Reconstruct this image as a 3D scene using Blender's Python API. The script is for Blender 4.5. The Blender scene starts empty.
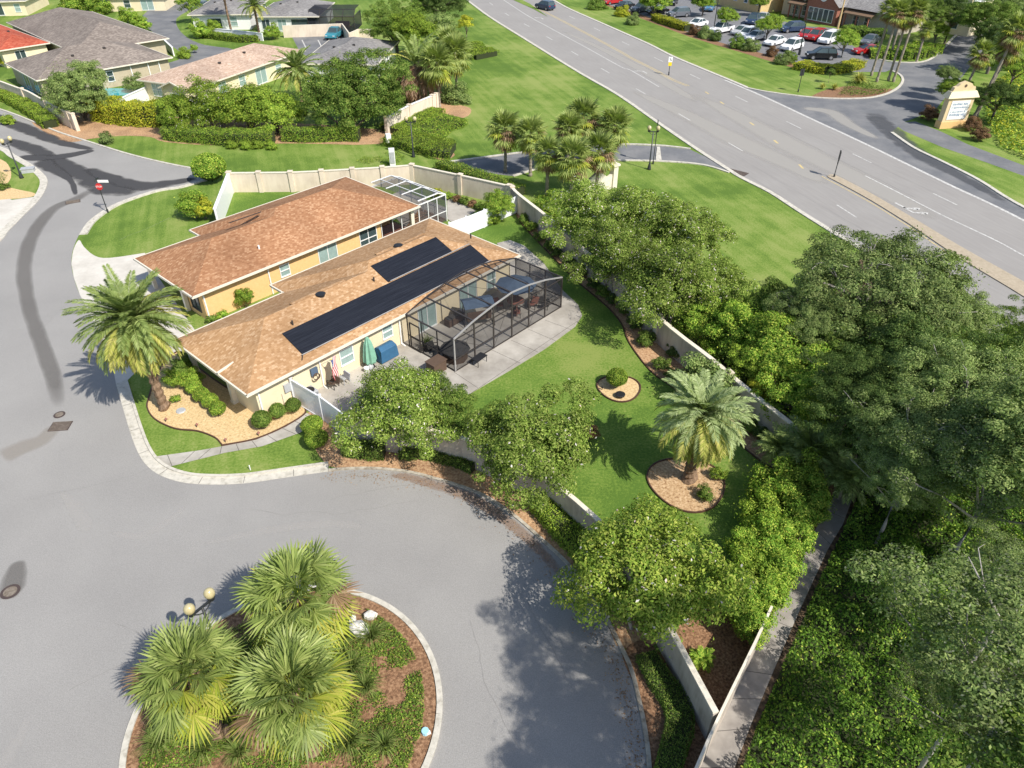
import bpy, bmesh, math, random
import numpy as np
from mathutils import Vector, Matrix
R = math.radians
scene = bpy.context.scene
COL = scene.collection

# ------------------------------------------------------------------ camera model
FPX, PITCH, CAMH = 720.0, R(36.8), 27.8
def G(x, y, z=0.0):
    """ground position (metres) seen at a place in the photo, at height z"""
    a = (x-512)/FPX; b = (384-y)/FPX
    d = Vector((a, math.cos(PITCH)+b*math.sin(PITCH), -math.sin(PITCH)+b*math.cos(PITCH)))
    t = (z-CAMH)/d.z
    return Vector((d.x*t, d.y*t, z))
def ppm(p):
    """image pixels per metre at a point"""
    zc = p[1]*math.cos(PITCH)-(p[2]-CAMH)*math.sin(PITCH)
    return FPX/zc
cam = bpy.data.cameras.new('camera'); co = bpy.data.objects.new('camera', cam); COL.objects.link(co)
co.location = (0, 0, CAMH); co.rotation_euler = (R(90)-PITCH, 0, 0)
cam.sensor_width = 36; cam.lens = 36*FPX/1024; cam.clip_end = 3000; cam.clip_start = .1
scene.camera = co
scene.render.resolution_x = 1024; scene.render.resolution_y = 768

# ------------------------------------------------------------------ light
SUN_EL, SUN_AZ = R(47), R(-43)          # azimuth of the sun from +x
w = bpy.data.worlds.new('World'); scene.world = w; w.use_nodes = True
nt = w.node_tree; nt.nodes.clear()
sky = nt.nodes.new('ShaderNodeTexSky'); sky.sky_type = 'NISHITA'; sky.sun_disc = False
sky.sun_elevation = SUN_EL; sky.sun_rotation = R(90)-SUN_AZ; sky.air_density = 1.0; sky.dust_density = 1.2
bg = nt.nodes.new('ShaderNodeBackground'); bg.inputs[1].default_value = .125
ow = nt.nodes.new('ShaderNodeOutputWorld')
nt.links.new(sky.outputs[0], bg.inputs[0]); nt.links.new(bg.outputs[0], ow.inputs[0])
sl = bpy.data.lights.new('sun', 'SUN'); sl.energy = 4.6; sl.angle = R(.53); sl.color = (1, .95, .87)
so = bpy.data.objects.new('sun', sl); COL.objects.link(so)
sd = Vector((math.cos(SUN_EL)*math.cos(SUN_AZ), math.cos(SUN_EL)*math.sin(SUN_AZ), math.sin(SUN_EL)))
so.rotation_euler = sd.to_track_quat('Z', 'Y').to_euler(); so.location = (30, -30, 60)
vs = scene.view_settings
vs.view_transform = 'Standard'; vs.look = 'None'; vs.gamma = 1; vs.use_curve_mapping = False; vs.exposure = .34

# ------------------------------------------------------------------ materials
_d = G(931, 290)-G(700, 148); HWROT = -math.atan2(_d.y, _d.x)     # turns the highway's direction onto the texture x axis
def newmat(name):
    m = bpy.data.materials.new(name); m.use_nodes = True; m.node_tree.nodes.clear()
    return m, m.node_tree.nodes, m.node_tree.links
def ramp(N, stops, interp='LINEAR'):
    r = N.new('ShaderNodeValToRGB'); r.color_ramp.interpolation = interp
    e = r.color_ramp.elements
    while len(e) < len(stops): e.new(.5)
    for i, (p, c) in enumerate(stops):
        e[i].position = p; e[i].color = (c[0], c[1], c[2], 1)
    return r
def mat(name, stops, scale=1.0, detail=5, rough=.8, stops2=None, scale2=.1, fac2=.5, bump=0, bscale=None, stretch=(1, 1, 1), rot=0,
        spec=.3, metal=0, coord='Object', mode='MIX', alpha=None):
    """noise-coloured surface: fine noise ramp, mixed with a broad one"""
    if not isinstance(stops[0], (tuple, list)): stops = [(0, stops), (1, stops)]
    m, N, L = newmat(name)
    tc = N.new('ShaderNodeTexCoord'); mp = N.new('ShaderNodeMapping')
    mp.inputs['Scale'].default_value = stretch; m0 = N.new('ShaderNodeMapping'); m0.inputs['Rotation'].default_value = (0, 0, rot)
    L.new(tc.outputs[coord], m0.inputs[0]); L.new(m0.outputs[0], mp.inputs[0])
    n1 = N.new('ShaderNodeTexNoise'); n1.inputs['Scale'].default_value = scale; n1.inputs['Detail'].default_value = detail; n1.inputs['Roughness'].default_value = .65
    L.new(mp.outputs[0], n1.inputs[0])
    r1 = ramp(N, stops); L.new(n1.outputs[0], r1.inputs[0]); c = r1.outputs[0]
    if stops2:
        n2 = N.new('ShaderNodeTexNoise'); n2.inputs['Scale'].default_value = scale2; n2.inputs['Detail'].default_value = 4
        L.new(tc.outputs[coord], n2.inputs[0]); r2 = ramp(N, stops2); L.new(n2.outputs[0], r2.inputs[0])
        mx = N.new('ShaderNodeMix'); mx.data_type = 'RGBA'; mx.blend_type = mode; mx.inputs[0].default_value = fac2
        L.new(c, mx.inputs[6]); L.new(r2.outputs[0], mx.inputs[7]); c = mx.outputs[2]
    b = N.new('ShaderNodeBsdfPrincipled'); b.inputs['Roughness'].default_value = rough; b.inputs['Metallic'].default_value = metal
    b.inputs['Specular IOR Level'].default_value = spec
    L.new(c, b.inputs['Base Color'])
    if bump:
        n3 = N.new('ShaderNodeTexNoise'); n3.inputs['Scale'].default_value = bscale or scale; n3.inputs['Detail'].default_value = 4
        L.new(mp.outputs[0], n3.inputs[0]); bp = N.new('ShaderNodeBump'); bp.inputs['Strength'].default_value = bump; bp.inputs['Distance'].default_value = .05
        L.new(n3.outputs[0], bp.inputs['Height']); L.new(bp.outputs[0], b.inputs['Normal'])
    o = N.new('ShaderNodeOutputMaterial'); L.new(b.outputs[0], o.inputs[0])
    return m
def plain(name, c, rough=.6, metal=0, spec=.4, var=.12):
    d = tuple(max(0, x*(1-var)) for x in c); e = tuple(min(1, x*(1+var)) for x in c)
    return mat(name, [(.3, d), (.7, e)], scale=3, rough=rough, metal=metal, spec=spec)
def leafmat(name, cols, broad=.42, rough=.7, trans=.24, spec=.12):
    """foliage: each leaf its own tone, broad patches, a little light passing through"""
    m, N, L = newmat(name)
    gi = N.new('ShaderNodeNewGeometry'); n = len(cols)
    r = ramp(N, [(i/(n-1), c) for i, c in enumerate(cols)]); L.new(gi.outputs['Random Per Island'], r.inputs[0])
    tc = N.new('ShaderNodeTexCoord'); nz = N.new('ShaderNodeTexNoise'); nz.inputs['Scale'].default_value = 1.3; nz.inputs['Detail'].default_value = 3
    L.new(tc.outputs['Object'], nz.inputs[0])
    oi = N.new('ShaderNodeObjectInfo')
    ma = N.new('ShaderNodeMath'); ma.operation = 'MULTIPLY_ADD'; ma.inputs[1].default_value = .25; L.new(oi.outputs['Random'], ma.inputs[0]); L.new(nz.outputs[0], ma.inputs[2])
    mr = N.new('ShaderNodeMapRange'); mr.inputs[1].default_value = .35; mr.inputs[2].default_value = .9; mr.inputs[3].default_value = 1-broad; mr.inputs[4].default_value = 1+broad
    L.new(ma.outputs[0], mr.inputs[0])
    mx = N.new('ShaderNodeVectorMath'); mx.operation = 'SCALE'; L.new(r.outputs[0], mx.inputs[0]); L.new(mr.outputs[0], mx.inputs[3])
    b = N.new('ShaderNodeBsdfPrincipled'); b.inputs['Roughness'].default_value = rough; b.inputs['Specular IOR Level'].default_value = spec
    L.new(mx.outputs[0], b.inputs['Base Color'])
    t = N.new('ShaderNodeBsdfTranslucent')
    hs = N.new('ShaderNodeVectorMath'); hs.operation = 'MULTIPLY'; hs.inputs[1].default_value = (1.25, 1.35, .6); L.new(mx.outputs[0], hs.inputs[0]); L.new(hs.outputs[0], t.inputs[0])
    ms = N.new('ShaderNodeMixShader'); ms.inputs[0].default_value = trans; L.new(b.outputs[0], ms.inputs[1]); L.new(t.outputs[0], ms.inputs[2])
    o = N.new('ShaderNodeOutputMaterial'); L.new(ms.outputs[0], o.inputs[0])
    return m
def shingle(name, cols, mortar, row=.16, wid=.32):
    m, N, L = newmat(name)
    tc = N.new('ShaderNodeTexCoord')
    # stable flat cells, one per shingle
    br = N.new('ShaderNodeTexBrick'); br.inputs['Scale'].default_value = 1; br.inputs['Brick Width'].default_value = wid; br.inputs['Row Height'].default_value = row
    br.inputs['Mortar Size'].default_value = .008; br.inputs['Color1'].default_value = (0, 0, 0, 1); br.inputs['Color2'].default_value = (1, 1, 1, 1); br.inputs['Mortar'].default_value = (.35, .35, .35, 1); br.inputs['Bias'].default_value = 0
    L.new(tc.outputs['Object'], br.inputs[0])
    nz = N.new('ShaderNodeTexNoise'); nz.inputs['Scale'].default_value = 6.5; nz.inputs['Detail'].default_value = 6; nz.inputs['Roughness'].default_value = .75; L.new(tc.outputs['Object'], nz.inputs[0])
    mx = N.new('ShaderNodeMix'); mx.data_type = 'RGBA'; mx.inputs[0].default_value = .42; L.new(br.outputs[0], mx.inputs[6]); L.new(nz.outputs[0], mx.inputs[7])
    n = len(cols); r = ramp(N, [(.2+.6*i/(n-1), c) for i, c in enumerate(cols)]); L.new(mx.outputs[2], r.inputs[0])
    n2 = N.new('ShaderNodeTexNoise'); n2.inputs['Scale'].default_value = .25; n2.inputs['Detail'].default_value = 5; L.new(tc.outputs['Object'], n2.inputs[0])
    r2 = ramp(N, [(.3, (.8, .78, .76)), (.7, (1.12, 1.1, 1.06))]); L.new(n2.outputs[0], r2.inputs[0])
    m2 = N.new('ShaderNodeMix'); m2.data_type = 'RGBA'; m2.blend_type = 'MULTIPLY'; m2.inputs[0].default_value = 1; L.new(r.outputs[0], m2.inputs[6]); L.new(r2.outputs[0], m2.inputs[7])
    b = N.new('ShaderNodeBsdfPrincipled'); b.inputs['Roughness'].default_value = .92; b.inputs['Specular IOR Level'].default_value = .15; L.new(m2.outputs[2], b.inputs['Base Color'])
    bp = N.new('ShaderNodeBump'); bp.inputs['Strength'].default_value = .5; bp.inputs['Distance'].default_value = .02; L.new(mx.outputs[2], bp.inputs['Height']); L.new(bp.outputs[0], b.inputs['Normal'])
    o = N.new('ShaderNodeOutputMaterial'); L.new(b.outputs[0], o.inputs[0])
    return m
def screenmat(name, c, opac):
    """insect screen: fine dark mesh that lets most light through"""
    m, N, L = newmat(name)
    d = N.new('ShaderNodeBsdfDiffuse'); d.inputs[0].default_value = (*c, 1)
    t = N.new('ShaderNodeBsdfTransparent'); ms = N.new('ShaderNodeMixShader'); ms.inputs[0].default_value = opac
    L.new(t.outputs[0], ms.inputs[1]); L.new(d.outputs[0], ms.inputs[2]); o = N.new('ShaderNodeOutputMaterial'); L.new(ms.outputs[0], o.inputs[0]); return m
def stainmat(name, c, strength, nscale=.8, amp=1.6):
    """a stain whose edge fades, driven by the 'fade' attribute of its sheet"""
    m, N, L = newmat(name)
    at = N.new('ShaderNodeAttribute'); at.attribute_name = 'fade'
    tc = N.new('ShaderNodeTexCoord'); nz = N.new('ShaderNodeTexNoise'); nz.inputs['Scale'].default_value = nscale; nz.inputs['Detail'].default_value = 6; L.new(tc.outputs['Object'], nz.inputs[0])
    a = N.new('ShaderNodeMath'); a.operation = 'MULTIPLY_ADD'; a.inputs[1].default_value = amp; a.inputs[2].default_value = -amp/2; L.new(nz.outputs[0], a.inputs[0])
    b_ = N.new('ShaderNodeMath'); b_.operation = 'ADD'; L.new(a.outputs[0], b_.inputs[0]); L.new(at.outputs['Fac'], b_.inputs[1])
    mr = N.new('ShaderNodeMapRange'); mr.inputs[1].default_value = .15; mr.inputs[2].default_value = .75; mr.inputs[3].default_value = 0; mr.inputs[4].default_value = strength; L.new(b_.outputs[0], mr.inputs[0])
    mm = N.new('ShaderNodeMath'); mm.operation = 'MULTIPLY'; L.new(mr.outputs[0], mm.inputs[0])
    sm = N.new('ShaderNodeMapRange'); sm.inputs[1].default_value = 0; sm.inputs[2].default_value = .35; L.new(at.outputs['Fac'], sm.inputs[0]); L.new(sm.outputs[0], mm.inputs[1])
    d = N.new('ShaderNodeBsdfDiffuse'); d.inputs[0].default_value = (*c, 1)
    t = N.new('ShaderNodeBsdfTransparent'); ms = N.new('ShaderNodeMixShader'); L.new(mm.outputs[0], ms.inputs[0])
    L.new(t.outputs[0], ms.inputs[1]); L.new(d.outputs[0], ms.inputs[2]); o = N.new('ShaderNodeOutputMaterial'); L.new(ms.outputs[0], o.inputs[0]); return m

def lawnmat(name, a, b, c, stripe=.0):
    m, N, L = newmat(name)
    tc = N.new('ShaderNodeTexCoord')
    def nz(s, d, st=(1, 1, 1), rot=0):
        m0 = N.new('ShaderNodeMapping'); m0.inputs['Rotation'].default_value = (0, 0, rot); L.new(tc.outputs['Object'], m0.inputs[0]); mp = N.new('ShaderNodeMapping'); mp.inputs['Scale'].default_value = st; L.new(m0.outputs[0], mp.inputs[0])
        n = N.new('ShaderNodeTexNoise'); n.inputs['Scale'].default_value = s; n.inputs['Detail'].default_value = d; n.inputs['Roughness'].default_value = .6; L.new(mp.outputs[0], n.inputs[0]); return n.outputs[0]
    def math_(op, x, y, z=None):
        q = N.new('ShaderNodeMath'); q.operation = op
        for i, v in enumerate((x, y, z)):
            if v is None: continue
            if isinstance(v, (int, float)): q.inputs[i].default_value = v
            else: L.new(v, q.inputs[i])
        return q.outputs[0]
    broad = nz(.07, 4); mid = nz(.5, 5); st = nz(1.1, 3, (.05, 1, 1), HWROT); fine = nz(7, 8)
    s = math_('ADD', math_('MULTIPLY', broad, 1.1), math_('MULTIPLY', mid, .45))
    s = math_('ADD', s, math_('MULTIPLY', st, stripe))
    s = math_('ADD', s, math_('MULTIPLY', fine, .75))
    lo, hi = .44*(2.3+stripe), .56*(2.3+stripe)
    mr = N.new('ShaderNodeMapRange'); mr.inputs[1].default_value = lo; mr.inputs[2].default_value = hi; L.new(s, mr.inputs[0])
    r = ramp(N, [(0, a), (.5, b), (1, c)]); L.new(mr.outputs[0], r.inputs[0])
    bs = N.new('ShaderNodeBsdfPrincipled'); bs.inputs['Roughness'].default_value = .85; bs.inputs['Specular IOR Level'].default_value = .12; L.new(r.outputs[0], bs.inputs['Base Color'])
    bp = N.new('ShaderNodeBump'); bp.inputs['Strength'].default_value = .6; bp.inputs['Distance'].default_value = .04; L.new(nz(14, 3), bp.inputs['Height']); L.new(bp.outputs[0], bs.inputs['Normal'])
    o = N.new('ShaderNodeOutputMaterial'); L.new(bs.outputs[0], o.inputs[0]); return m

M = {}
M['lawn'] = lawnmat('lawn_grass', (.092, .16, .026), (.155, .235, .042), (.24, .29, .08), .5)
M['backlawn'] = lawnmat('garden_grass', (.088, .16, .026), (.138, .22, .036), (.22, .27, .068), 0)
M['asphalt'] = mat('asphalt_old', [(.32, (.19, .182, .172)), (.5, (.288, .277, .262)), (.68, (.385, .37, .35))], scale=22, detail=9, rough=.9, stops2=[(.35, (.255, .247, .236)), (.65, (.325, .315, .298))], scale2=.2, fac2=.45, bump=.3, bscale=40)
M['highway'] = mat('highway_asphalt', [(.3, (.25, .235, .22)), (.7, (.31, .295, .275))], scale=3, detail=8, rough=.9, stretch=(.12, 1, 1), rot=HWROT, stops2=[(.3, (.26, .245, .23)), (.7, (.32, .305, .285))], scale2=.15, fac2=.4)
M['newasphalt'] = mat('darker_asphalt', [(.3, (.13, .135, .14)), (.7, (.2, .2, .205))], scale=2.5, detail=8, rough=.9, stops2=[(.4, (.13, .135, .145)), (.65, (.24, .235, .23))], scale2=.35, fac2=.5)
M['lot'] = mat('car_park_asphalt', [(.3, (.15, .15, .16)), (.7, (.22, .22, .225))], scale=1.5, rough=.9)
M['concrete'] = mat('pale_concrete', [(.3, (.5, .47, .41)), (.7, (.64, .6, .53))], scale=2.5, detail=8, rough=.9, stops2=[(.35, (.42, .39, .34)), (.6, (.62, .59, .53))], scale2=.5, fac2=.4)
M['kerb'] = mat('kerb_concrete', [(.32, (.36, .33, .27)), (.48, (.52, .49, .42)), (.7, (.62, .58, .5))], scale=3, detail=8, rough=.9)
M['thinkerb'] = mat('dirty_kerb', [(.35, (.24, .2, .15)), (.5, (.4, .36, .29)), (.7, (.52, .48, .4))], scale=3, detail=8, rough=.9)
M['slab'] = mat('weathered_concrete', [(.3, (.3, .275, .24)), (.5, (.4, .37, .32)), (.7, (.48, .45, .4))], scale=1.3, detail=9, rough=.9, stops2=[(.4, (.2, .18, .16)), (.62, (.5, .47, .42))], scale2=.3, fac2=.4)
M['walk'] = mat('grey_path_concrete', [(.3, (.25, .225, .2)), (.7, (.36, .33, .295))], scale=2, detail=8, rough=.9, stops2=[(.4, (.2, .18, .165)), (.62, (.4, .37, .33))], scale2=.5, fac2=.4)
M['mediantop'] = mat('buff_paving', [(.3, (.34, .28, .2)), (.7, (.45, .38, .28))], scale=4)
M['walk2'] = mat('front_walk_concrete', [(.3, (.34, .32, .28)), (.7, (.48, .45, .4))], scale=3, detail=8, rough=.9, stops2=[(.4, (.26, .24, .2)), (.6, (.52, .49, .44))], scale2=.6, fac2=.4)
M['joint'] = plain('dark_joint', (.1, .09, .08))
M['mulch'] = mat('orange_mulch', [(.32, (.16, .08, .045)), (.46, (.38, .22, .12)), (.57, (.55, .37, .21)), (.72, (.68, .5, .32))], scale=7, detail=8, rough=.95, bump=.5, bscale=12, stops2=[(.4, (.2, .11, .06)), (.6, (.5, .3, .16))], scale2=.5, fac2=.35)
M['soil'] = mat('red_brown_mulch', [(.35, (.1, .055, .03)), (.5, (.24, .13, .07)), (.68, (.42, .26, .15))], scale=9, detail=8, rough=.95, bump=.4, bscale=14)
M['gravel'] = mat('pale_gravel', [(.3, (.34, .23, .11)), (.45, (.56, .4, .2)), (.6, (.68, .5, .27)), (.75, (.76, .64, .42))], scale=8, detail=8, rough=.95, bump=.4, bscale=14)
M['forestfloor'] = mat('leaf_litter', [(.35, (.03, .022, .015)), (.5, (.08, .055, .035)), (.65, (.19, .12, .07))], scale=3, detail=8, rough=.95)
M['edging'] = plain('dark_edging', (.09, .045, .03))
M['white'] = plain('white_paint', (.8, .8, .78), .5, var=.03)
M['cream'] = mat('cream_stucco', [(.3, (.7, .6, .4)), (.7, (.78, .68, .47))], scale=4, detail=6, rough=.9, stops2=[(.3, (.66, .55, .37)), (.6, (.77, .68, .48))], scale2=.6, fac2=.5)
M['orange'] = mat('apricot_stucco', [(.3, (.7, .44, .19)), (.7, (.77, .51, .24))], scale=4, rough=.9)
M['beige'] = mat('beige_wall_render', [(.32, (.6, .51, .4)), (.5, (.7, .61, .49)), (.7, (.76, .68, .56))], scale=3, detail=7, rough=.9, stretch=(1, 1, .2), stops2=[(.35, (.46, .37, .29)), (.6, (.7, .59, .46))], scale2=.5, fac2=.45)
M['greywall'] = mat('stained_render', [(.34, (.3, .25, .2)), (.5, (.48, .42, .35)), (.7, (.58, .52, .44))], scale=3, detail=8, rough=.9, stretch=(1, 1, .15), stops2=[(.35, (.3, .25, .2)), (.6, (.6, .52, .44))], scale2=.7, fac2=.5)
M['cap'] = mat('wall_cap', [(.3, (.62, .56, .45)), (.7, (.76, .7, .58))], scale=3, rough=.9)
M['vinyl'] = plain('white_vinyl', (.82, .83, .85), .35, var=.02)
M['roof_n'] = shingle('orange_brown_shingle', [(.265, .13, .068), (.31, .16, .085), (.36, .195, .108), (.45, .275, .165)], 0, .14, .2)
M['roof_m'] = shingle('tan_shingle', [(.34, .2, .1), (.39, .235, .122), (.44, .275, .15), (.54, .37, .23)], 0, .14, .2)
M['roof_pink'] = shingle('pinkish_shingle', [(.36, .25, .19), (.44, .33, .26), (.54, .42, .34)], 0)
M['roof_grey'] = shingle('grey_shingle', [(.17, .165, .17), (.23, .225, .225), (.3, .295, .29)], 0)
M['roof_brown'] = shingle('brown_grey_shingle', [(.16, .135, .12), (.22, .19, .17), (.31, .27, .24)], 0)
M['roof_red'] = shingle('red_tile', [(.32, .06, .035), (.42, .1, .06), (.5, .16, .1)], 0)
M['fascia'] = plain('cream_fascia', (.72, .66, .54), .5, var=.04)
M['soffit'] = plain('brown_soffit', (.2, .13, .08))
M['glass'] = plain('dark_window_glass', (.05, .075, .08), .12, spec=.8)
M['paleglass'] = plain('curtained_glass', (.28, .38, .36), .2, spec=.7)
M['solar'] = mat('black_pool_heater', [(.3, (.005, .006, .01)), (.5, (.011, .013, .02)), (.7, (.02, .023, .032))], scale=2, detail=8, rough=.55, stretch=(.25, 9, 1), spec=.3, bump=.3)
M['bronze'] = plain('bronze_frame', (.045, .038, .035), .5)
M['litbronze'] = plain('sunlit_frame', (.3, .29, .28), .45)  # pale copy of the frame bronze, sunlight put into its colour
M['screen'] = screenmat('dark_insect_screen', (.03, .03, .035), .36)
M['screen_d'] = screenmat('dense_insect_screen', (.03, .03, .035), .55); M['screen_dd'] = screenmat('very_dense_insect_screen', (.03, .032, .04), .82)
M['screen_l'] = screenmat('grey_insect_screen', (.07, .075, .085), .5)
M['black'] = plain('black_plastic', (.02, .02, .022), .5)
M['darkmetal'] = plain('dark_post_paint', (.03, .033, .035), .4, spec=.5)
M['grey'] = plain('grey_metal', (.4, .41, .42), .5)
M['wicker'] = plain('brown_wicker', (.1, .065, .045), .8)
M['darkcloth'] = plain('charcoal_cloth', (.06, .058, .055), .85)
M['bluecloth'] = plain('slate_blue_cloth', (.09, .135, .2), .8)
M['bluevinyl'] = plain('deep_blue_cover', (.03, .11, .21), .5)
M['greencloth'] = plain('sage_green_cloth', (.2, .4, .29), .8)
M['redwood'] = plain('red_brown_wood', (.28, .12, .09), .7)
M['red'] = plain('sign_red', (.6, .03, .03), .4); M['yellow'] = plain('sign_yellow', (.8, .6, .02), .4)
M['flagblue'] = plain('flag_blue', (.04, .07, .25), .8)
M['roadwhite'] = mat('worn_white_marking', [(.38, (.36, .35, .33)), (.52, (.52, .51, .48)), (.7, (.68, .67, .64))], scale=4, detail=8)
M['roadyellow'] = mat('worn_yellow_marking', [(.35, (.38, .34, .26)), (.5, (.55, .43, .2)), (.7, (.65, .5, .2))], scale=3, detail=8)
M['bark'] = mat('grey_bark', [(.3, (.12, .095, .07)), (.7, (.26, .22, .18))], scale=8, rough=.95, bump=.4)
M['palebark'] = mat('pale_oak_bark', [(.3, (.26, .23, .2)), (.7, (.45, .42, .38))], scale=8, rough=.95, bump=.4)
M['palmbark'] = mat('palm_boots', [(.3, (.1, .065, .04)), (.7, (.3, .2, .13))], scale=9, rough=.95, bump=.6)
M['graypalm'] = mat('smooth_palm_bark', [(.3, (.2, .17, .13)), (.7, (.36, .31, .25))], scale=5, rough=.95, bump=.3)
M['globe'] = plain('amber_globe', (.5, .43, .24), .15, spec=.7)
M['iron'] = plain('rusty_iron', (.07, .05, .045), .7)
M['tanwall'] = mat('khaki_render', [(.3, (.42, .36, .26)), (.7, (.5, .43, .31))], scale=2, rough=.9); M['yellowwall'] = mat('yellow_render', [(.3, (.68, .55, .2)), (.7, (.75, .62, .28))], scale=2, rough=.9)
M['tan'] = mat('tan_render', [(.3, (.58, .42, .2)), (.7, (.68, .5, .26))], scale=2, rough=.9)
M['brick'] = mat('red_brick', [(.3, (.24, .09, .06)), (.7, (.38, .17, .12))], scale=6, rough=.9)
M['stone'] = mat('pale_stone', [(.3, (.38, .34, .28)), (.7, (.52, .47, .4))], scale=3, rough=.9)
M['pool'] = plain('turquoise_pool_water', (.04, .36, .4), .1, spec=.8)
M['rock'] = mat('white_rock', [(.3, (.5, .47, .42)), (.7, (.8, .77, .72))], scale=5, rough=.9)
M['tyre'] = plain('tyre_rubber', (.02, .02, .02), .8)
M['hub'] = plain('wheel_metal', (.4, .4, .42), .35, metal=.6)
M['taillight'] = plain('tail_lamp_red', (.4, .02, .02), .3)
M['headlight'] = plain('head_lamp', (.7, .72, .75), .15)
for k, c in dict(c_white=(.78, .78, .78), c_silver=(.45, .46, .48), c_navy=(.03, .05, .1), c_black=(.015, .016, .018), c_red=(.4, .02, .02), c_teal=(.05, .24, .3), c_grey=(.12, .13, .15), c_blue=(.08, .2, .36)).items():
    M[k] = plain('car_paint_'+k[2:], c, .22, spec=.6, var=.03)
M['c_lett'] = plain('faded_blue_letters', (.2, .28, .4), .5); M['c_lblue'] = plain('light_blue_plastic', (.35, .6, .7), .5)
# leaves
M['lf_bright'] = leafmat('bright_leaves', [(0.080, 0.168, 0.018), (0.160, 0.290, 0.033), (0.272, 0.397, 0.052), (0.480, 0.519, 0.089)])
M['lf_myrtle'] = leafmat('crape_myrtle_leaves', [(.1, .165, .024), (.165, .245, .038), (.235, .32, .06), (.36, .41, .11)])
M['lf_ymyrtle'] = leafmat('yellowing_myrtle_leaves', [(.1, .17, .022), (.18, .27, .035), (.28, .36, .055), (.4, .43, .09)])
M['lf_mid'] = leafmat('green_leaves', [(0.056, 0.115, 0.018), (0.104, 0.183, 0.030), (0.176, 0.259, 0.044), (0.257, 0.305, 0.074)])
M['lf_oak'] = leafmat('oak_leaves', [(0.085, 0.135, 0.040), (0.154, 0.223, 0.063), (0.228, 0.299, 0.091), (0.342, 0.399, 0.148)])
M['lf_dark'] = leafmat('dark_leaves', [(.035, .07, .016), (.065, .115, .026), (.105, .165, .04), (.17, .22, .06)])
M['lf_yellow'] = leafmat('yellow_green_leaves', [(0.140, 0.195, 0.019), (0.267, 0.312, 0.026), (0.421, 0.429, 0.039), (0.590, 0.520, 0.065)])
M['lf_hedge'] = leafmat('hedge_leaves', [(0.080, 0.153, 0.018), (0.160, 0.259, 0.030), (0.272, 0.366, 0.044), (0.384, 0.458, 0.074)])
M['lf_oakd'] = leafmat('darker_oak_leaves', [(.055, .085, .025), (.1, .14, .04), (.155, .2, .06), (.25, .29, .11)])  # oak leaf hues in darker tones
M['lf_vine'] = leafmat('vine_leaves', [(.04, .09, .012), (.07, .145, .018), (.11, .205, .026), (.18, .28, .04)])
M['lf_red'] = leafmat('reddish_leaves', [(0.126, 0.078, 0.039), (0.225, 0.130, 0.065), (0.281, 0.169, 0.104)])
M['lf_moss'] = leafmat('grey_moss', [(.13, .15, .09), (.19, .21, .13), (.27, .29, .19)])
M['petal'] = leafmat('white_blossom', [(.6, .55, .5), (.75, .7, .66), (.65, .45, .45)])
M['fr_date'] = leafmat('date_palm_fronds', [(.15, .21, .055), (.22, .29, .08), (.32, .38, .13)], broad=.15, rough=.5, spec=.3)
M['fr_dateold'] = leafmat('yellowing_fronds', [(.28, .32, .06), (.42, .42, .1), (.52, .47, .16)], broad=.15)
M['fr_silver'] = leafmat('silvery_fronds', [(.2, .27, .1), (.3, .37, .15), (.42, .48, .24)], broad=.15, rough=.5, spec=.3)
M['fr_sabal'] = leafmat('fan_palm_leaves', [(.15, .2, .05), (.25, .32, .08), (.38, .43, .14)], broad=.15, rough=.5, spec=.3)
M['fr_sabalold'] = leafmat('yellow_fan_leaves', [(.24, .31, .035), (.37, .4, .05), (.46, .43, .1)], broad=.15)
M['fr_dead'] = leafmat('dead_fronds', [(.2, .12, .07), (.32, .2, .12), (.42, .3, .2)], broad=.15)
M['grassblade'] = leafmat('ornamental_grass', [(.1, .16, .035), (.16, .22, .05), (.27, .3, .1)], broad=.15)

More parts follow.
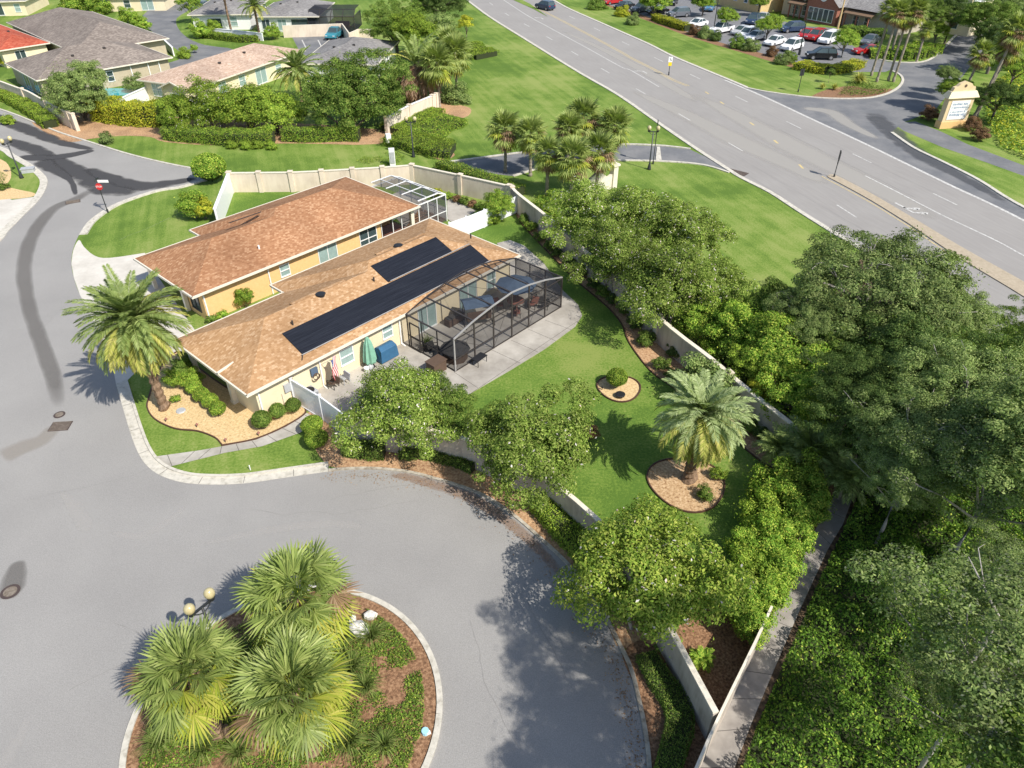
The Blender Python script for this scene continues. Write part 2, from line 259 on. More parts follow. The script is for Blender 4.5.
# ------------------------------------------------------------------ object helpers
def tag(o, label=None, cat=None, group=None, kind=None):
    if label: o['label'] = label
    if cat: o['category'] = cat
    if group: o['group'] = group
    if kind: o['kind'] = kind
    return o
def thing(name, label, cat, loc=(0, 0, 0), rz=0, group=None):
    o = bpy.data.objects.new(name, None); COL.objects.link(o); o.empty_display_size = .3
    o.location = loc; o.rotation_euler = (0, 0, rz); return tag(o, label, cat, group)
class MB:
    """collects shapes into one mesh"""
    def __init__(s): s.v = []; s.f = []; s.m = []
    def add(s, vs, fs, mi=0):
        b = len(s.v); s.v += [tuple(x) for x in vs]; s.f += [tuple(i+b for i in f) for f in fs]; s.m += [mi]*len(fs); return s
    def box(s, c, d, rz=0, mi=0, M4=None):
        x, y, z = d[0]/2, d[1]/2, d[2]/2; cs, sn = math.cos(rz), math.sin(rz)
        vs = []
        for k in (-z, z):
            for (i, j) in ((-x, -y), (x, -y), (x, y), (-x, y)):
                p = Vector((c[0]+i*cs-j*sn, c[1]+i*sn+j*cs, c[2]+k)); vs.append(M4 @ p if M4 else p)
        return s.add(vs, [(3, 2, 1, 0), (4, 5, 6, 7), (0, 1, 5, 4), (1, 2, 6, 5), (2, 3, 7, 6), (3, 0, 4, 7)], mi)
    def bar(s, a, b, w=.05, h=None, mi=0):
        a = Vector(a); b = Vector(b); d = (b-a); L = d.length
        if L < 1e-6: return s
        q = d.to_track_quat('X', 'Z').to_matrix().to_4x4(); q.translation = (a+b)/2
        return s.box((0, 0, 0), (L, w, h or w), 0, mi, q)
    def prism(s, poly, z0, z1, mi=0):
        n = len(poly); vs = [(p[0], p[1], z0) for p in poly]+[(p[0], p[1], z1) for p in poly]
        return s.add(vs, [tuple(range(n))[::-1], tuple(range(n, 2*n))]+[(i, (i+1) % n, (i+1) % n+n, i+n) for i in range(n)], mi)
    def poly(s, pts, mi=0): return s.add(pts, [tuple(range(len(pts)))], mi)
    def tube(s, pts, rad, n=8, mi=0, cap=True):
        pts = [Vector(p) for p in pts]; rings = []; b = len(s.v)
        if not isinstance(rad, (list, tuple)): rad = [rad]*len(pts)
        for i, p in enumerate(pts):
            d = (pts[min(i+1, len(pts)-1)]-pts[max(i-1, 0)])
            if d.length < 1e-9: d = Vector((0, 0, 1))
            q = d.to_track_quat('Z', 'Y')
            for k in range(n):
                a = 2*math.pi*k/n; s.v.append(tuple(p+q @ Vector((math.cos(a)*rad[i], math.sin(a)*rad[i], 0))))
        for i in range(len(pts)-1):
            for k in range(n):
                s.f.append((b+i*n+k, b+i*n+(k+1) % n, b+(i+1)*n+(k+1) % n, b+(i+1)*n+k)); s.m.append(mi)
        if cap:
            s.f.append(tuple(b+k for k in range(n))[::-1]); s.m.append(mi)
            s.f.append(tuple(b+(len(pts)-1)*n+k for k in range(n))); s.m.append(mi)
        return s
    def ball(s, c, r, seg=12, ring=8, mi=0, jit=0, rng=None):
        b = len(s.v); rx, ry, rz = r if isinstance(r, (tuple, list)) else (r, r, r)
        for i in range(ring+1):
            ph = math.pi*i/ring
            for k in range(seg):
                a = 2*math.pi*k/seg; j = 1+(rng.uniform(-jit, jit) if jit else 0)
                s.v.append((c[0]+rx*j*math.sin(ph)*math.cos(a), c[1]+ry*j*math.sin(ph)*math.sin(a), c[2]+rz*j*math.cos(ph)))
        for i in range(ring):
            for k in range(seg):
                s.f.append((b+i*seg+k, b+(i+1)*seg+k, b+(i+1)*seg+(k+1) % seg, b+i*seg+(k+1) % seg)); s.m.append(mi)
        return s
    def mesh(s, name, mats, smooth=False):
        me = bpy.data.meshes.new(name); me.from_pydata(s.v, [], s.f)
        for x in (mats if isinstance(mats, (list, tuple)) else [mats]): me.materials.append(x)
        me.polygons.foreach_set('material_index', s.m)
        if smooth: me.polygons.foreach_set('use_smooth', [True]*len(s.f))
        me.validate(); me.update(); return me
    def build(s, name, mats, parent=None, smooth=False, loc=(0, 0, 0), rz=0, bevel=0):
        o = bpy.data.objects.new(name, s.mesh(name, mats, smooth)); COL.objects.link(o); o.parent = parent; o.location = loc; o.rotation_euler = (0, 0, rz)
        if bevel:
            b = o.modifiers.new('b', 'BEVEL'); b.width = bevel; b.segments = 2; b.limit_method = 'ANGLE'
        return o
def copy_tree(o, parent=None):
    c = o.copy(); COL.objects.link(c); c.parent = parent
    for ch in list(o.children): copy_tree(ch, c)
    return c
def smooth(pts, n=6, closed=False):
    """Catmull-Rom through 2-D points"""
    P_ = [Vector((p[0], p[1])) for p in pts]; N = len(P_); out = []
    for i in range(N if closed else N-1):
        g = (lambda k: P_[k % N]) if closed else (lambda k: P_[max(0, min(N-1, k))])
        a, b, c, d = g(i-1), g(i), g(i+1), g(i+2)
        for k in range(n):
            t = k/n; out.append(.5*((2*b)+(-a+c)*t+(2*a-5*b+4*c-d)*t*t+(-a+3*b-3*c+d)*t**3))
    if not closed: out.append(P_[-1])
    return out
def gp(px): return [G(*p).to_2d() for p in px]
def sheet(name, poly, z, m, kind='structure', label=None, cat=None, thick=0):
    """flat polygon (world xy) triangulated; optional thickness"""
    bm = bmesh.new(); vs = [bm.verts.new((p[0], p[1], z)) for p in poly]; f = bm.faces.new(vs)
    bmesh.ops.recalc_face_normals(bm, faces=bm.faces)
    if f.normal.z < 0: f.normal_flip()
    if thick:
        r = bmesh.ops.extrude_face_region(bm, geom=[f]); 
        for e in r['geom']:
            if isinstance(e, bmesh.types.BMVert): e.co.z += 0
        # move the original ring down
        for v in vs: v.co.z = z-thick
        if f.is_valid: f.normal_flip()
    bmesh.ops.triangulate(bm, faces=[f for f in bm.faces if len(f.verts) > 4])
    me = bpy.data.meshes.new(name); bm.to_mesh(me); bm.free(); me.materials.append(m)
    o = bpy.data.objects.new(name, me); COL.objects.link(o)
    return tag(o, label, cat, None, kind)
def offset_line(pts, d):
    out = []
    for i, p in enumerate(pts):
        a = pts[max(0, i-1)]; b = pts[min(len(pts)-1, i+1)]; t = (b-a).normalized(); out.append(p+Vector((-t.y, t.x))*d)
    return out
def ribbon(mb, pts, w, z0, z1, mi=0, side=0):
    """raised strip along a world xy line; side: 0 centred, +1 left, -1 right"""
    l = offset_line(pts, w/2 if side == 0 else (w if side > 0 else 0)); r = offset_line(pts, -w/2 if side == 0 else (0 if side > 0 else -w))
    n = len(pts); vs = []
    for a, b in zip(l, r): vs += [(a.x, a.y, z0), (a.x, a.y, z1), (b.x, b.y, z1), (b.x, b.y, z0)]
    fs = []
    for i in range(n-1):
        for k in range(3):
            a = i*4+k; fs.append((a, a+1, a+5, a+4))
    fs += [(0, 3, 2, 1), (4*n-4, 4*n-3, 4*n-2, 4*n-1)]
    return mb.add(vs, [f[::-1] for f in fs], mi)
def struct(o): o['kind'] = 'structure'; return o
def kerb(name, px, w, h=.1, side=0, m='kerb', n=6, closed=False):
    mb = MB(); pts = smooth(gp(px), n); ribbon(mb, pts, w, -.05, h, 0, side); o = struct(mb.build(name, M[m])); return o
def quads(name, C, U, V, mats, midx=None, parent=None, loc=(0, 0, 0)):
    """many small diamond leaves: centres, half-length and half-width vectors (numpy n x 3)"""
    n = len(C); v = np.empty((n, 4, 3), dtype=np.float32)
    v[:, 0] = C-U; v[:, 1] = C+V-.15*U; v[:, 2] = C+U; v[:, 3] = C-V-.15*U
    return rawmesh(name, v.reshape(-1, 3), n, mats, midx)
def rawmesh(name, v, nq, mats, midx=None):
    me = bpy.data.meshes.new(name); me.vertices.add(len(v)); me.vertices.foreach_set('co', np.asarray(v, dtype=np.float32).ravel())
    me.loops.add(nq*4); me.loops.foreach_set('vertex_index', np.arange(nq*4, dtype=np.int32))
    me.polygons.add(nq); me.polygons.foreach_set('loop_start', np.arange(0, nq*4, 4, dtype=np.int32)); me.polygons.foreach_set('loop_total', np.full(nq, 4, dtype=np.int32))
    for x in mats: me.materials.append(x)
    if midx is not None: me.polygons.foreach_set('material_index', np.asarray(midx, dtype=np.int32))
    me.update(calc_edges=True); me.validate(); return me
def unit(a): return a/np.maximum(np.linalg.norm(a, axis=1, keepdims=True), 1e-9)
def leaves(rng, C, Nrm, size, asp=.5, jit=.7):
    n = len(C); nn = unit(Nrm+jit*rng.normal(size=(n, 3))); t = unit(np.cross(nn, rng.normal(size=(n, 3)))); b = np.cross(nn, t)
    s = size*rng.uniform(.6, 1.3, (n, 1)); return C, t*s, b*s*asp

# ------------------------------------------------------------------ plant builders
KIND = {}
def lobes(rng, D, amp):
    f = np.ones(len(D))
    for k in range(5):
        a = unit(rng.normal(size=(1, 3)))[0]; f += amp*np.cos(rng.uniform(2, 5)*np.arccos(np.clip(D@a, -1, 1))+rng.uniform(0, 6))*.5
    return f
def make_tree(kind, seed, r, rz, hc, ncl, nleaf, leaf, mats, clr=.3, low=-.4, asp=.5, amp=.22, second=.0, trunk_r=.16, stems=1, bark='bark', limbs=9, jit=.5, upb=.25, twigs=0, loose=.06):
    rng = np.random.default_rng(seed); rr = random.Random(seed)
    D = unit(rng.normal(size=(ncl*3, 3))); D = D[D[:, 2] > low][:ncl]; n = len(D)
    rad = np.where(rng.random(n) < .25, rng.uniform(.35, .7, n), rng.uniform(.72, 1.06, n))*lobes(rng, D, amp)
    CC = D*rad[:, None]*np.array([r, r, rz])*(1-clr*.6)
    cs = clr*r*rng.uniform(.55, 1.25, n)
    idx = rng.choice(n, nleaf, p=cs**2/np.sum(cs**2))
    off = unit(rng.normal(size=(nleaf, 3))); off[:, 2] = np.where(off[:, 2] < -.3, -off[:, 2]*.6, off[:, 2]); off = unit(off)
    rr_ = rng.random((nleaf, 1))**.28
    P_ = CC[idx]+off*rr_*cs[idx][:, None]*np.array([1, 1, .8*min(1, rz/r+.2)])
    ns = int(nleaf*loose); Ds = unit(rng.normal(size=(ns, 3))); Ds[:, 2] = np.where(Ds[:, 2] < low, -Ds[:, 2], Ds[:, 2])
    f = 1+.13*np.sin(Ds[:, :1]*7+Ds[:, 1:2]*5+seed)+.1*np.sin(Ds[:, 1:2]*11-Ds[:, 2:]*6)
    P_[:ns] = Ds*np.array([r, r, rz])*f*rng.uniform(.62, 1.0, (ns, 1)); off[:ns] = Ds
    C, U, V = leaves(rng, P_, off+.45*D[idx]+np.array([0, 0, upb]), leaf, asp, jit)
    mi = (rng.random(nleaf) < second).astype(int) if second else None
    crown = quads(kind+'_crown', C, U, V, [M[x] for x in mats], mi)
    mb = MB()
    for s in range(stems):
        a = 2*math.pi*s/stems+rr.random(); sp = .0 if stems == 1 else .35*r
        top = Vector((math.cos(a)*sp, math.sin(a)*sp, hc-.15*rz))
        b0 = Vector((math.cos(a)*.12*(stems > 1), math.sin(a)*.12*(stems > 1), 0)); mid = b0.lerp(top, .5)+Vector((rr.uniform(-.1, .1), rr.uniform(-.1, .1), 0))*r*.4
        tr = trunk_r/(stems**.5); mb.tube([b0-Vector((0, 0, 2*hc)), b0, b0+(mid-b0)*.15, mid, top], [tr*1.3, tr*1.15, tr, tr*.8, tr*.5], 8)
        for k in range(limbs//stems):
            q = CC[rr.randrange(n)]; e = Vector((q[0], q[1], q[2]+hc)); m0 = mid.lerp(top, rr.uniform(0, .9)); kx = m0.lerp(e, .5)+Vector((0, 0, rr.uniform(-.1, .25)*r*.4))
            mb.tube([m0, kx, e], [tr*.5, tr*.32, tr*.08], 6)
            for t in range(twigs):
                e2 = e+Vector((rr.uniform(-1, 1), rr.uniform(-1, 1), rr.uniform(-.2, .9)))*clr*r*1.3
                mb.tube([kx.lerp(e, rr.uniform(.3, .9)), e.lerp(e2, .5)+Vector((0, 0, .1)), e2], [tr*.16, tr*.09, tr*.03], 4)
    KIND[kind] = dict(crown=crown, trunk=mb.mesh(kind+'_trunk', M[bark], True), r=r, rz=rz, hc=hc)
def make_ball(kind, seed, r, rz, nleaf, leaf, mats, second=0):
    """clipped shrub: dense leafy skin over a dark twiggy core"""
    rng = np.random.default_rng(seed); D = unit(rng.normal(size=(nleaf, 3))); D[:, 2] = np.abs(D[:, 2])*1.0-.35*(rng.random(nleaf) < .35); D = unit(D)
    P_ = D*np.array([r, r, rz])*(rng.uniform(.88, 1.03, (nleaf, 1))*lobes(rng, D, .05)[:, None])
    C, U, V = leaves(rng, P_, D, leaf, .55, .6); mi = (rng.random(nleaf) < second).astype(int) if second else None
    crown = quads(kind+'_crown', C, U, V, [M[x] for x in mats], mi)
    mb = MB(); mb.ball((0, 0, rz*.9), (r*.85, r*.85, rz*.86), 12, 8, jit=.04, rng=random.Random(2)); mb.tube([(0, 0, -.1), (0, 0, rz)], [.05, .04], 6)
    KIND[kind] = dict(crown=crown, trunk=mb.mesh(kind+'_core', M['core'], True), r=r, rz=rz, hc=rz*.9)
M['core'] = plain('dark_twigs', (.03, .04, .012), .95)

def fan_palm_mesh(name, seed, n, lp, lb, nb=20, dead=6, w=.035, span=118, yl=.74):
    rng = np.random.default_rng(seed); Cs = []; Us = []; Vs = []; mi = []; v = []
    for i in range(n+dead):
        old = i >= n; q = i/n
        e = R(-62+rng.uniform(-15, 10)) if old else R(82-span*q**.9+rng.uniform(-9, 9)); a = i*2.39996+rng.uniform(-.25, .25)
        d = Vector((math.cos(a)*math.cos(e), math.sin(a)*math.cos(e), math.sin(e))); up = Vector((0, 0, 1))
        s = d.cross(up); s = s.normalized() if s.length > .05 else Vector((math.sin(a), -math.cos(a), 0)); nn = s.cross(d)
        L1 = lp*rng.uniform(.75, 1.15)*(.75 if q < .15 else 1); base = d*L1; base.z -= .12*L1*q; m = 2 if old or (q > .4 and rng.random() < .08) else (1 if q > yl+rng.uniform(-.35, .2) else 0)
        # petiole
        pw = s*.018; v += [-pw, pw, base+pw*.6, base-pw*.6]; mi.append(m)
        for k in range(nb):
            ph = (k/(nb-1)-.5)*2*R(118); L = lb*(.62+.38*math.cos(ph*.75))*rng.uniform(.88, 1.08)*(.8 if old else 1)
            dr = (d*math.cos(ph)+s*math.sin(ph)); fold = nn*(-.16*abs(math.sin(ph)))+nn*rng.uniform(-.05, .05)
            midp = base+(dr+fold)*L*.55; tip = base+(dr+fold*1.5)*L*.95+Vector((0, 0, -L*(.06+.16*q)*rng.uniform(.4, 1.5)))
            sd_ = dr.cross(nn).normalized()*w+nn*rng.uniform(-.4, .4)*w
            v += [base, midp+sd_, tip, midp-sd_]; mi.append(m)
    return rawmesh(name, np.array([tuple(x) for x in v]), len(mi), [M['fr_sabal'], M['fr_sabalold'], M['fr_dead']], mi)
def feather_palm_mesh(name, seed, n, L, nl=34, mats=('fr_date', 'fr_dateold', 'fr_dead'), dead=0, e0=84, e1=-32, droop=70, lw=.035, ll=.42, oldq=.72):
    rng = np.random.default_rng(seed); v = []; mi = []
    for i in range(n+dead):
        old = i >= n; q = min(1, i/n)
        e = R(-30+rng.uniform(-12, 10)) if old else R(e0+(e1-e0)*q**.85+rng.uniform(-6, 6)); a = i*2.39996+rng.uniform(-.2, .2)
        Lf = L*rng.uniform(.9, 1.08)*(.72 if q < .08 else 1); pts = [Vector((0, 0, 0))]; tans = []
        K = 10; dp = R(droop)*(1.0 if not old else .9)*rng.uniform(.8, 1.15); tw = rng.uniform(-.12, .12)
        for k in range(K):
            ee = max(R(-88), e-dp*((k+.5)/K)**1.3*(.55+.45*math.cos(e))); aa = a+tw*k/K
            t = Vector((math.cos(aa)*math.cos(ee), math.sin(aa)*math.cos(ee), math.sin(ee))); tans.append(t); pts.append(pts[-1]+t*Lf/K)
        m = 2 if old else (1 if q > oldq+rng.uniform(-.25, .3) else 0)
        for k in range(K):
            s = tans[k].cross(Vector((0, 0, 1))).normalized()*(.03*(1-k/K)+.008); v += [pts[k]-s, pts[k]+s, pts[k+1]+s*.8, pts[k+1]-s*.8]; mi.append(m)
        for j in range(nl):
            u = .1+.9*(j+.5)/nl; k = min(K-1, int(u*K)); fr = u*K-k; p = pts[k].lerp(pts[k+1], fr); t = tans[k]
            s = t.cross(Vector((0, 0, 1))).normalized(); nn = s.cross(t)
            l = ll*(math.sin(math.pi*min(1, .12+.8*u))**.6+.15)*rng.uniform(.85, 1.1)
            for sg in (-1, 1):
                dr = (s*sg*.8+t*(.45+.5*u)+nn*.22+Vector((0, 0, -.12))).normalized(); wv = (t*.9+nn*rng.uniform(-.5, .5)).normalized()*lw
                tip = p+dr*l+Vector((0, 0, -l*.18)); md = p+dr*l*.45
                v += [p, md+wv, tip, md-wv]; mi.append(m)
    return rawmesh(name, np.array([tuple(x) for x in v]), len(mi), [M[x] for x in mats], mi)
def palm_trunk_mesh(name, seed, r0, r1, bark, rough=.12):
    """one metre of trunk height = 1 unit; rings of leaf scars"""
    rr = random.Random(seed); mb = MB(); n = 26; pts = []; rad = []
    for i in range(n+1):
        t = i/n; pts.append((math.sin(t*2.3)*.03, math.cos(t*2)*.03-.03, t)); rad.append((r0+(r1-r0)*t)*(1+(rough if i % 2 else -rough*.4))*(1.25 if i < 2 else 1))
    mb.tube(pts, rad, 10); return mb.mesh(name, M[bark], False)
def grass_tuft_mesh(name, seed, n, L, spread=1.0, w=.012, m='grassblade', bend=.6):
    rng = np.random.default_rng(seed); v = []
    for i in range(n):
        a = rng.uniform(0, 6.283); e = rng.uniform(.15, 1.35)*spread; l = L*rng.uniform(.6, 1.1); o = Vector((math.cos(a), math.sin(a), 0)); s = Vector((-o.y, o.x, 0))*w
        b0 = o*rng.uniform(0, .12)*L*.5; p1 = b0+o*math.sin(e*.6)*l*.5+Vector((0, 0, math.cos(e*.6)*l*.5)); p2 = p1+o*math.sin(e)*l*.5+Vector((0, 0, (math.cos(e)-bend*e)*l*.35))
        v += [b0-s*.6, b0+s*.6, p1+s, p1-s, p1-s, p1+s, p2+s*.1, p2-s*.1]
    return rawmesh(name, np.array([tuple(x) for x in v]), 2*n, [M[m]])

make_tree('myrtle', 11, 2.3, 1.8, 3.2, 120, 38000, .055, ['lf_myrtle', 'petal'], clr=.2, second=.012, amp=.28, stems=4, limbs=12, trunk_r=.14, bark='palebark')
make_tree('flowermyrtle', 12, 2.5, 1.9, 3.6, 130, 40000, .055, ['lf_myrtle', 'petal'], clr=.195, second=.03, stems=4, limbs=12, trunk_r=.14, bark='palebark', amp=.32)
make_tree('leafy', 13, 2.4, 2.0, 3.4, 110, 28000, .066, ['lf_mid'], clr=.2, limbs=10)
make_tree('lush', 14, 2.0, 1.9, 2.4, 90, 26000, .06, ['lf_bright'], clr=.22, stems=3, limbs=9, low=-.7)
make_tree('broad', 15, 4.6, 3.2, 5.5, 220, 64000, .076, ['lf_mid'], clr=.14, limbs=16, trunk_r=.28, amp=.25)
make_tree('oak', 16, 5.2, 3.0, 6.5, 280, 84000, .07, ['lf_oak'], clr=.13, limbs=20, trunk_r=.3, bark='palebark', amp=.13, twigs=2, low=-.3)
make_tree('mossoak', 17, 4.6, 2.6, 6.5, 210, 62000, .062, ['lf_oak', 'lf_moss'], clr=.135, limbs=16, trunk_r=.16, bark='palebark', amp=.3, twigs=1, second=.1, low=-.3)
make_tree('darkoak', 18, 4.8, 3.0, 6, 210, 60000, .075, ['lf_dark'], clr=.14, limbs=14, trunk_r=.3, amp=.3)
make_tree('thin', 19, 1.6, 1.3, 3.2, 30, 4200, .08, ['lf_mid'], clr=.3, limbs=9, trunk_r=.07, twigs=2)
make_tree('shrub', 20, .8, .62, .6, 26, 3600, .055, ['lf_mid'], clr=.36, stems=3, limbs=6, trunk_r=.05, low=-.8)
make_tree('bigshrub', 21, 1.4, 1.2, 1.2, 40, 9000, .07, ['lf_hedge'], clr=.32, stems=3, limbs=8, trunk_r=.06, low=-.8)
make_ball('ball', 22, .55, .5, 2600, .045, ['lf_bright'])
make_ball('roundbush', 23, 1.1, .9, 6000, .06, ['lf_hedge'])
make_tree('lowplant', 24, .42, .3, .28, 14, 900, .06, ['lf_mid'], clr=.42, stems=2, limbs=3, trunk_r=.02, low=-.6)

def place(kind, px, py, rpx, zc, label, cat='tree', group=None, leaf=None, name=None, sq=1.0, rz=None):
    """a leafy tree or shrub: crown centre seen at (px,py), at height zc metres, crown half width rpx image pixels"""
    K = KIND[kind]; p = G(px, py, zc); s = rpx/ppm(p)/K['r']
    isb = kind in ('ball', 'roundbush', 'shrub', 'bigshrub', 'lowplant')
    t = thing(name or ('shrub' if isb else 'tree'), label, cat, (p.x, p.y, 0), (px*1.7+py) % 6.28 if rz is None else rz, group)
    tr = bpy.data.objects.new('stems' if isb else 'trunk', K['trunk']); COL.objects.link(tr); tr.parent = t; tr.scale = (s, s, s); tr.location = (0, 0, zc-K['hc']*s)
    c = bpy.data.objects.new('crown' if not isb else 'foliage', K['crown']); COL.objects.link(c); c.parent = t; c.location = (0, 0, zc); c.scale = (s, s, s*sq)
    if leaf:
        c.material_slots[0].link = 'OBJECT'; c.material_slots[0].material = M[leaf]
    return t
PALM = dict(
    sabal=(fan_palm_mesh('fan_crown', 31, 54, .8, .85, 20, 14, .042, 140, .85), palm_trunk_mesh('fan_trunk', 1, .17, .15, 'graypalm'), 1.5),
    bigsabal=(fan_palm_mesh('wide_fan_crown', 32, 54, .9, .88, 26, 12, .03), palm_trunk_mesh('boot_trunk', 2, .22, .2, 'palmbark', .25), 1.65),
    date=(feather_palm_mesh('feather_crown', 33, 125, 3.3, 50, droop=66, e1=-55, ll=.46, lw=.045, oldq=.5), palm_trunk_mesh('date_trunk', 3, .25, .25, 'palmbark', .22), 3.0),
    silverdate=(feather_palm_mesh('silvery_feather_crown', 34, 100, 2.35, 46, ('fr_silver', 'fr_dateold', 'fr_dead'), oldq=.5, ll=.36, lw=.034, droop=80, e1=-52), palm_trunk_mesh('stout_trunk', 4, .3, .27, 'palmbark', .25), 2.2),
    fardate=(feather_palm_mesh('small_feather_crown', 35, 44, 2.6, 26, lw=.06, e1=-15), palm_trunk_mesh('far_trunk', 5, .2, .18, 'palmbark', .2), 2.4),
    deaddate=(feather_palm_mesh('dead_feather_crown', 36, 9, 2.6, 24, ('fr_date', 'fr_dateold', 'fr_dead'), dead=44, lw=.06, e1=30), palm_trunk_mesh('dead_trunk', 6, .24, .2, 'palmbark', .2), 2.4),
    areca=(feather_palm_mesh('areca_crown', 37, 40, 1.7, 26, ('fr_date', 'fr_date', 'fr_dead'), e1=5, lw=.035, ll=.4), palm_trunk_mesh('thin_trunk', 7, .09, .07, 'graypalm'), 1.5),
    fern=(feather_palm_mesh('fern_crown', 38, 20, .75, 18, ('lf_bright', 'lf_bright', 'fr_dead'), e0=70, e1=5, lw=.03, ll=.22), palm_trunk_mesh('stub', 8, .04, .04, 'palmbark'), .7),
)
def palm(kind, base, h, rpx, label, group=None, lean=(0, 0), crown_px=None, rz=None, cat='palm tree', s=None):
    """base: photo position of the trunk foot (or crown_px: the crown centre)"""
    cr, tk, r0 = PALM[kind]
    p = G(*base) if base else G(crown_px[0], crown_px[1], h)
    s = s or rpx/ppm((p.x, p.y, h))/r0
    t = thing('palm_tree' if cat == 'palm tree' else cat.replace(' ', '_'), label, cat, (p.x, p.y, 0), 0, group); t.rotation_euler = (lean[0], lean[1], (px_seed(p)) if rz is None else rz)
    tr = bpy.data.objects.new('trunk', tk); COL.objects.link(tr); tr.parent = t; tr.scale = (1, 1, h) if s > .8 else (.8, .8, h)
    c = bpy.data.objects.new('fronds', cr); COL.objects.link(c); c.parent = t; c.location = (0, 0, h); c.scale = (s, s, s); return t
def px_seed(p): return (p.x*3.7+p.y*1.3) % 6.28

def hedge(name, pxs, wid, h, leaf, label, cat='hedge', dens=260, lsize=.06, n=5, group=None, world=None, core=.8):
    """clipped or loose hedge along a line of photo positions"""
    pts = world or smooth(gp(pxs), n); rng = np.random.default_rng(int(abs(pts[0].x*31+pts[0].y*17)) % 9999)
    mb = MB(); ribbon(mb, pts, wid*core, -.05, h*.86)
    seg = [(pts[i], pts[i+1]) for i in range(len(pts)-1)]; Ls = np.array([(b-a).length for a, b in seg]); tot = Ls.sum()
    cnt = int(dens*tot*(wid+2*h)); idx = rng.choice(len(seg), cnt, p=Ls/tot); A = np.array([tuple(seg[i][0]) for i in idx]); B = np.array([tuple(seg[i][1]) for i in idx])
    u = rng.random((cnt, 1)); T = unit(B-A); Nn = np.c_[-T[:, 1], T[:, 0]]; P2 = A+(B-A)*u
    per = wid+2*h; s = rng.random(cnt)*per; off = np.clip(s-h, 0, wid)-wid/2; z = np.where(s < h, s, np.where(s > h+wid, per-s, h))
    bump = (np.sin(P2[:, 0]*2.1)+np.cos(P2[:, 1]*2.7))*.06*h
    P3 = np.c_[P2+Nn*off[:, None]*(1+.08*np.sin(P2[:, :1]*3)), z+np.where(z > .5*h, bump, 0)]+rng.normal(size=(cnt, 3))*.05*min(1, h)
    Nr = np.c_[Nn*np.where(s < h, -1, np.where(s > h+wid, 1, 0))[:, None], np.where((s >= h) & (s <= h+wid), 1., .25)]
    C, U, V = leaves(rng, P3, Nr, lsize, .55, .7); me = quads(name, C, U, V, [M[leaf]])
    o = thing(name, label, cat, (0, 0, 0), 0, group)
    f = bpy.data.objects.new('foliage', me); COL.objects.link(f); f.parent = o; mb.build('twigs', M['core'], o); return o
def cover(name, pxs, h, leaf, dens, lsize, label=None, seed=5, mounds=.5, holes=0.0, kind='stuff', world=None, mats=None, second=0):
    """low plants nobody could count, over a polygon of photo positions"""
    poly = np.array([tuple(p) for p in (world or gp(pxs))]); rng = np.random.default_rng(seed)
    mn, mx = poly.min(0), poly.max(0); area = (mx-mn).prod(); n = int(area*dens); P_ = rng.uniform(mn, mx, (n, 2))
    ins = np.zeros(n, bool); j = len(poly)-1
    for i in range(len(poly)):
        a, b = poly[i], poly[j]; c = ((a[1] > P_[:, 1]) != (b[1] > P_[:, 1])) & (P_[:, 0] < (b[0]-a[0])*(P_[:, 1]-a[1])/(b[1]-a[1]+1e-12)+a[0]); ins ^= c; j = i
    P_ = P_[ins]; X, Y = P_.T
    f = .5+.22*np.sin(X*1.3+1.7*np.sin(Y*.7))+.2*np.cos(Y*1.7+1.3*np.sin(X*1.1+2))+.12*np.sin(X*4.1+Y*2.3)+.1*np.cos(Y*5.3-X*3.1)
    if holes: k = f+rng.normal(size=len(f))*.06 > holes; P_ = P_[k]; f = f[k]
    n = len(P_); z = h*(1-mounds+mounds*f)*rng.uniform(.45, 1, n)
    C, U, V = leaves(rng, np.c_[P_, z], np.tile([0, 0, 1.], (n, 1)), lsize, .55, .55)
    mi = (rng.random(n) < second).astype(int) if second else None
    o = bpy.data.objects.new(name, quads(name, C, U, V, [M[x] for x in (mats or [leaf])], mi)); COL.objects.link(o); return tag(o, label, None, None, kind)

# ------------------------------------------------------------------ ground, roads, paths
mb = MB(); mb.poly([(-700, -300, 0), (700, -300, 0), (700, 1200, 0), (-700, 1200, 0)]); struct(mb.build('lawn', M['lawn']))
# garden lawn inside the walls
sheet('garden_lawn', gp([(235, 191), (290, 190), (414, 181), (460, 194), (520, 213), (566, 251), (617, 300), (662, 340), (710, 372), (800, 445), (835, 480), (800, 560), (740, 650), (705, 735), (640, 590), (590, 545), (545, 497), (470, 450), (425, 440), (330, 425), (320, 400), (440, 300), (230, 230)]), .004, M['backlawn'])
roadL = [(-60, 92), (0, 110), (31, 121.7), (57.8, 132.7), (90, 143), (125, 154), (160, 162.8), (190, 168.7), (215, 172)]
lawn_edge = [(215, 176), (197, 181), (180, 186), (160, 189), (140.6, 194.4), (117, 203), (101.6, 211.5), (87.5, 222.5), (79, 235), (73, 250), (71.5, 264), (74, 278), (80, 295), (92, 318), (104, 342), (112, 362), (116, 384), (122.5, 406.5), (130, 431.5), (137.5, 451.5), (147.5, 466.5), (162.5, 476.5), (185, 483), (212.5, 484.7), (237.5, 484), (256, 482), (293.5, 476.5), (328.5, 471.5), (350, 470), (376, 470), (406, 473), (431, 479), (461, 488), (486, 498.5), (512, 516), (537, 537.5), (569, 568), (597, 606), (619.5, 648.5), (629.5, 671), (637, 701), (643, 731), (647, 768), (648, 830), (640, 900)]
isl_edge = [(-60, 135), (0, 146.7), (15.6, 155.3), (31, 164), (42, 172.5), (47.6, 180.3), (45, 191), (37.5, 202), (23.4, 216), (7.8, 232), (0, 242), (-60, 300)]
road_poly = smooth(gp(roadL), 4)+smooth(gp(lawn_edge), 4)+gp([(300, 1000), (-300, 900), (-300, 400)])+smooth(gp(isl_edge[::-1]), 4)
sheet('local_road', road_poly, .008, M['asphalt'])
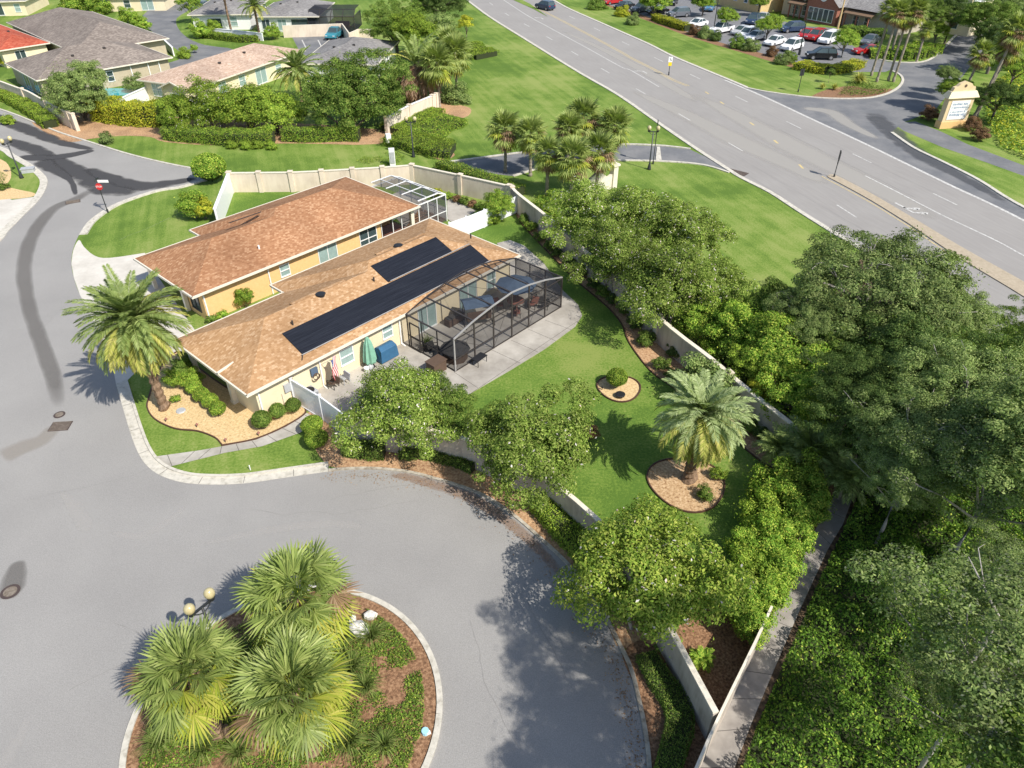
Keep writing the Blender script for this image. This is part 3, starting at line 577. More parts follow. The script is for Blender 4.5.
sheet('far_street', smooth(gp([(150, 0), (150, 8), (140, 20), (150, 30), (165, 42), (180, 52), (178, 60), (150, 68), (175, 75), (215, 62), (235, 50), (205, 45), (188, 38), (178, 28), (177, 18), (190, 8), (182, -4), (170, -20), (150, -20)]), 3, True), .006, M['newasphalt'])
sheet('walled_parking_court', gp([(292, 37), (349, 36), (366, 50), (345, 66), (322, 66), (300, 52)]), .01, M['newasphalt'])
entr = gp([(440, 164), (446, 163), (480, 158.6), (519, 153.5), (560, 149), (600, 146), (629.5, 145), (664, 146.5), (690, 149.5), (730, 168), (745, 180), (729.5, 172.5), (702, 164.5), (659.5, 161), (612, 160.5), (560, 163), (512, 176), (481, 172.5)])
sheet('entrance_street', entr, .008, M['newasphalt'])
hw_l = [(420, -36), (468, 0), (491, 17), (522.5, 36.7), (553.7, 56), (585, 75), (620, 95), (662.5, 124.5), (697, 148), (729, 168.6), (743, 177.4), (772, 192), (797.7, 208.6), (827, 227), (858, 245.7), (905, 274), (960, 311), (1030, 358), (1120, 420)]
hw_r = [(500, -30), (552, 0), (569, 9.4), (597.5, 22), (620, 32), (647, 44), (670, 55.8), (693.7, 66), (725, 79), (745, 87.5), (768, 97.5), (818, 121), (840, 131), (876, 148), (917, 168), (951, 184.5), (993, 204), (1024, 219.5), (1120, 268)]
hl, hr = smooth(gp(hw_l), 3), smooth(gp(hw_r), 3)
sheet('highway', hl+hr[::-1], .014, M['highway'])
sheet('side_road', gp([(745, 88), (768, 92.5), (808, 97.5), (840, 99.2), (868, 98.5), (884, 95.5), (893, 92), (900.5, 87), (904, 80.5), (901, 75), (893, 71), (875, 67), (862, 60), (905, 63), (928, 61), (943, 50), (960.5, 32.5), (985, 22), (1000, 30), (975, 60), (960, 80), (935, 110), (905, 122), (890, 132.7), (912, 148), (940.6, 162), (975, 179.4), (1002, 196.5), (1024, 209), (1080, 240), (1024, 222), (917, 170), (840, 133), (768, 99)]), .01, M['newasphalt'])
sheet('car_park', gp([(560, -30), (600, 2), (640, 16), (690, 34), (740, 50), (790, 62), (830, 66), (850, 72), (885, 72), (900, 66), (868, 55), (850, 44), (835, 28), (800, 26), (765, 16), (735, 7), (700, -14)]), .006, M['lot'])
sheet('side_path', gp([(893, 123), (915.5, 121.5), (942, 132), (968, 144.5), (1024, 165.5), (1080, 186), (1080, 196), (1024, 176), (985, 162), (943, 147.5), (903, 130.5)]), .006, M['newasphalt'])
# right-hand path of slabs
pl = [(835.5, 494), (823, 514), (813, 534), (795.5, 576), (782, 600), (757, 641), (738, 681), (716, 725), (697, 768), (660, 850)]
pr = [(854, 494), (843, 524), (828, 549), (815.5, 576), (800.5, 608.5), (783, 648.5), (768, 684), (752, 722), (734.5, 768), (705, 850)]
PL, PR = gp(pl), gp(pr)
sheet('garden_path', PL+PR[::-1], .03, M['walk'], thick=.05)
mbj = MB(); SL, SR = smooth(PL, 12), smooth(PR, 12)
k = 0
while k < len(SL):
    a, b = SL[k], SR[min(k, len(SR)-1)]; mbj.bar((a.x, a.y, .031), (b.x, b.y, .031), .025, .006); 
    j = k
    while j < len(SL) and (SL[j]-a).length < 1.5: j += 1
    k = j
struct(mbj.build('path_joints', M['joint']))
# driveways, patio
sheet('driveway', smooth(gp([(71.5, 264), (73.5, 250), (79, 240), (84, 247), (95, 256), (110, 258), (145, 253)]), 3)+gp([(150, 265), (192, 326), (205, 345), (186, 350), (170, 358), (150, 366), (136, 372), (128, 380), (116, 384), (112, 362), (104, 342), (92, 318), (80, 295), (74, 278)]), .016, M['concrete'])
sheet('neighbour_driveway', gp([(-60, 190), (0, 195), (12, 200), (34, 197), (41, 190), (45, 191), (37.5, 202), (23.4, 216), (7.8, 232), (0, 242), (-60, 300)]), .016, M['concrete'])
walk_px = [(150, 457.5), (200, 450.5), (225, 446), (256, 440), (286, 427), (307, 413), (318, 421), (300, 433), (262, 446.5), (225, 453), (185, 463), (167, 467.5)]
sheet('front_walk', gp(walk_px), .02, M['walk2'])
patio = sheet('patio_slab', gp([(322, 410), (308, 392), (320, 375), (405, 330), (480, 300), (505, 262), (497, 243.5), (510, 240.5), (524, 246), (544, 264), (563, 291), (578, 305), (582, 316), (575, 327), (544.5, 349.5), (512, 369.5), (470, 394), (440, 412), (400, 430), (340, 440)]), .05, M['slab'], thick=.1)
mb = MB()
for a, b in (((454, 372), (478, 388)), ((492, 350), (520, 363)), ((528, 329), (556, 341)), ((470, 394), (582, 318)), ((430, 385), (455, 402)), ((511, 340), (538, 352)), ((545, 320), (572, 330))):
    a, b = G(*a, .052), G(*b, .052); mb.bar(a, b, .025, .005)
struct(mb.build('patio_joints', M['joint']))
sheet('neighbour_patio', gp([(447.5, 219), (447, 200), (452, 199.5), (476, 211), (468, 216), (452, 223)]), .03, M['slab'])
sheet('cage_floor', gp([(380, 200), (402, 190), (447, 208), (446, 220), (420, 214), (405, 228)]), .012, M['slab'])
sheet('brick_patio', gp([(405, 228), (420, 208), (446, 219), (430, 232)]), .014, M['soil'])
mb = MB(); wl = smooth(gp([(152, 457.2), (200, 450.5), (225, 446), (256, 440), (286, 427), (306, 414)]), 8); wr = smooth(gp([(168, 467), (185, 463), (225, 453), (262, 446.5), (300, 433), (317, 421.5)]), 8)
for k in range(3, len(wl)-1, 4): mb.bar((wl[k].x, wl[k].y, .021), (wr[min(k, len(wr)-1)].x, wr[min(k, len(wr)-1)].y, .021), .03, .006)
struct(mb.build('walk_joints', M['joint']))
# kerbs (concrete edge with flat gutter)
def flush_kerb(name, px, w=.55, h=.07):
    mb = MB(); pts = smooth(gp(px), 5); ribbon(mb, offset_line(pts, 0), w, -.05, .03, 0, 1)
    ribbon(mb, offset_line(pts, w), .16, -.05, h+.05, 0, 1); return struct(mb.build(name, M['kerb']))
mbk = MB(); kp = smooth(gp(lawn_edge[16:28]), 6)
dk = 0
for i in range(1, len(kp)-1):
    dk += (kp[i]-kp[i-1]).length
    if dk > 2.4: t_ = (kp[i+1]-kp[i-1]).normalized(); n_ = Vector((-t_.y, t_.x)); q_ = kp[i]+n_*.01; r_ = kp[i]+n_*.54; mbk.bar((q_.x, q_.y, .031), (r_.x, r_.y, .031), .025, .008); dk = 0
struct(mbk.build('kerb_joints', M['joint']))
flush_kerb('kerb', lawn_edge[:9]); flush_kerb('kerb', lawn_edge[16:28])
kerb('kerb', lawn_edge[27:], .17, .08, 1, 'thinkerb'); kerb('kerb', roadL, .25, .1, 1)
mb = MB(); ribbon(mb, smooth(gp(isl_edge), 5), .7, -.05, .06, 0, -1); struct(mb.build('kerb', M['kerb']))
kerb('kerb', hw_l, .5, .08, -1, n=3); kerb('kerb', hw_r[:10], .5, .08, 1, n=3)
kerb('kerb', [(745, 88), (768, 92.5), (808, 97.5), (840, 99.2), (868, 98.5), (884, 95.5), (893, 92), (900.5, 87), (904, 80.5), (901, 75), (893, 71)], .35, .1, 1)
kerb('kerb', [(862, 54), (880, 60), (905, 63), (928, 61), (943, 50), (960.5, 32.5), (985, 20)], .35, .1, 1)
kerb('kerb', [(890, 132.7), (912, 148), (940.6, 162), (975, 179.4), (1002, 196.5), (1024, 209), (1080, 238)], .4, .1, 1)
kerb('kerb', [(440, 164), (446, 163), (480, 158.6), (519, 153.5), (560, 149), (600, 146), (629.5, 145), (664, 146.5), (690, 149.5)], .3, .1, 1)
kerb('kerb', [(730, 172.5), (702, 164.5), (659.5, 161), (612, 160.5), (560, 163), (512, 176)], .3, .1, 1)
# round island
IC = Vector((-8.95, 15.10)); IR = 6.17
circ = [IC+Vector((math.cos(a), math.sin(a)))*IR for a in [2*math.pi*k/96 for k in range(97)]]
sheet('island_bed', [IC+(p-IC)*.97 for p in circ[:-1]], .05, M['soil'])
mb = MB(); ribbon(mb, circ, .24, -.05, .12, 0, 1); struct(mb.build('island_kerb', M['kerb']))
# traffic island on the highway
mi_l = [(827, 176.6), (829, 178.3), (840, 184), (870, 200.5), (900, 219), (915.5, 229), (960, 259), (1010, 289), (1100, 345)]
mi_r = [(827, 176.6), (831, 175), (840, 178), (870, 193.5), (900, 211), (921, 223.5), (960, 247), (1012, 276), (1110, 331)]
ml, mr_ = smooth(gp(mi_l), 3), smooth(gp(mi_r), 3)
sheet('median_island', ml+mr_[::-1], .09, M['mediantop'], thick=.12)
mgl = gp([(505, -4), (513, 0), (533, 9), (548, 17), (530, 4), (522, 0), (512, -6), (470, -28), (450, -28)]); sheet('median_grass', mgl, .05, M['lawn'])
# painted markings
def stripes(name, pxline, wid, m, dash=None, z=.022, n=3):
    pts = smooth(gp(pxline), n*4); mb = MB()
    L = 0; on = []; cur = []
    for i in range(len(pts)-1):
        mb.poly([(*offset_line(pts, wid/2)[i], z), (*offset_line(pts, -wid/2)[i], z), (*offset_line(pts, -wid/2)[i+1], z), (*offset_line(pts, wid/2)[i+1], z)])
    return struct(mb.build(name, M[m]))
def dashes(name, centres, ln, wid, m, z=.022):
    mb = MB(); P_ = gp(centres)
    for i, p in enumerate(P_):
        a = P_[max(0, i-1)]; b = P_[min(len(P_)-1, i+1)]; t = (b-a).normalized()*ln/2; s = Vector((-t.y, t.x)).normalized()*wid/2
        mb.poly([(*(p-t-s), z), (*(p+t-s), z), (*(p+t+s), z), (*(p-t+s), z)])
    return struct(mb.build(name, M[m]))
dashes('lane_markings', [(478.5, -5), (491.2, 3.9), (506.9, 14.4), (526.7, 25.3), (549.4, 38.3), (574.8, 53.4), (605.3, 70.8), (640.6, 91.4), (684.4, 117.2), (735.5, 147)], 3.05, .16, 'roadwhite')
dashes('lane_markings', [(572, 17.5), (596.9, 29.4), (625.6, 43.5), (658.4, 59.5), (695, 76.7), (741.4, 99.2), (793.75, 125.2), (862, 158.4), (944.8, 199.2), (1050, 250)], 3.05, .16, 'roadwhite')
dashes('lane_markings', [(790, 178), (846.5, 211.2), (915, 255)][1:], 3.05, .16, 'roadwhite')
stripes('lane_line', [(480, -16), (522.5, 12.5), (547.5, 26.6), (585, 47), (620, 66.4), (631, 70.6), (659, 87)], .18, 'roadwhite')
stripes('lane_line', [(865, 175.8), (900, 193.5), (940.6, 214.5), (994.5, 240), (1024, 256), (1080, 286)], .18, 'roadwhite')
stripes('edge_line', [(x, y+1.2) for x, y in hw_r[8:]], .35, 'roadwhite')
def shifted(px, d): 
    return offset_line(smooth(gp(px), 4), d)
for d in (-.2, .2):
    pts = shifted([(500, -12), (520, 0), (547.5, 13.3), (585, 32.8), (620, 51.6), (631, 58), (654.7, 70), (673, 80), (688, 86)], d); mb = MB()
    l, r = offset_line(pts, .07), offset_line(pts, -.07)
    for i in range(len(pts)-1): mb.poly([(*l[i], .022), (*r[i], .022), (*r[i+1], .022), (*l[i+1], .022)])
    struct(mb.build('centre_line', M['roadyellow']))
dashes('centre_markings', [(707, 93), (722, 103), (752, 124), (776, 142), (801, 166.6)], 1.2, .25, 'roadyellow')
stripes('island_line', [(822, 176.5), (829, 180.5), (840, 186.2), (870, 202.5), (900, 221), (915.5, 231), (960, 262)], .12, 'roadyellow')
def arrow(px, py, ang, L=2.6, z=.024):
    p = G(px, py); d = Vector((math.cos(ang), math.sin(ang))); s = Vector((-d.y, d.x)); mb = MB()
    q = lambda a, b: (p.x+d.x*a+s.x*b, p.y+d.y*a+s.y*b, z)
    mb.poly([q(-L/2, -.12), q(.1, -.12), q(.1, .12), q(-L/2, .12)]); mb.poly([q(.1, -.12), q(.5, .5), q(.3, .65), q(.1, .35)]); mb.poly([q(.1, .7), q(.9, .8), q(.55, 1.3)][::1])
    mb.poly([q(.35, .55), q(.55, .4), q(.85, .85), q(.6, .95)]); return struct(mb.build('turn_arrow', M['roadwhite']))
HW = math.atan2((G(931, 290)-G(700, 148)).y, (G(931, 290)-G(700, 148)).x)
arrow(643, 71.5, HW+math.pi); arrow(541, 18, HW+math.pi); arrow(905, 208, HW); arrow(913, 212.5, HW)
mb = MB(); c = gp([(657, 147.5), (659.8, 147.5), (661.5, 161), (655.5, 161)]); mb.prism([tuple(q) for q in c], 0, .1); struct(mb.build('entrance_divider', M['kerb']))

# ------------------------------------------------------------------ stains and worn patches (soft-edged sheets)
def stain(name, px, wid, m, z, n=8, world=None):
    """px: centre line; wid: width in metres (number or list)"""
    pts = world or smooth(gp(px), n); N_ = len(pts); ws = [wid]*N_ if isinstance(wid, (int, float)) else list(np.interp(np.linspace(0, 1, N_), np.linspace(0, 1, len(wid)), wid))
    K = 9; v = []; fade = []
    for i, p in enumerate(pts):
        a = pts[max(0, i-1)]; b = pts[min(N_-1, i+1)]; t = (b-a).normalized(); s = Vector((-t.y, t.x))
        for k in range(K):
            u = k/(K-1)*2-1; q = p+s*u*ws[i]/2; v.append((q.x, q.y, z)); e = min(1, i/(N_*.12+1e-9), (N_-1-i)/(N_*.12+1e-9)); fade.append(max(0, (1-u*u)*e))
    f = [(i*K+k, i*K+k+1, (i+1)*K+k+1, (i+1)*K+k) for i in range(N_-1) for k in range(K-1)]
    me = bpy.data.meshes.new(name); me.from_pydata(v, [], f); me.materials.append(m); at = me.attributes.new('fade', 'FLOAT', 'POINT'); at.data.foreach_set('value', fade)
    o = bpy.data.objects.new(name, me); COL.objects.link(o); o['kind'] = 'structure'; return o
S_dark = stainmat('dark_asphalt_stain', (.13, .12, .11), .42, .5, .6); S_wet = stainmat('wet_asphalt', (.075, .075, .078), .9, .5)
S_soft = stainmat('faint_stain', (.22, .205, .19), .3, .25); S_pale = stainmat('pale_scuff', (.5, .48, .45), .3, 2.5); S_brown = stainmat('brown_wash', (.31, .26, .2), .25, .3)
S_rust = stainmat('leaf_litter_stain', (.32, .18, .1), .35, 4); S_worn = stainmat('worn_pale_asphalt', (.43, .41, .375), .6, .25, .35); S_blue = stainmat('fresh_asphalt', (.1, .105, .115), .6, .6)
stain('road_stain', [(98, 185), (78, 198), (55, 208), (38, 226), (27, 250), (24, 275), (30, 310), (42, 345), (54, 380), (60, 415)], [1.2, 1.6, 1.6, 1.5, 1.3, 1.3, 1.1], S_dark, .013)
stain('wet_patch', [(0, 138), (30, 148), (55, 160), (80, 173), (110, 188), (140, 193)], [1.5, 2.5, 2.4, 3, 4.2, 2], S_wet, .014)
stain('wet_patch', [(85, 168), (110, 178), (140, 186), (165, 184), (200, 178)], [1.5, 2.2, 2.8, 2.5, 1], S_wet, .016)
stain('wet_patch', [(18, 156), (40, 158), (70, 155), (95, 150)], [1, 2.4, 2.2, 1], S_wet, .018)
stain('wet_patch', [(40, 160), (52, 168), (70, 180), (76, 196)], [2.5, 2.2, .8, .5], S_wet, .020)
stain('wet_patch', [(-20, 112), (20, 127), (60, 142), (95, 150)], [2.2, 2.6, 2, .8], S_wet, .015)
stain('road_stain', [(0, 458), (20, 448), (42, 440), (56, 425)], [2, 1.8, 1.5, 1], S_brown, .013)
stain('road_stain', [(18, 560), (15, 575), (12, 588), (6, 600)], [.6, 1.3, 1.4, .8], S_dark, .013)
stain('road_scuff', [(60, 490), (75, 508), (84, 524), (86, 532)], [.3, .9, 1, .5], S_pale, .014)
stain('road_scuff', [(110, 532), (140, 536), (170, 520), (185, 505)], [.3, .6, .6, .3], S_pale, .014)
stain('road_scuff', [(30, 712), (18, 740), (5, 762), (-6, 790)], [.2, .6, .9, .6], S_pale, .014)
stain('road_scuff', [(200, 545), (270, 530), (330, 524), (365, 528)], [.3, .7, .7, .4], S_pale, .014)
stain('leaf_litter', [(385, 473), (425, 482), (475, 500), (525, 536), (566, 580)], [.5, .8, .9, .8, .5], S_rust, .0145)
stain('worn_asphalt', [(630, 90), (680, 112), (740, 142), (790, 165), (830, 186)], [1, 3.5, 5, 4, 1.5], S_worn, .0185)
stain('worn_asphalt', [(690, 92), (740, 118), (790, 145), (850, 175), (890, 195), (940, 222)], [1.5, 4, 5.5, 4.5, 4, 2], S_worn, .0195)
stain('worn_asphalt', [(800, 108), (830, 112), (850, 125), (880, 140)], [1.5, 3, 2.5, 1], S_worn, .0125)
stain('worn_asphalt', [(560, 30), (600, 48), (650, 74), (700, 104)], [.5, 2, 3, 1.5], S_worn, .0175)
stain('fresh_asphalt_patch', [(870, 112), (890, 130), (920, 155), (960, 176), (1010, 205)], [3, 3.5, 3, 2, 1], S_blue, .0125)

# cracks and seams in the asphalt
def crack(px0, ang, L, seed, z=.0145, w=.02, wig=.35, m='joint'):
    rr = random.Random(seed); p = G(*px0).to_2d(); mb = MB(); a = ang; pts = [p]
    for k in range(int(L/.3)): a += rr.uniform(-wig, wig); a += (ang-a)*.3; p = p+Vector((math.cos(a), math.sin(a)))*.3; pts.append(p)
    for i in range(len(pts)-1):
        ww = w*rr.uniform(.5, 1.3); l, r_ = offset_line(pts, ww/2), offset_line(pts, -ww/2); mb.poly([(*l[i], z), (*r_[i], z), (*r_[i+1], z), (*l[i+1], z)])
    return struct(mb.build('asphalt_crack', M[m]))
M['peach'] = mat('peach_render', [(.3, (.62, .48, .28)), (.7, (.7, .56, .35))], scale=2, rough=.9)
M['seam'] = plain('sealed_seam', (.215, .205, .195))
for i, (q, a, L) in enumerate((((30, 500), .3, 7), ((110, 620), -.4, 5), ((330, 500), .2, 8), ((470, 620), -1.2, 6), ((250, 510), .1, 9), ((40, 330), 1.3, 9), ((120, 240), 1.0, 8), ((70, 690), .8, 5), ((520, 590), -1.1, 5))): crack(q, a, L, i, w=.018, m='seam')
for i, (q, L) in enumerate((((560, 60), 60), ((700, 135), 40), ((640, 60), 60), ((760, 110), 30))): crack(q, -HWROT, L, 40+i, .0195, .035, .04, 'seam')
# ------------------------------------------------------------------ beds
def edged(name, px, z, m, n=5, closed=True, edge=True, ew=.07, eh=.09):
    pts = smooth(gp(px), n, closed); sheet(name, pts, z, M[m])
    if edge:
        mb = MB(); ribbon(mb, pts+[pts[0]], ew, -.02, eh); struct(mb.build(name+'_edging', M['edging']))
edged('gravel_bed', [(149, 398), (147.5, 408), (155, 419.5), (175, 429), (197.5, 431.5), (215, 438), (222, 445), (225, 445.3), (256, 439.2), (286, 426.3), (306, 412.5), (297, 404), (280, 395), (235, 392), (195, 365), (180, 352), (165, 362), (155, 380)], .02, 'gravel', 4)
edged('mulch_bed', [(307, 414), (318, 422), (305, 432), (314, 447), (328, 466), (350, 468), (376, 468.5), (406, 471.5), (431, 477.5), (461, 486), (486, 496), (512, 514), (537, 535.5), (569, 565.5), (597, 602), (613, 638), (622, 648), (660, 640), (600, 550), (555, 502), (480, 455), (425, 440), (345, 432), (326, 405)], .018, 'mulch', 2, edge=False)
edged('wall_mulch', [(521, 214), (519, 221), (545, 249.5), (574.5, 279.5), (607, 307), (622, 325), (629, 343), (650, 371), (673, 388), (715, 422), (745, 449), (768, 466.5), (800, 480), (830, 470), (790, 430), (740, 395), (700, 370), (645, 330), (566, 252)], .018, 'mulch', 3)
edged('corner_mulch', [(760, 640), (800, 560), (830, 500), (835, 480), (800, 475), (768, 500), (740, 560), (700, 600), (672, 640), (690, 690), (712, 728)], .016, 'soil', 2, edge=False)
edged('road_side_mulch', [(622, 655), (632, 680), (640, 711), (645, 735), (649, 768), (650, 810), (700, 790), (712, 735), (695, 705), (662, 655), (640, 640)], .02, 'soil', 2, edge=False)
def ring(name, cx, cy, rx, ry):
    c = G(cx, cy); r = rx/ppm(c); pts = [c.to_2d()+Vector((math.cos(a), math.sin(a)))*r*(1+.05*math.sin(3*a)) for a in [2*math.pi*k/40 for k in range(41)]]
    sheet(name, pts[:-1], .02, M['gravel'] if 'small' in name else M['mulch2']); mb = MB(); ribbon(mb, pts, .07, -.02, .1); struct(mb.build(name+'_edging', M['edging']))
M['mulch2'] = mat('pale_mulch', [(.32, (.2, .1, .05)), (.45, (.42, .27, .14)), (.58, (.55, .38, .22)), (.72, (.66, .5, .32))], scale=7, detail=8, rough=.95, bump=.5, bscale=12)
ring('small_ring_bed', 619, 388.5, 21.5, 16); ring('palm_ring_bed', 686.5, 483.5, 38, 25)
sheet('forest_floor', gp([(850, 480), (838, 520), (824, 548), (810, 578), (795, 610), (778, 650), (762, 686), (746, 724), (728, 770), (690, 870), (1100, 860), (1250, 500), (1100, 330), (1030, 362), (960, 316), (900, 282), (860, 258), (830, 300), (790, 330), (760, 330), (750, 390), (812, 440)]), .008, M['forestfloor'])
edged('sign_bed', [(812, 96), (826, 90), (850, 86), (870, 89), (892, 89), (885, 94), (868, 97.6), (840, 98.3), (815, 97)], .02, 'soil', 3, edge=False)
edged('left_bed', [(-20, 157), (2, 160), (10, 168), (11, 178), (7, 186), (20, 190), (34, 193), (33, 196.5), (12, 199), (-20, 196)], .02, 'gravel', 3, edge=False)
edged('far_bed', [(425, 100), (440, 96), (452, 103), (470, 108), (468, 116), (450, 122), (437, 127), (445, 145), (455, 155), (440, 160), (420, 150), (388, 140), (386, 122)], .012, 'mulch', 3, edge=False)
edged('hedge_bed', [(30, 120), (57, 139), (74, 142), (90, 139), (120, 136), (150, 137), (165, 142), (215, 145.5), (262, 144), (300, 143.5), (380, 144), (385, 130), (200, 118), (60, 112)], .014, 'mulch', 3, edge=False)
edged('lot_bed', [(600, 3), (640, 18), (690, 37), (740, 52), (790, 67), (815, 70), (790, 60), (740, 48), (690, 33), (640, 14)], .01, 'soil', 2, edge=False)

# ------------------------------------------------------------------ houses
TH = R(48.15); HO = (-15.187, 32.681)
def jog_roof(L, w1, w2, uj, ez=2.6, s=.35):
    """hip roof, eaves (0..L) x (0..w1), deeper (w2) beyond uj; local x along the house, y to the back"""
    a, b = w1/2, w2/2; z1, z2 = ez+s*a, ez+s*b
    v = dict(A=(0, 0, ez), B=(L, 0, ez), C=(L-b, b, z2), D=(uj+b, b, z2), E=(uj+a, a, z1), F=(a, a, z1), Gp=(0, w1, ez), H=(uj, w1, ez), I=(uj, w2, ez), J=(L, w2, ez))
    mb = MB()
    for f in ('ABCDEF', ('A', 'F', 'Gp'), ('Gp', 'F', 'E', 'H'), ('H', 'E', 'D', 'I'), ('I', 'D', 'C', 'J'), ('J', 'C', 'B')): mb.poly([v[k] for k in f])
    foot = [(0, 0), (L, 0), (L, w2), (uj, w2), (uj, w1), (0, w1)]
    mb.poly([(x, y, ez-.02) for x, y in foot][::-1])
    return mb, foot
def fascia(mb, foot, ez, h=.16, t=.1, gut=True):
    n = len(foot)
    for i in range(n):
        a, b = Vector(foot[i]), Vector(foot[(i+1) % n]); d = (b-a).normalized(); o = Vector((d.y, -d.x))*(t/2+.003)
        a2 = a-d*t+o; b2 = b+d*t+o; mb.bar((a2.x, a2.y, ez-h/2+.01), (b2.x, b2.y, ez-h/2+.01), t, h)
FACE = dict(s=(0, -1), n=(0, 1), w=(-1, 0), e=(1, 0))
def window(parent, u, y, z, wd, h, face='s', glass='glass', name='window', mull='h', frame='white', th=.06):
    """pane with its frame as the part; centre of the opening on the wall plane"""
    nx, ny = FACE[face]; t = Vector((-ny, nx, 0)); n = Vector((nx, ny, 0)); c = Vector((u, y, z)); mb = MB(); f = .07
    B_ = lambda a, b, w_: mb.bar(c+t*a[0]+Vector((0, 0, a[1]))+n*.03, c+t*b[0]+Vector((0, 0, b[1]))+n*.03, th+.03, w_)
    B_((-wd/2-f, h/2+f/2), (wd/2+f, h/2+f/2), f); B_((-wd/2-f, -h/2-f/2), (wd/2+f, -h/2-f/2), f+.02)
    V_ = lambda a, w_: mb.bar(c+t*a+Vector((0, 0, -h/2))+n*.03, c+t*a+Vector((0, 0, h/2))+n*.03, w_, th)
    V_(-wd/2-f/2, f); V_(wd/2+f/2, f)
    if 'h' in mull: B_((-wd/2, 0), (wd/2, 0), .05)
    if 'v' in mull: V_(0, .05)
    o = mb.build(name, M[frame], parent)
    g = MB(); q = c+n*.012; x = t*wd/2; zz = Vector((0, 0, h/2)); g.poly([q-x-zz, q+x-zz, q+x+zz, q-x+zz]); g.build('pane', M[glass], o); return o
def wallbox(mb, poly, z1, z0=-.1): return mb.prism(poly, z0, z1)

# --- the main house
hs = thing('house', 'single storey cream house with tan shingle roof carrying long dark solar panels', 'house', (HO[0], HO[1], 0), TH)
mb, foot = jog_roof(23.6, 8.5, 10.1, 8.2); rf = mb.build('roof', M['roof_m'], hs)
mb = MB(); fascia(mb, foot, 2.6); mb.build('fascia', M['fascia'], hs)
mb = MB(); wallbox(mb, [(.7, .5), (23.1, .5), (23.1, 9.6), (8.7, 9.6), (8.7, 8.0), (2.2, 8.0), (2.2, 3.2), (.7, 3.2)], 2.5); mb.build('wall', M['cream'], hs)
mb = MB(); mb.poly([(0.05, .05, 2.5), (.05, 8.45, 2.5), (2.3, 8.45, 2.5), (2.3, .05, 2.5)]); mb.build('soffit', M['soffit'], hs)
sv = lambda u, V, lift: (u, -V, 2.6+.35*min(-V, 10.1+V)+lift)
def panel(u0, u1, V0, V1, name='solar_panel'):
    mb = MB(); a, b, c, d = [Vector(sv(u, V, .05)) for u, V in ((u0, V0), (u1, V0), (u1, V1), (u0, V1))]
    lo = [p-Vector((0, 0, .04)) for p in (a, b, c, d)]; mb.add([*lo, a, b, c, d], [(3, 2, 1, 0), (4, 5, 6, 7), (0, 1, 5, 4), (1, 2, 6, 5), (2, 3, 7, 6), (3, 0, 4, 7)])
    o = mb.build(name, M['solar'], rf)
    return o
panel(4.3, 20.95, -.66, -2.62); panel(12.95, 19.2, -2.72, -4.5)
mb = MB(); mb.tube([sv(4.2, -.6, .1), sv(21.1, -.6, .1)], .035, 6); mb.tube([sv(13.1, -2.67, .1), sv(20.9, -2.67, .1)], .035, 6); mb.build('collector_pipe', M['litbronze'], rf)
for pa_, pb_ in ((sv(4.0, -.3, .08), sv(4.3, -.62, .1)), (sv(20.5, -.05, .05), sv(20.5, -.6, .1))):
    mb = MB(); mb.tube([pa_, pb_], .03, 6); mb.build('feed_pipe', M['bronze'], rf)
for (u, V) in ((8.35, -4.05), (16.2, -5.3)):
    mb = MB(); p = sv(u, V, 0); mb.tube([(p[0], p[1], p[2]-.1), (p[0], p[1], p[2]+.05), (p[0], p[1], p[2]+.1), (p[0], p[1], p[2]+.14)], [.26, .26, .34, .22], 16); mb.build('round_vent', M['black'], rf)
for a, b in (((6.3, -4.45), (10.6, -4.45)), ((14.3, -5.55), (19.0, -5.55))):
    mb = MB(); pa, pb = Vector(sv(*a, .04)), Vector(sv(*b, .04)); pa.z = pb.z = 2.6+.35*min(-a[1], (8.5 if a[0] < 9 else 10.1)+a[1])+.04; mb.bar(pa, pb, .22, .05); mb.build('ridge_vent', M['roof_m'], rf)
    mb = MB(); o_ = Vector((0, .13, -.04)); mb.bar(pa+o_, pb+o_, .04, .05); mb.build('vent_slot', M['bronze'], rf)
for u, V in ((5.3, -2.9), (21.6, -3.2), (12.2, -3.3)):
    mb = MB(); p = sv(u, V, 0); mb.tube([(p[0], p[1], p[2]-.05), (p[0], p[1], p[2]+.3)], .06, 8); mb.build('pipe_vent', M['bronze'], rf)
mb = MB(); mb.bar((-.1, 3.0, 2.72), (1.7, 3.0, 3.02), .12, .1); mb.build('roof_gutter_return', M['fascia'], hs)
window(hs, 7.25, .5, 1.35, .95, 1.1, 's', 'paleglass'); window(hs, 10.7, .5, 1.6, .75, .95, 's', 'paleglass')
window(hs, 14.3, .5, 1.25, 1.6, 2.2, 's', 'paleglass', 'sliding_door', 'v'); window(hs, 18.4, .5, 1.2, 1.7, 2.1, 's', 'paleglass', 'sliding_door', 'v'); window(hs, 20.9, .5, 1.35, .9, 1.4, 's', 'paleglass')
window(hs, 23.1, 3.2, 1.5, 1.2, 1.1, 'e', 'paleglass'); window(hs, 12, 9.6, 1.5, 1.2, 1, 'n', 'paleglass')
window(hs, 2.2, 4.2, 1.35, 1.3, 1.6, 'w', 'glass', 'window', 'hv', 'bronze'); window(hs, 2.2, 6.6, 1.15, 1.0, 2.1, 'w', 'glass', 'door', '', 'bronze')
for y in (3.25, 7.9):
    mb = MB(); mb.box((.55, y, 1.25), (.3, .3, 2.5)); mb.box((.55, y, .1), (.4, .4, .2)); mb.build('porch_column', M['fascia'], hs)
mb = MB(); mb.box((2.7, .42, 1.35), (.42, .16, .55)); mb.build('meter_box', M['grey'], hs)
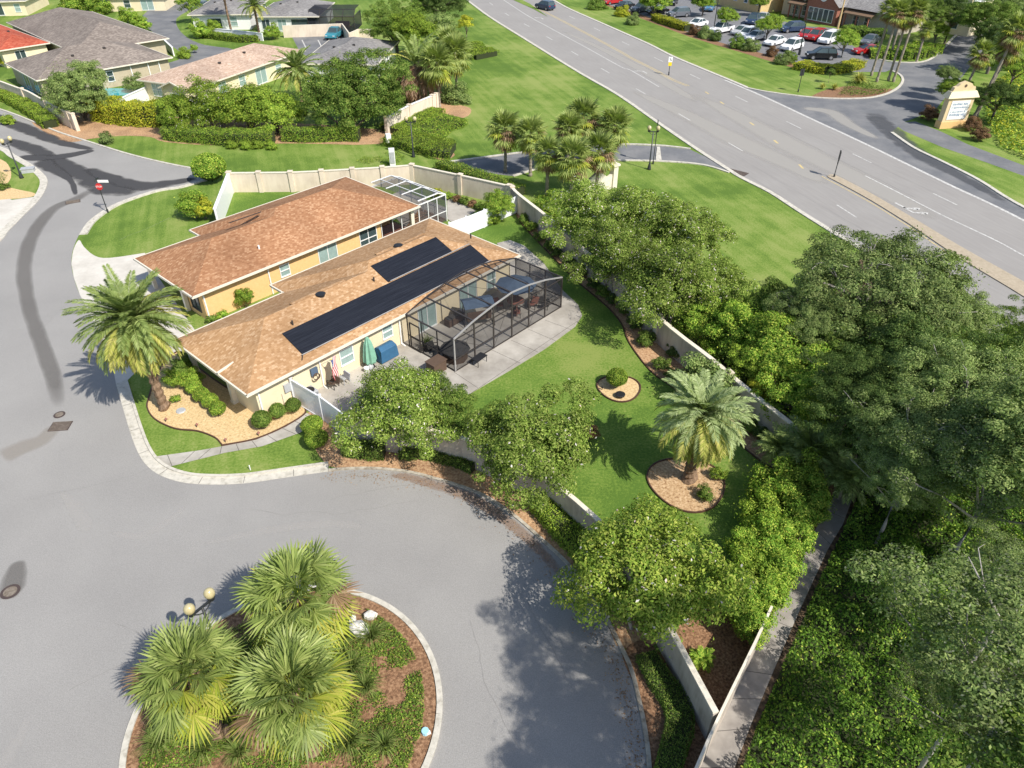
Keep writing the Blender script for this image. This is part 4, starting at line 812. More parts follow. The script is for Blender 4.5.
mb = MB(); mb.tube([(3.2, .44, .2), (3.2, .44, 2.4)], .03, 6); mb.box((3.35, .42, 1.2), (.25, .14, .35)); mb.tube([(2.3, .44, .2), (2.3, .44, 1.1)], .025, 6); mb.build('conduit', M['fascia'], hs)
for u in (.85, 5.2, 11.75):
    mb = MB(); mb.box((u, .44, 1.25), (.09, .09, 2.45)); mb.bar((u, .44, 2.42), (u, -.03, 2.52), .08, .07); mb.bar((u, .42, .12), (u, .05, .04), .09, .07); mb.build('downpipe', M['white'], hs)

# --- the neighbouring house
no = Vector(HO)+Vector((math.cos(TH), math.sin(TH)))*3.6-Vector((math.sin(TH), -math.cos(TH)))*12.75
nh = thing('house', 'single storey apricot house with orange-brown shingle roof behind the solar-panelled one', 'house', (no.x, no.y, 0), TH)
mb, foot = jog_roof(21.2, 8.7, 10.3, 5.4); rn = mb.build('roof', M['roof_n'], nh)
mb = MB(); fascia(mb, foot, 2.6); mb.build('fascia', M['fascia'], nh)
mb = MB(); wallbox(mb, [(.8, .5), (17.2, .5), (17.2, 3.6), (20.7, 3.6), (20.7, 9.8), (5.9, 9.8), (5.9, 8.2), (2.2, 8.2), (2.2, 3.0), (.8, 3.0)], 2.5); mb.build('wall', M['orange'], nh)
mb = MB(); mb.poly([(17.1, .05, 2.5), (17.1, 3.7, 2.5), (21.1, 3.7, 2.5), (21.1, .05, 2.5)]); mb.build('soffit', M['soffit'], nh); mb = MB(); mb.poly([(0.05, .05, 2.5), (.05, 8.6, 2.5), (2.3, 8.6, 2.5), (2.3, .05, 2.5)]); mb.build('soffit', M['soffit'], nh)
mb = MB(); mb.box((20.75, .55, 1.25), (.35, .3, 2.5)); mb.build('porch_column', M['fascia'], nh)
mb = MB(); mb.box((19.1, 2.1, .02), (3.9, 3.2, .06)); mb.build('lanai_floor', M['brick'], nh)
mb = MB()
for a, b in (((17.3, .6, 2.4), (20.6, .6, 2.4)), ((17.3, .6, .1), (20.6, .6, .1)), ((17.35, .6, .1), (17.35, .6, 2.4)), ((18.6, .6, .1), (18.6, .6, 2.4)), ((19.6, .6, .1), (19.6, .6, 2.4)), ((18.6, .6, 2.0), (19.6, .6, 2.0))): mb.bar(a, b, .07)
mb.build('lanai_frame', M['white'], nh)
mb = MB(); mb.poly([(17.3, .62, .1), (20.6, .62, .1), (20.6, .62, 2.4), (17.3, .62, 2.4)]); mb.build('lanai_screen', M['screen'], nh)
window(nh, 7.6, .5, 1.5, .75, .9, 's', 'paleglass'); window(nh, 11.65, .5, 1.3, 1.7, 1.6, 's', 'paleglass', 'window', 'v'); window(nh, 15.8, .5, 1.3, 1.7, 1.7, 's', 'glass', 'window', 'hv')
window(nh, 2.2, 5.6, 1.2, 1.0, 2.1, 'w', 'glass', 'door', '', 'bronze'); window(nh, .8, 1.8, 1.3, 1.2, 1.5, 'w', 'glass', 'window', 'v', 'bronze'); window(nh, 20.7, 6.5, 1.2, 2, 2, 'e', 'glass', 'sliding_door', 'v')
for y in (3.05, 8.1):
    mb = MB(); mb.box((.6, y, 1.25), (.28, .28, 2.5)); mb.build('porch_column', M['fascia'], nh)
nv = lambda u, y, l: (u, y, 2.6+.35*min(y, 10.3-y)+l)
mb = MB(); mb.bar(nv(6.4, 5.3, .05), nv(9.2, 5.3, .05), .22, .06); mb.build('ridge_vent', M['roof_n'], rn); mb = MB(); mb.bar(nv(6.4, 5.15, .02), nv(9.2, 5.15, .02), .05, .06); mb.build('vent_slot', M['bronze'], rn)
mb = MB(); p = nv(6.6, 1.8, 0); mb.tube([p, (p[0], p[1], p[2]+.3)], .07, 8); mb.build('pipe_vent', M['white'], rn)
for u in (.9, 6.2):
    mb = MB(); mb.box((u, .44, 1.25), (.09, .09, 2.45)); mb.bar((u, .44, 2.42), (u, -.03, 2.52), .08, .07); mb.build('downpipe', M['white'], nh)
# white lanai cage at its far end
wc = thing('screen_enclosure', 'small screen enclosure with bright white frame attached to the far end of the apricot house', 'screen room', (no.x, no.y, 0), TH)
mb = MB(); X0, X1, Y0, Y1 = 21.3, 24.6, .2, 6.6; zt, zr = 2.55, 2.95
cs_ = [(X0, Y0), (X1, Y0), (X1, Y1), (X0, Y1)]
for x in (X0, X0+1.1, X0+2.2, X1): mb.bar((x, Y0, 0), (x, Y0, zt), .07)
for y in (Y0+1.6, Y0+3.2, Y0+4.8, Y1): mb.bar((X1, y, 0), (X1, y, zt), .07)
for i in range(4):
    y = Y0+(Y1-Y0)*i/3; mb.bar((X0, y, zr), (X1-.9, y, zr), .08); mb.bar((X1-.9, y, zr), (X1, y, zt), .08)
mb.bar((X0, Y0, zt), (X1, Y0, zt), .08); mb.bar((X1, Y0, zt), (X1, Y1, zt), .1); mb.bar((X1-.9, Y0, zr), (X1-.9, Y1, zr), .08); mb.bar((X0+1.1, Y0, zr), (X0+1.1, Y1, zr), .06); mb.bar((X1, Y0, 1), (X1, Y1, 1), .06); mb.bar((X0, Y0, 1), (X1, Y0, 1), .06)
mb.bar((X0, Y1, 0), (X0, Y1, zt), .07); mb.bar((X0, Y1, zt), (X1, Y1, zt), .08); mb.build('frame', M['white'], wc)
mb = MB(); mb.poly([(X0, Y0, 0), (X1, Y0, 0), (X1, Y0, zt), (X0, Y0, zt)]); mb.poly([(X1, Y0, 0), (X1, Y1, 0), (X1, Y1, zt), (X1, Y0, zt)]); mb.poly([(X0, Y1, 0), (X1, Y1, 0), (X1, Y1, zt), (X0, Y1, zt)]); mb.poly([(X0, Y0, zr), (X1-.9, Y0, zr), (X1-.9, Y1, zr), (X0, Y1, zr)]); mb.poly([(X1-.9, Y0, zr), (X1, Y0, zt), (X1, Y1, zt), (X1-.9, Y1, zr)])
mb.build('screen', M['screen_l'], wc)

# --- pool cage of the main house
pc = thing('pool_cage', 'large dark bronze screened patio enclosure with arched roof on the side of the cream house', 'screen enclosure', (HO[0], HO[1], 0), TH)
US = [11.95, 13.8, 15.65, 17.5, 19.3, 21.1, 23.0]; ZS = [2.6, 3.12, 3.45, 3.66, 3.5, 3.15, 2.6]; YI, YO = -.12, -4.7
for i, (u, z) in enumerate(zip(US, ZS)):
    mb = MB(); mb.bar((u, YO, .05), (u, YO, z), .06, .11); mb.build('post', M['bronze'] if 0 < i else M['litbronze'], pc)
mb = MB()
for u, z in zip(US, ZS): mb.bar((u, YI, z), (u, YO, z), .11, .06)
for i in range(6):
    mb.bar((US[i], YI, ZS[i]), (US[i+1], YI, ZS[i+1]), .06)
mb.build('roof_beams', M['bronze'], pc)
mb = MB()
for i in range(6): mb.bar((US[i], YO, ZS[i]), (US[i+1], YO, ZS[i+1]), .1, .08)
mb.build('outer_arch', M['litbronze'], pc)
mb = MB()
for z in (.1, 1.0, 2.5): mb.bar((US[0], YO, z), (US[-1], YO, z), .06)
for u in (US[0], US[-1]):
    for z in (.1, 1.0): mb.bar((u, YI, z), (u, YO, z), .06)
    for y in (-1.6, -3.1, YI-.05): mb.bar((u, y, .05), (u, y, 2.6), .06)
for i in (0, 2, 4):   # diagonal cable braces
    mb.tube([(US[i], YO, .1), (US[i+1], YO, ZS[i+1]-.1)], .012, 5)
mb.tube([(US[0], YO, 2.5), (US[2], YO, .1)], .012, 5); mb.tube([(US[4], YO, 2.5), (US[6], YO, .1)], .012, 5)
mb.tube([(US[2], YI, ZS[2]), (US[3], YO, ZS[3])], .012, 5)
mb.build('side_rails', M['bronze'], pc)
mb = MB()
for i in range(6): mb.poly([(US[i], YI, ZS[i]), (US[i+1], YI, ZS[i+1]), (US[i+1], YO, ZS[i+1]), (US[i], YO, ZS[i])])
mb.build('roof_screen', M['screen'], pc)
mb = MB(); mb.poly([(US[-1], YI, .05), (US[-1], YO, .05), (US[-1], YO, 2.6), (US[-1], YI, 2.6)]); mb.build('end_screen', M['screen_d'], pc)
mb = MB(); mb.poly([(US[0], YI, .05), (US[0], YO, .05), (US[0], YO, 2.6), (US[0], YI, 2.6)])
for i in range(6): mb.poly([(US[i], YO, .05), (US[i+1], YO, .05), (US[i+1], YO, ZS[i+1]), (US[i], YO, ZS[i])])
mb.build('side_screen', M['screen'], pc)
mb = MB(); p_ = [(US[0], YI-.5), (US[0], YI-1.4)]; mb.box((US[0]-.03, -.9, 1.1), (.05, .95, 2.1)); 
mbd = MB()
for a, b in (((-.45, .1), (-.45, 2.1)), ((-1.4, .1), (-1.4, 2.1)), ((-.45, 2.1), (-1.4, 2.1)), ((-.45, .1), (-1.4, .1)), ((-.45, 1.0), (-1.4, 1.0))): mbd.bar((US[0]-.05, a[0], a[1]), (US[0]-.05, b[0], b[1]), .07)
mbd.build('screen_door', M['bronze'], pc)

# ---- houses further back
def hip_house(name, label, corner, ang, L, Wd, ez, roof, wall, wins=(), s=.33, inset=.5, extra=None):
    t = thing(name, label, 'house', (corner[0], corner[1], 0), ang); a = min(L, Wd)/2; z = ez+s*a; mb = MB()
    if L >= Wd: r1, r2 = (a, Wd/2, z), (L-a, Wd/2, z)
    else: r1, r2 = (L/2, a, z), (L/2, Wd-a, z)
    A, B, C, D = (0, 0, ez), (L, 0, ez), (L, Wd, ez), (0, Wd, ez)
    if L >= Wd: fs = [[A, B, r2, r1], [B, C, r2], [C, D, r1, r2], [D, A, r1]]
    else: fs = [[A, B, r1], [B, C, r2, r1], [C, D, r2], [D, A, r1, r2]]
    for f in fs: mb.poly(f)
    mb.poly([(0, 0, ez-.02), (0, Wd, ez-.02), (L, Wd, ez-.02), (L, 0, ez-.02)])
    rf_ = mb.build('roof', M[roof], t); mb = MB(); fascia(mb, [(0, 0), (L, 0), (L, Wd), (0, Wd)], ez); mb.build('fascia', M['fascia'], t)
    mb = MB(); i = inset; wallbox(mb, [(i, i), (L-i, i), (L-i, Wd-i), (i, Wd-i)], ez-.1); mb.build('wall', M[wall], t)
    for (u, z_, wd, h, f, gl, *mu) in wins:
        y = i if f == 's' else (Wd-i if f == 'n' else u); x = u if f in 'sn' else (i if f == 'w' else L-i); window(t, x, y, z_, wd, h, f, gl, 'window', mu[0] if mu else 'h')
    for (u, v) in ((L*.35, Wd*.3), (L*.6, Wd*.35)):
        zz = ez+s*min(v, Wd-v, u, L-u); mb = MB(); mb.box((u, v, zz+.12), (.35, .3, .2)); mb.build('vent', M['bronze'], rf_)
    return t, rf_
def ang2(a, b): d = Vector(b)-Vector(a); return math.atan2(d.y, d.x), d.length
# brown-grey house upper left: front wing and rear wing
h2, r2 = hip_house('house', 'large house with brown-grey shingle roof behind the beige wall in the upper left corner', (-63.5, 101.2), R(45), 18.6, 13.5, 2.7, 'roof_brown', 'tanwall',
    [(5.2, 1.5, .8, 1.3, 's', 'glass'), (9.5, 1.5, .8, 1.3, 's', 'glass'), (3, 1.3, 2, 1.8, 'w', 'glass', 'v'), (7, 1.2, 2.4, 2, 'w', 'glass', 'v')])
mb = MB(); L2, W2, e2 = 14.5, 33, 2.78; s2 = .33
rx0, ry0 = 9.3, 12.8
A, B, C, D = (rx0, ry0, e2), (rx0+L2, ry0, e2), (rx0+L2, ry0+W2, e2), (rx0, ry0+W2, e2); q1, q2 = (rx0+L2/2, ry0+L2/2, e2+s2*L2/2), (rx0+L2/2, ry0+W2-L2/2, e2+s2*L2/2)
for f in ([A, B, q1], [B, C, q2, q1], [C, D, q2], [D, A, q1, q2]): mb.poly(f)
mb.poly([(x, y, e2-.03) for x, y, _ in (A, D, C, B)]); mb.build('rear_roof', M['roof_brown'], h2)
mb = MB(); wallbox(mb, [(rx0+.5, 13.6), (rx0+L2-.5, 13.6), (rx0+L2-.5, ry0+W2-.5), (rx0+.5, ry0+W2-.5)], 2.65); mb.build('rear_wall', M['tanwall'], h2)
mb = MB(); fascia(mb, [A[:2], B[:2], C[:2], D[:2]], e2); mb.build('rear_fascia', M['fascia'], h2)
for u in (12.5, 15, 16.6):
    mb = MB(); mb.box((u, .42, 1.3), (.12, .12, 2.5)); mb.build('downpipe', M['white'], h2)
hip_house('house', 'house with red tiled roof cut off by the left edge of the photo', (-78.5, 118.5), R(48), 7.5, 22, 2.7, 'roof_red', 'cream', [(3, 1.4, 1.4, 1.5, 's', 'glass', 'v')])
h3, r3 = hip_house('house', 'house with pinkish beige shingle roof and small end gable beyond the tall hedge', (-40.8, 97.6), R(67), 23.2, 10.2, 2.7, 'roof_pink', 'cream',
    [(5, 1.5, 1.4, 1.3, 's', 'paleglass', 'v'), (9, 1.5, 1.2, 1.3, 's', 'paleglass'), (13, 1.2, 2.2, 2, 's', 'paleglass', 'v'), (17, 1.5, 1.2, 1.3, 's', 'paleglass'), (7.6, 1.5, 1.5, 1.5, 'w', 'paleglass', 'hv'), (20.5, 1.4, 1, 1.6, 's', 'paleglass')], s=.3)
sw_ = lambda P_: [(y-.1, x-1.6, z) for x, y, z in P_]
mb = MB(); mb.poly(sw_([(2.0, -1.6, 2.6), (4.2, -1.6, 3.5), (4.2, 3.2, 3.5), (2.0, 3.2, 2.6)])); mb.poly(sw_([(4.2, -1.6, 3.5), (6.4, -1.6, 2.6), (6.4, 3.2, 2.6), (4.2, 3.2, 3.5)])); mb.build('gable_roof', M['roof_pink'], h3)
mb = MB(); mb.add(sw_([(2.4, -1.3, 0), (6, -1.3, 0), (6, -1.3, 2.75), (4.2, -1.3, 3.45), (2.4, -1.3, 2.75), (2.4, .7, 0), (6, .7, 0), (6, .7, 2.75), (4.2, .7, 3.45), (2.4, .7, 2.75)]), [(0, 1, 2, 3, 4), (9, 8, 7, 6, 5), (0, 4, 9, 5), (1, 6, 7, 2)]); mb.build('gable_wall', M['cream'], h3)
for q in (([(1.9, -1.65, 2.56), (4.2, -1.65, 3.5)]), ([(4.2, -1.65, 3.5), (6.5, -1.65, 2.56)])):
    q = sw_(q); mb = MB(); mb.bar(q[0], q[1], .1, .16); mb.build('gable_trim', M['fascia'], h3)
window(h3, -1.4, 2.6, 1.3, 1.2, 1.4, 'w', 'glass')
h4, r4 = hip_house('house', 'small grey roofed building with white end wall behind the big round tree', (-30.5, 110.5), R(-4), 11.2, 15.5, 2.7, 'roof_grey', 'white', [(4, 1.4, 1, 1.6, 'e', 'glass'), (9, 1.4, 1.2, 1.4, 'e', 'glass')], s=.3)
h5, r5 = hip_house('house', 'grey shingle roofed white house at the top edge beyond the walled court', (-47.5, 146.0), R(0), 12, 15, 2.7, 'roof_grey', 'white', [(2, 1.3, 1.4, 1.6, 's', 'glass', 'v'), (9, 1.2, 4.5, 1.9, 's', 'glass', ''), (5, 1.2, 1.5, 1.8, 's', 'paleglass', 'v')], s=.3)
h6, r6 = hip_house('house', 'white house with slate grey roof behind the palm trunk near the top edge', (-60, 147.5), R(4), 11.5, 16, 2.7, 'roof_grey', 'white', [(4.5, 1.0, 2.4, 1.9, 's', 'glass', ''), (8, 1.4, 1.2, 1.5, 's', 'paleglass')], s=.3)
hip_house('house', 'pale house peeping in at the very top left corner', (-112, 160), R(10), 14, 14, 2.7, 'roof_grey', 'cream', [(3, 1.4, 1.2, 1.5, 's', 'glass'), (8, 1.2, 2.4, 2, 's', 'glass', 'v'), (12, 1.4, 1, 1.4, 's', 'paleglass')], s=.3)
hip_house('house', 'pale house at the top edge left of the far street', (-88, 166), R(6), 16, 14, 2.7, 'roof_brown', 'cream', [(3, 1.2, 2.4, 2, 's', 'paleglass', 'v'), (8, 1.4, 1.2, 1.4, 's', 'glass'), (12, 1.2, 2.4, 2, 's', 'paleglass', 'v')], s=.3)
# dark cage of the house at the top
dcg = thing('screen_enclosure', 'dark screened porch beside the grey roofed white house at the top edge', 'screen room', (-37.6, 146.3, 0), R(0)); mb = MB(); fr = MB()
X, Y = 8.5, 7
for x in (0, 2.1, 4.2, 6.4, X):
    fr.bar((x, 0, 0), (x, 0, 2.6), .1); fr.bar((x, 0, 2.6), (x, 2, 3.5), .1)
fr.bar((0, 0, 2.6), (X, 0, 2.6), .1); fr.bar((0, 2, 3.5), (X, 2, 3.5), .1); fr.bar((X, Y, 0), (X, Y, 2.6), .1); fr.bar((X, 0, 2.6), (X, Y, 2.6), .1); fr.bar((0, 0, 1), (X, 0, 1), .08); fr.build('frame', M['bronze'], dcg)
mb.poly([(0, 0, 0), (X, 0, 0), (X, 0, 2.6), (0, 0, 2.6)]); mb.poly([(0, 0, 2.6), (X, 0, 2.6), (X, 2, 3.5), (0, 2, 3.5)]); mb.poly([(X, 0, 0), (X, Y, 0), (X, Y, 2.6), (X, 0, 2.6)]); mb.poly([(0, 2, 3.5), (X, 2, 3.5), (X, Y, 3.5), (0, Y, 3.5)]); mb.build('screen', M['screen_dd'], dcg)
mb = MB(); mb.box((4.2, 3, .4), (2.6, 1.2, .8)); mb.box((4.2, 3.5, 1.0), (2.6, .3, .5)); o = mb.build('patio_sofa', M['redwood'], None, loc=(-36.2, 146.3, 0)); tag(o, 'brown patio sofa inside the dark screened porch at the top edge', 'sofa')
# pool strips by the brown house
for i, (px, py, a, b) in enumerate(((37, 90, 3.2, 2), (121, 92, 5, 1.8))):
    p = G(px, py); mb = MB(); mb.prism([(p.x-a, p.y-b), (p.x+a, p.y-b), (p.x+a, p.y+b), (p.x-a, p.y+b)], -.02, .05); struct(mb.build('pool_water', M['pool']))

# ---- shops across the highway
pA, pB = G(789, 15), G(876, 32); aS, LS = ang2(pA.to_2d(), pB.to_2d())
sh = thing('shop_building', 'long pale stone commercial building with red brick gabled entrance beyond the car park', 'shop', (pA.x, pA.y, 0), aS)
mb = MB(); mb.prism([(-2, 0), (LS+4, 0), (LS+4, 14), (-2, 14)], 0, 3.4); mb.build('wall', M['stone'], sh)
mb = MB(); mb.poly([(-3, -1, 3.3), (LS+5, -1, 3.3), (LS+5, 7, 6.3), (-3, 7, 6.3)]); mb.poly([(-3, 7, 6.3), (LS+5, 7, 6.3), (LS+5, 15, 3.3), (-3, 15, 3.3)]); mb.build('roof', M['roof_grey'], sh)
g0, g1 = LS*.27, LS*.62; gm = (g0+g1)/2
mb = MB(); mb.add([(g0, -2.2, 0), (g1, -2.2, 0), (g1, -2.2, 3.6), (gm, -2.2, 6.4), (g0, -2.2, 3.6), (g0, 2, 0), (g1, 2, 0), (g1, 2, 3.6), (gm, 2, 6.4), (g0, 2, 3.6)], [(0, 1, 2, 3, 4), (0, 4, 9, 5), (1, 6, 7, 2)]); mb.build('gable_wall', M['brick'], sh)
mb = MB(); mb.poly([(g0-.6, -2.8, 3.3), (gm, -2.8, 6.6), (gm, 7, 6.6), (g0-.6, 7, 3.3)]); mb.poly([(gm, -2.8, 6.6), (g1+.6, -2.8, 3.3), (g1+.6, 7, 3.3), (gm, 7, 6.6)]); mb.build('gable_roof', M['roof_grey'], sh)
for k in range(5): window(sh, g0+1.2+k*(g1-g0-2.4)/4, -2.2, 1.5, 1.0, 2.1, 's', 'glass', 'window', '')
mb = MB(); mb.tube([(gm, -2.22, 4.7), (gm, -2.32, 4.7)], .9, 20); mb.build('round_plaque', M['white'], sh)
for u0, u1 in ((0.5, g0-1), (g1+1, LS-.5)):
    mb = MB(); mb.poly([(u0, -1.9, 2.5), (u1, -1.9, 2.5), (u1, 0, 3.2), (u0, 0, 3.2)]); mb.box(((u0+u1)/2, -1.9, 2.45), (u1-u0, .12, .25)); mb.build('awning', M['soffit'], sh)
    for u in (u0+.6, (u0+u1)/2, u1-.6):
        mb = MB(); mb.bar((u, -1.7, 0), (u, -1.7, 2.4), .22); mb.build('porch_post', M['brick'], sh)
    window(sh, (u0+u1)/2-1.2, 0, 1.3, 1.2, 1.8, 's', 'glass'); window(sh, (u0+u1)/2+1.2, 0, 1.3, 1.2, 1.8, 's', 'glass')
p = G(733, 8); q = G(756, 13); aT, LT = ang2(p.to_2d(), q.to_2d()); tb = thing('shop_building', 'tan commercial building left of the yellow one at the top edge', 'shop', (p.x, p.y, 0), aT)
mb = MB(); mb.prism([(-9, 0), (LT+1, 0), (LT+1, 10), (-9, 10)], 0, 5); mb.build('wall', M['tan'], tb)
for k in range(3): window(tb, .3+k*(LT-.6)/2, 0, 2.2, .9, 1.4, 's', 'glass')
mb = MB(); mb.box((LT/2-4, 5, 5.1), (LT+10.6, 10.6, .3)); mb.build('roof', M['roof_red'], tb)
p = G(763, 9); q = G(787, 12); aT, LT = ang2(p.to_2d(), q.to_2d()); yb = thing('shop_building', 'bright yellow commercial building at the top edge between tan and stone ones', 'shop', (p.x, p.y+1.5, 0), aT)
mb = MB(); mb.prism([(0, 0), (LT-1, 0), (LT-1, 9), (0, 9)], 0, 4.6); mb.build('wall', M['yellowwall'], yb); window(yb, LT*.3, 0, 2.2, .9, 1.3, 's', 'glass'); window(yb, LT*.65, 0, 2.2, .9, 1.3, 's', 'glass')
mb = MB(); mb.box((LT/2-.5, 4.5, 4.7), (LT-.4, 9.6, .3)); mb.build('roof', M['roof_red'], yb)
p = G(888, 24); wb = thing('shop_building', 'cream building with scalloped parapet at the top edge behind the palms', 'shop', (p.x, p.y, 0), aS+R(5))
mb = MB(); mb.prism([(0, 0), (15, 0), (15, 12), (0, 12)], 0, 5.2)
for k in range(4): mb.prism([(k*4, -.1), (k*4+2, -.1), (k*4+2, .4), (k*4, .4)], 4.6, 6)
mb.build('wall', M['cream'], wb); mb = MB(); mb.box((7.5, 6.2, 5.25), (14, 11, .2)); mb.build('roof', M['white'], wb)
for k in range(3): window(wb, 3+k*4.5, 0, 2, 1.6, 2, 's', 'glass')

def heaps(name, pxs, n, hr, rr_, leaf, dens, lsize, label, seed, base_m='core', second=0, mats=None, h0=.15):
    """rambling growth: many overlapping leafy mounds"""
    poly = [tuple(p) for p in gp(pxs)]; pa = np.array(poly); rng = np.random.default_rng(seed); mn, mx = pa.min(0), pa.max(0)
    def inside(P_):
        ins = np.zeros(len(P_), bool); j = len(pa)-1
        for i in range(len(pa)):
            a, b = pa[i], pa[j]; c = ((a[1] > P_[:, 1]) != (b[1] > P_[:, 1])) & (P_[:, 0] < (b[0]-a[0])*(P_[:, 1]-a[1])/(b[1]-a[1]+1e-12)+a[0]); ins ^= c; j = i
        return ins
    C0 = rng.uniform(mn, mx, (n*4, 2)); C0 = C0[inside(C0)][:n]; Rd = rng.uniform(*rr_, len(C0)); Hh = rng.uniform(*hr, len(C0))*Rd/np.mean(rr_)
    cnt = int(dens*(mx-mn).prod()); P_ = rng.uniform(mn, mx, (cnt, 2)); P_ = P_[inside(P_)]
    z = np.zeros(len(P_)); N_ = np.tile([0, 0, 1.], (len(P_), 1))
    for c, r, h in zip(C0, Rd, Hh):
        d = P_-c; q = (d**2).sum(1)/r**2; zz = np.where(q < 1, h*np.sqrt(np.clip(1-q, 0, 1)), 0); m = zz > z; z[m] = zz[m]; N_[m] = np.c_[d[m]/r*1.3, np.full(m.sum(), .7)]
    z = z*rng.uniform(.86, 1.03, len(P_))+h0*rng.random(len(P_))
    C, U, V = leaves(rng, np.c_[P_, z], N_, lsize, .55, .6); mi = (rng.random(len(P_)) < second).astype(int) if second else None
    o = bpy.data.objects.new(name, quads(name, C, U, V, [M[x] for x in (mats or [leaf])], mi)); COL.objects.link(o); tag(o, label, None, None, 'stuff')
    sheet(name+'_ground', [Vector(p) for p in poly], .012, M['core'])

# ------------------------------------------------------------------ garden walls and fences
def wall(label, tops, h, m='beige', th=.18, post=4.2, capw=.3, name='garden_wall', cat='wall', n=3, capm='cap', straight=False, posts=True):
    pts = [G(x, y, h).to_2d() for x, y in tops]
    if not straight: pts = smooth([tuple(p) for p in pts], n)
    t = thing(name, label, cat, (pts[0].x, pts[0].y, 0)); o0 = pts[0]; pts = [p-o0 for p in pts]
    mb = MB(); ribbon(mb, pts, th, -.1, h-.08); mb.build('panel', M[m], t)
    mb = MB(); ribbon(mb, pts, capw, h-.08, h); mb.build('coping', M[capm], t)
    if posts:
        d = 0; nxt = 0
        for i in range(len(pts)):
            if i: d += (pts[i]-pts[i-1]).length
            if d >= nxt or i == len(pts)-1 or (straight):
                a = pts[max(0, i-1)]; b = pts[min(len(pts)-1, i+1)]; mb = MB(); mb.box((pts[i].x, pts[i].y, (h+.05)/2), (.42, .42, h+.05), math.atan2((b-a).y, (b-a).x)); mb.box((pts[i].x, pts[i].y, h+.08), (.5, .5, .07), math.atan2((b-a).y, (b-a).x)); mb.build('pier', M[m if m != 'greywall' else 'beige'], t); nxt = d+post
    return t
def dense(px, k=6):
    out = []
    for (a, b), (c, d) in zip(px[:-1], px[1:]):
        for i in range(k): out.append((a+(c-a)*i/k, b+(d-b)*i/k))
    return out+[px[-1]]
wall('beige perimeter wall with piers behind the apricot house, running along the entrance street', [(228.4, 172.5), (258, 172.3), (290, 172), (321, 170.6), (352, 168.7), (382, 167), (411.6, 164.7), (460, 174.8), (509, 185.5)], 2.0, straight=True, capw=.26)
wall('white end wall of the side yard beside the small round tree', [(228.4, 172.5), (214.5, 208.5)], 2.0, 'vinyl', posts=False, straight=True, capm='vinyl')
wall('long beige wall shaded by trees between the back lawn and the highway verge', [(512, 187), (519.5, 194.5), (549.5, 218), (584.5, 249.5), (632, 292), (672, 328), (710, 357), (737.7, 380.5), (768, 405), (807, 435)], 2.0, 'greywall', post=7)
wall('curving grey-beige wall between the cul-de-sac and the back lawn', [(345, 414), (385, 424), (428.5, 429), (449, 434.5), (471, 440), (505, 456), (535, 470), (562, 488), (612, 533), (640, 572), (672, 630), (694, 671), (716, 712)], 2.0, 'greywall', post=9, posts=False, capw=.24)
wall('narrow white topped wall along the slab path in the lower right', [(690, 782), (696, 768), (718, 718.5), (755.7, 641), (772, 606)], 1.9, 'greywall', posts=False, capw=.1, th=.08, capm='cap')
vf = thing('vinyl_fence', 'white vinyl privacy fence closing the side yard next to the air conditioner', 'fence', (0, 0, 0))
pts = [G(290.5, 379.5, 1.85), G(319.7, 396.6, 1.85), G(346, 416, 1.85)]
for a, b in zip(pts[:-1], pts[1:]):
    mb = MB(); mb.bar((a.x, a.y, .95), (b.x, b.y, .95), .05, 1.7); mb.build('panel', M['vinyl'], vf); mb = MB(); mb.bar((a.x, a.y, 1.82), (b.x, b.y, 1.82), .09, .1); mb.build('rail', M['vinyl'], vf); mb = MB(); mb.bar((a.x, a.y, .08), (b.x, b.y, .08), .09, .12); mb.build('rail', M['vinyl'], vf)
for p in pts:
    mb = MB(); mb.box((p.x, p.y, .97), (.13, .13, 1.96)); mb.box((p.x, p.y, 1.97), (.17, .17, .05)); mb.build('post', M['vinyl'], vf)
vf2 = thing('vinyl_fence', 'white vinyl fence between the two back yards, partly hidden by a leafy shrub', 'fence', (0, 0, 0))
pts = [G(449, 223, 1.7), G(466, 217, 1.7), G(484, 210, 1.7), G(502, 202, 1.7), G(517, 196, 1.7)]
for a, b in zip(pts[:-1], pts[1:]):
    mb = MB(); mb.bar((a.x, a.y, .88), (b.x, b.y, .88), .05, 1.65); mb.build('panel', M['vinyl'], vf2)
for p in pts:
    mb = MB(); mb.box((p.x, p.y, .9), (.13, .13, 1.8)); mb.build('post', M['vinyl'], vf2)
wall('beige wall with piers along the yellow-green hedge at the left edge', dense([(-30, 73), (0, 81), (27.5, 91), (57.5, 107.5), (72, 114)], 3), 2.0, straight=False, post=7, capw=.26)
wall('bright white wall enclosing the pool of the brown-grey house', [(106, 105), (128, 94.5), (153, 83.5)], 1.7, 'white', posts=False, straight=True, capm='white')
wall('cream wall of the parking court behind the teal car', [(282, 25.5), (312, 24.5), (342, 23.4), (349, 33)], 2.0, 'beige', straight=True, capw=.2, posts=False)
wall('short cream wall right of the teal car', [(349, 33), (358, 29), (372, 29)], 1.8, 'beige', straight=True, posts=False, capw=.2)
wall('white wall descending to a pier beside the dead palm', dense([(386, 117), (411, 104), (436, 93.7)], 4), 2.0, 'beige', post=5, capw=.3, capm='white')
wall('low white garden wall at the corner of the far street', [(135.6, 32), (150, 35), (163, 38.5), (172, 47)], 1.4, 'white', straight=True, posts=False, capm='white')
wall('white fence in front of the slate roofed house', [(210, 28), (235, 30), (262, 33)], 1.3, 'vinyl', straight=True, posts=False, capm='vinyl')

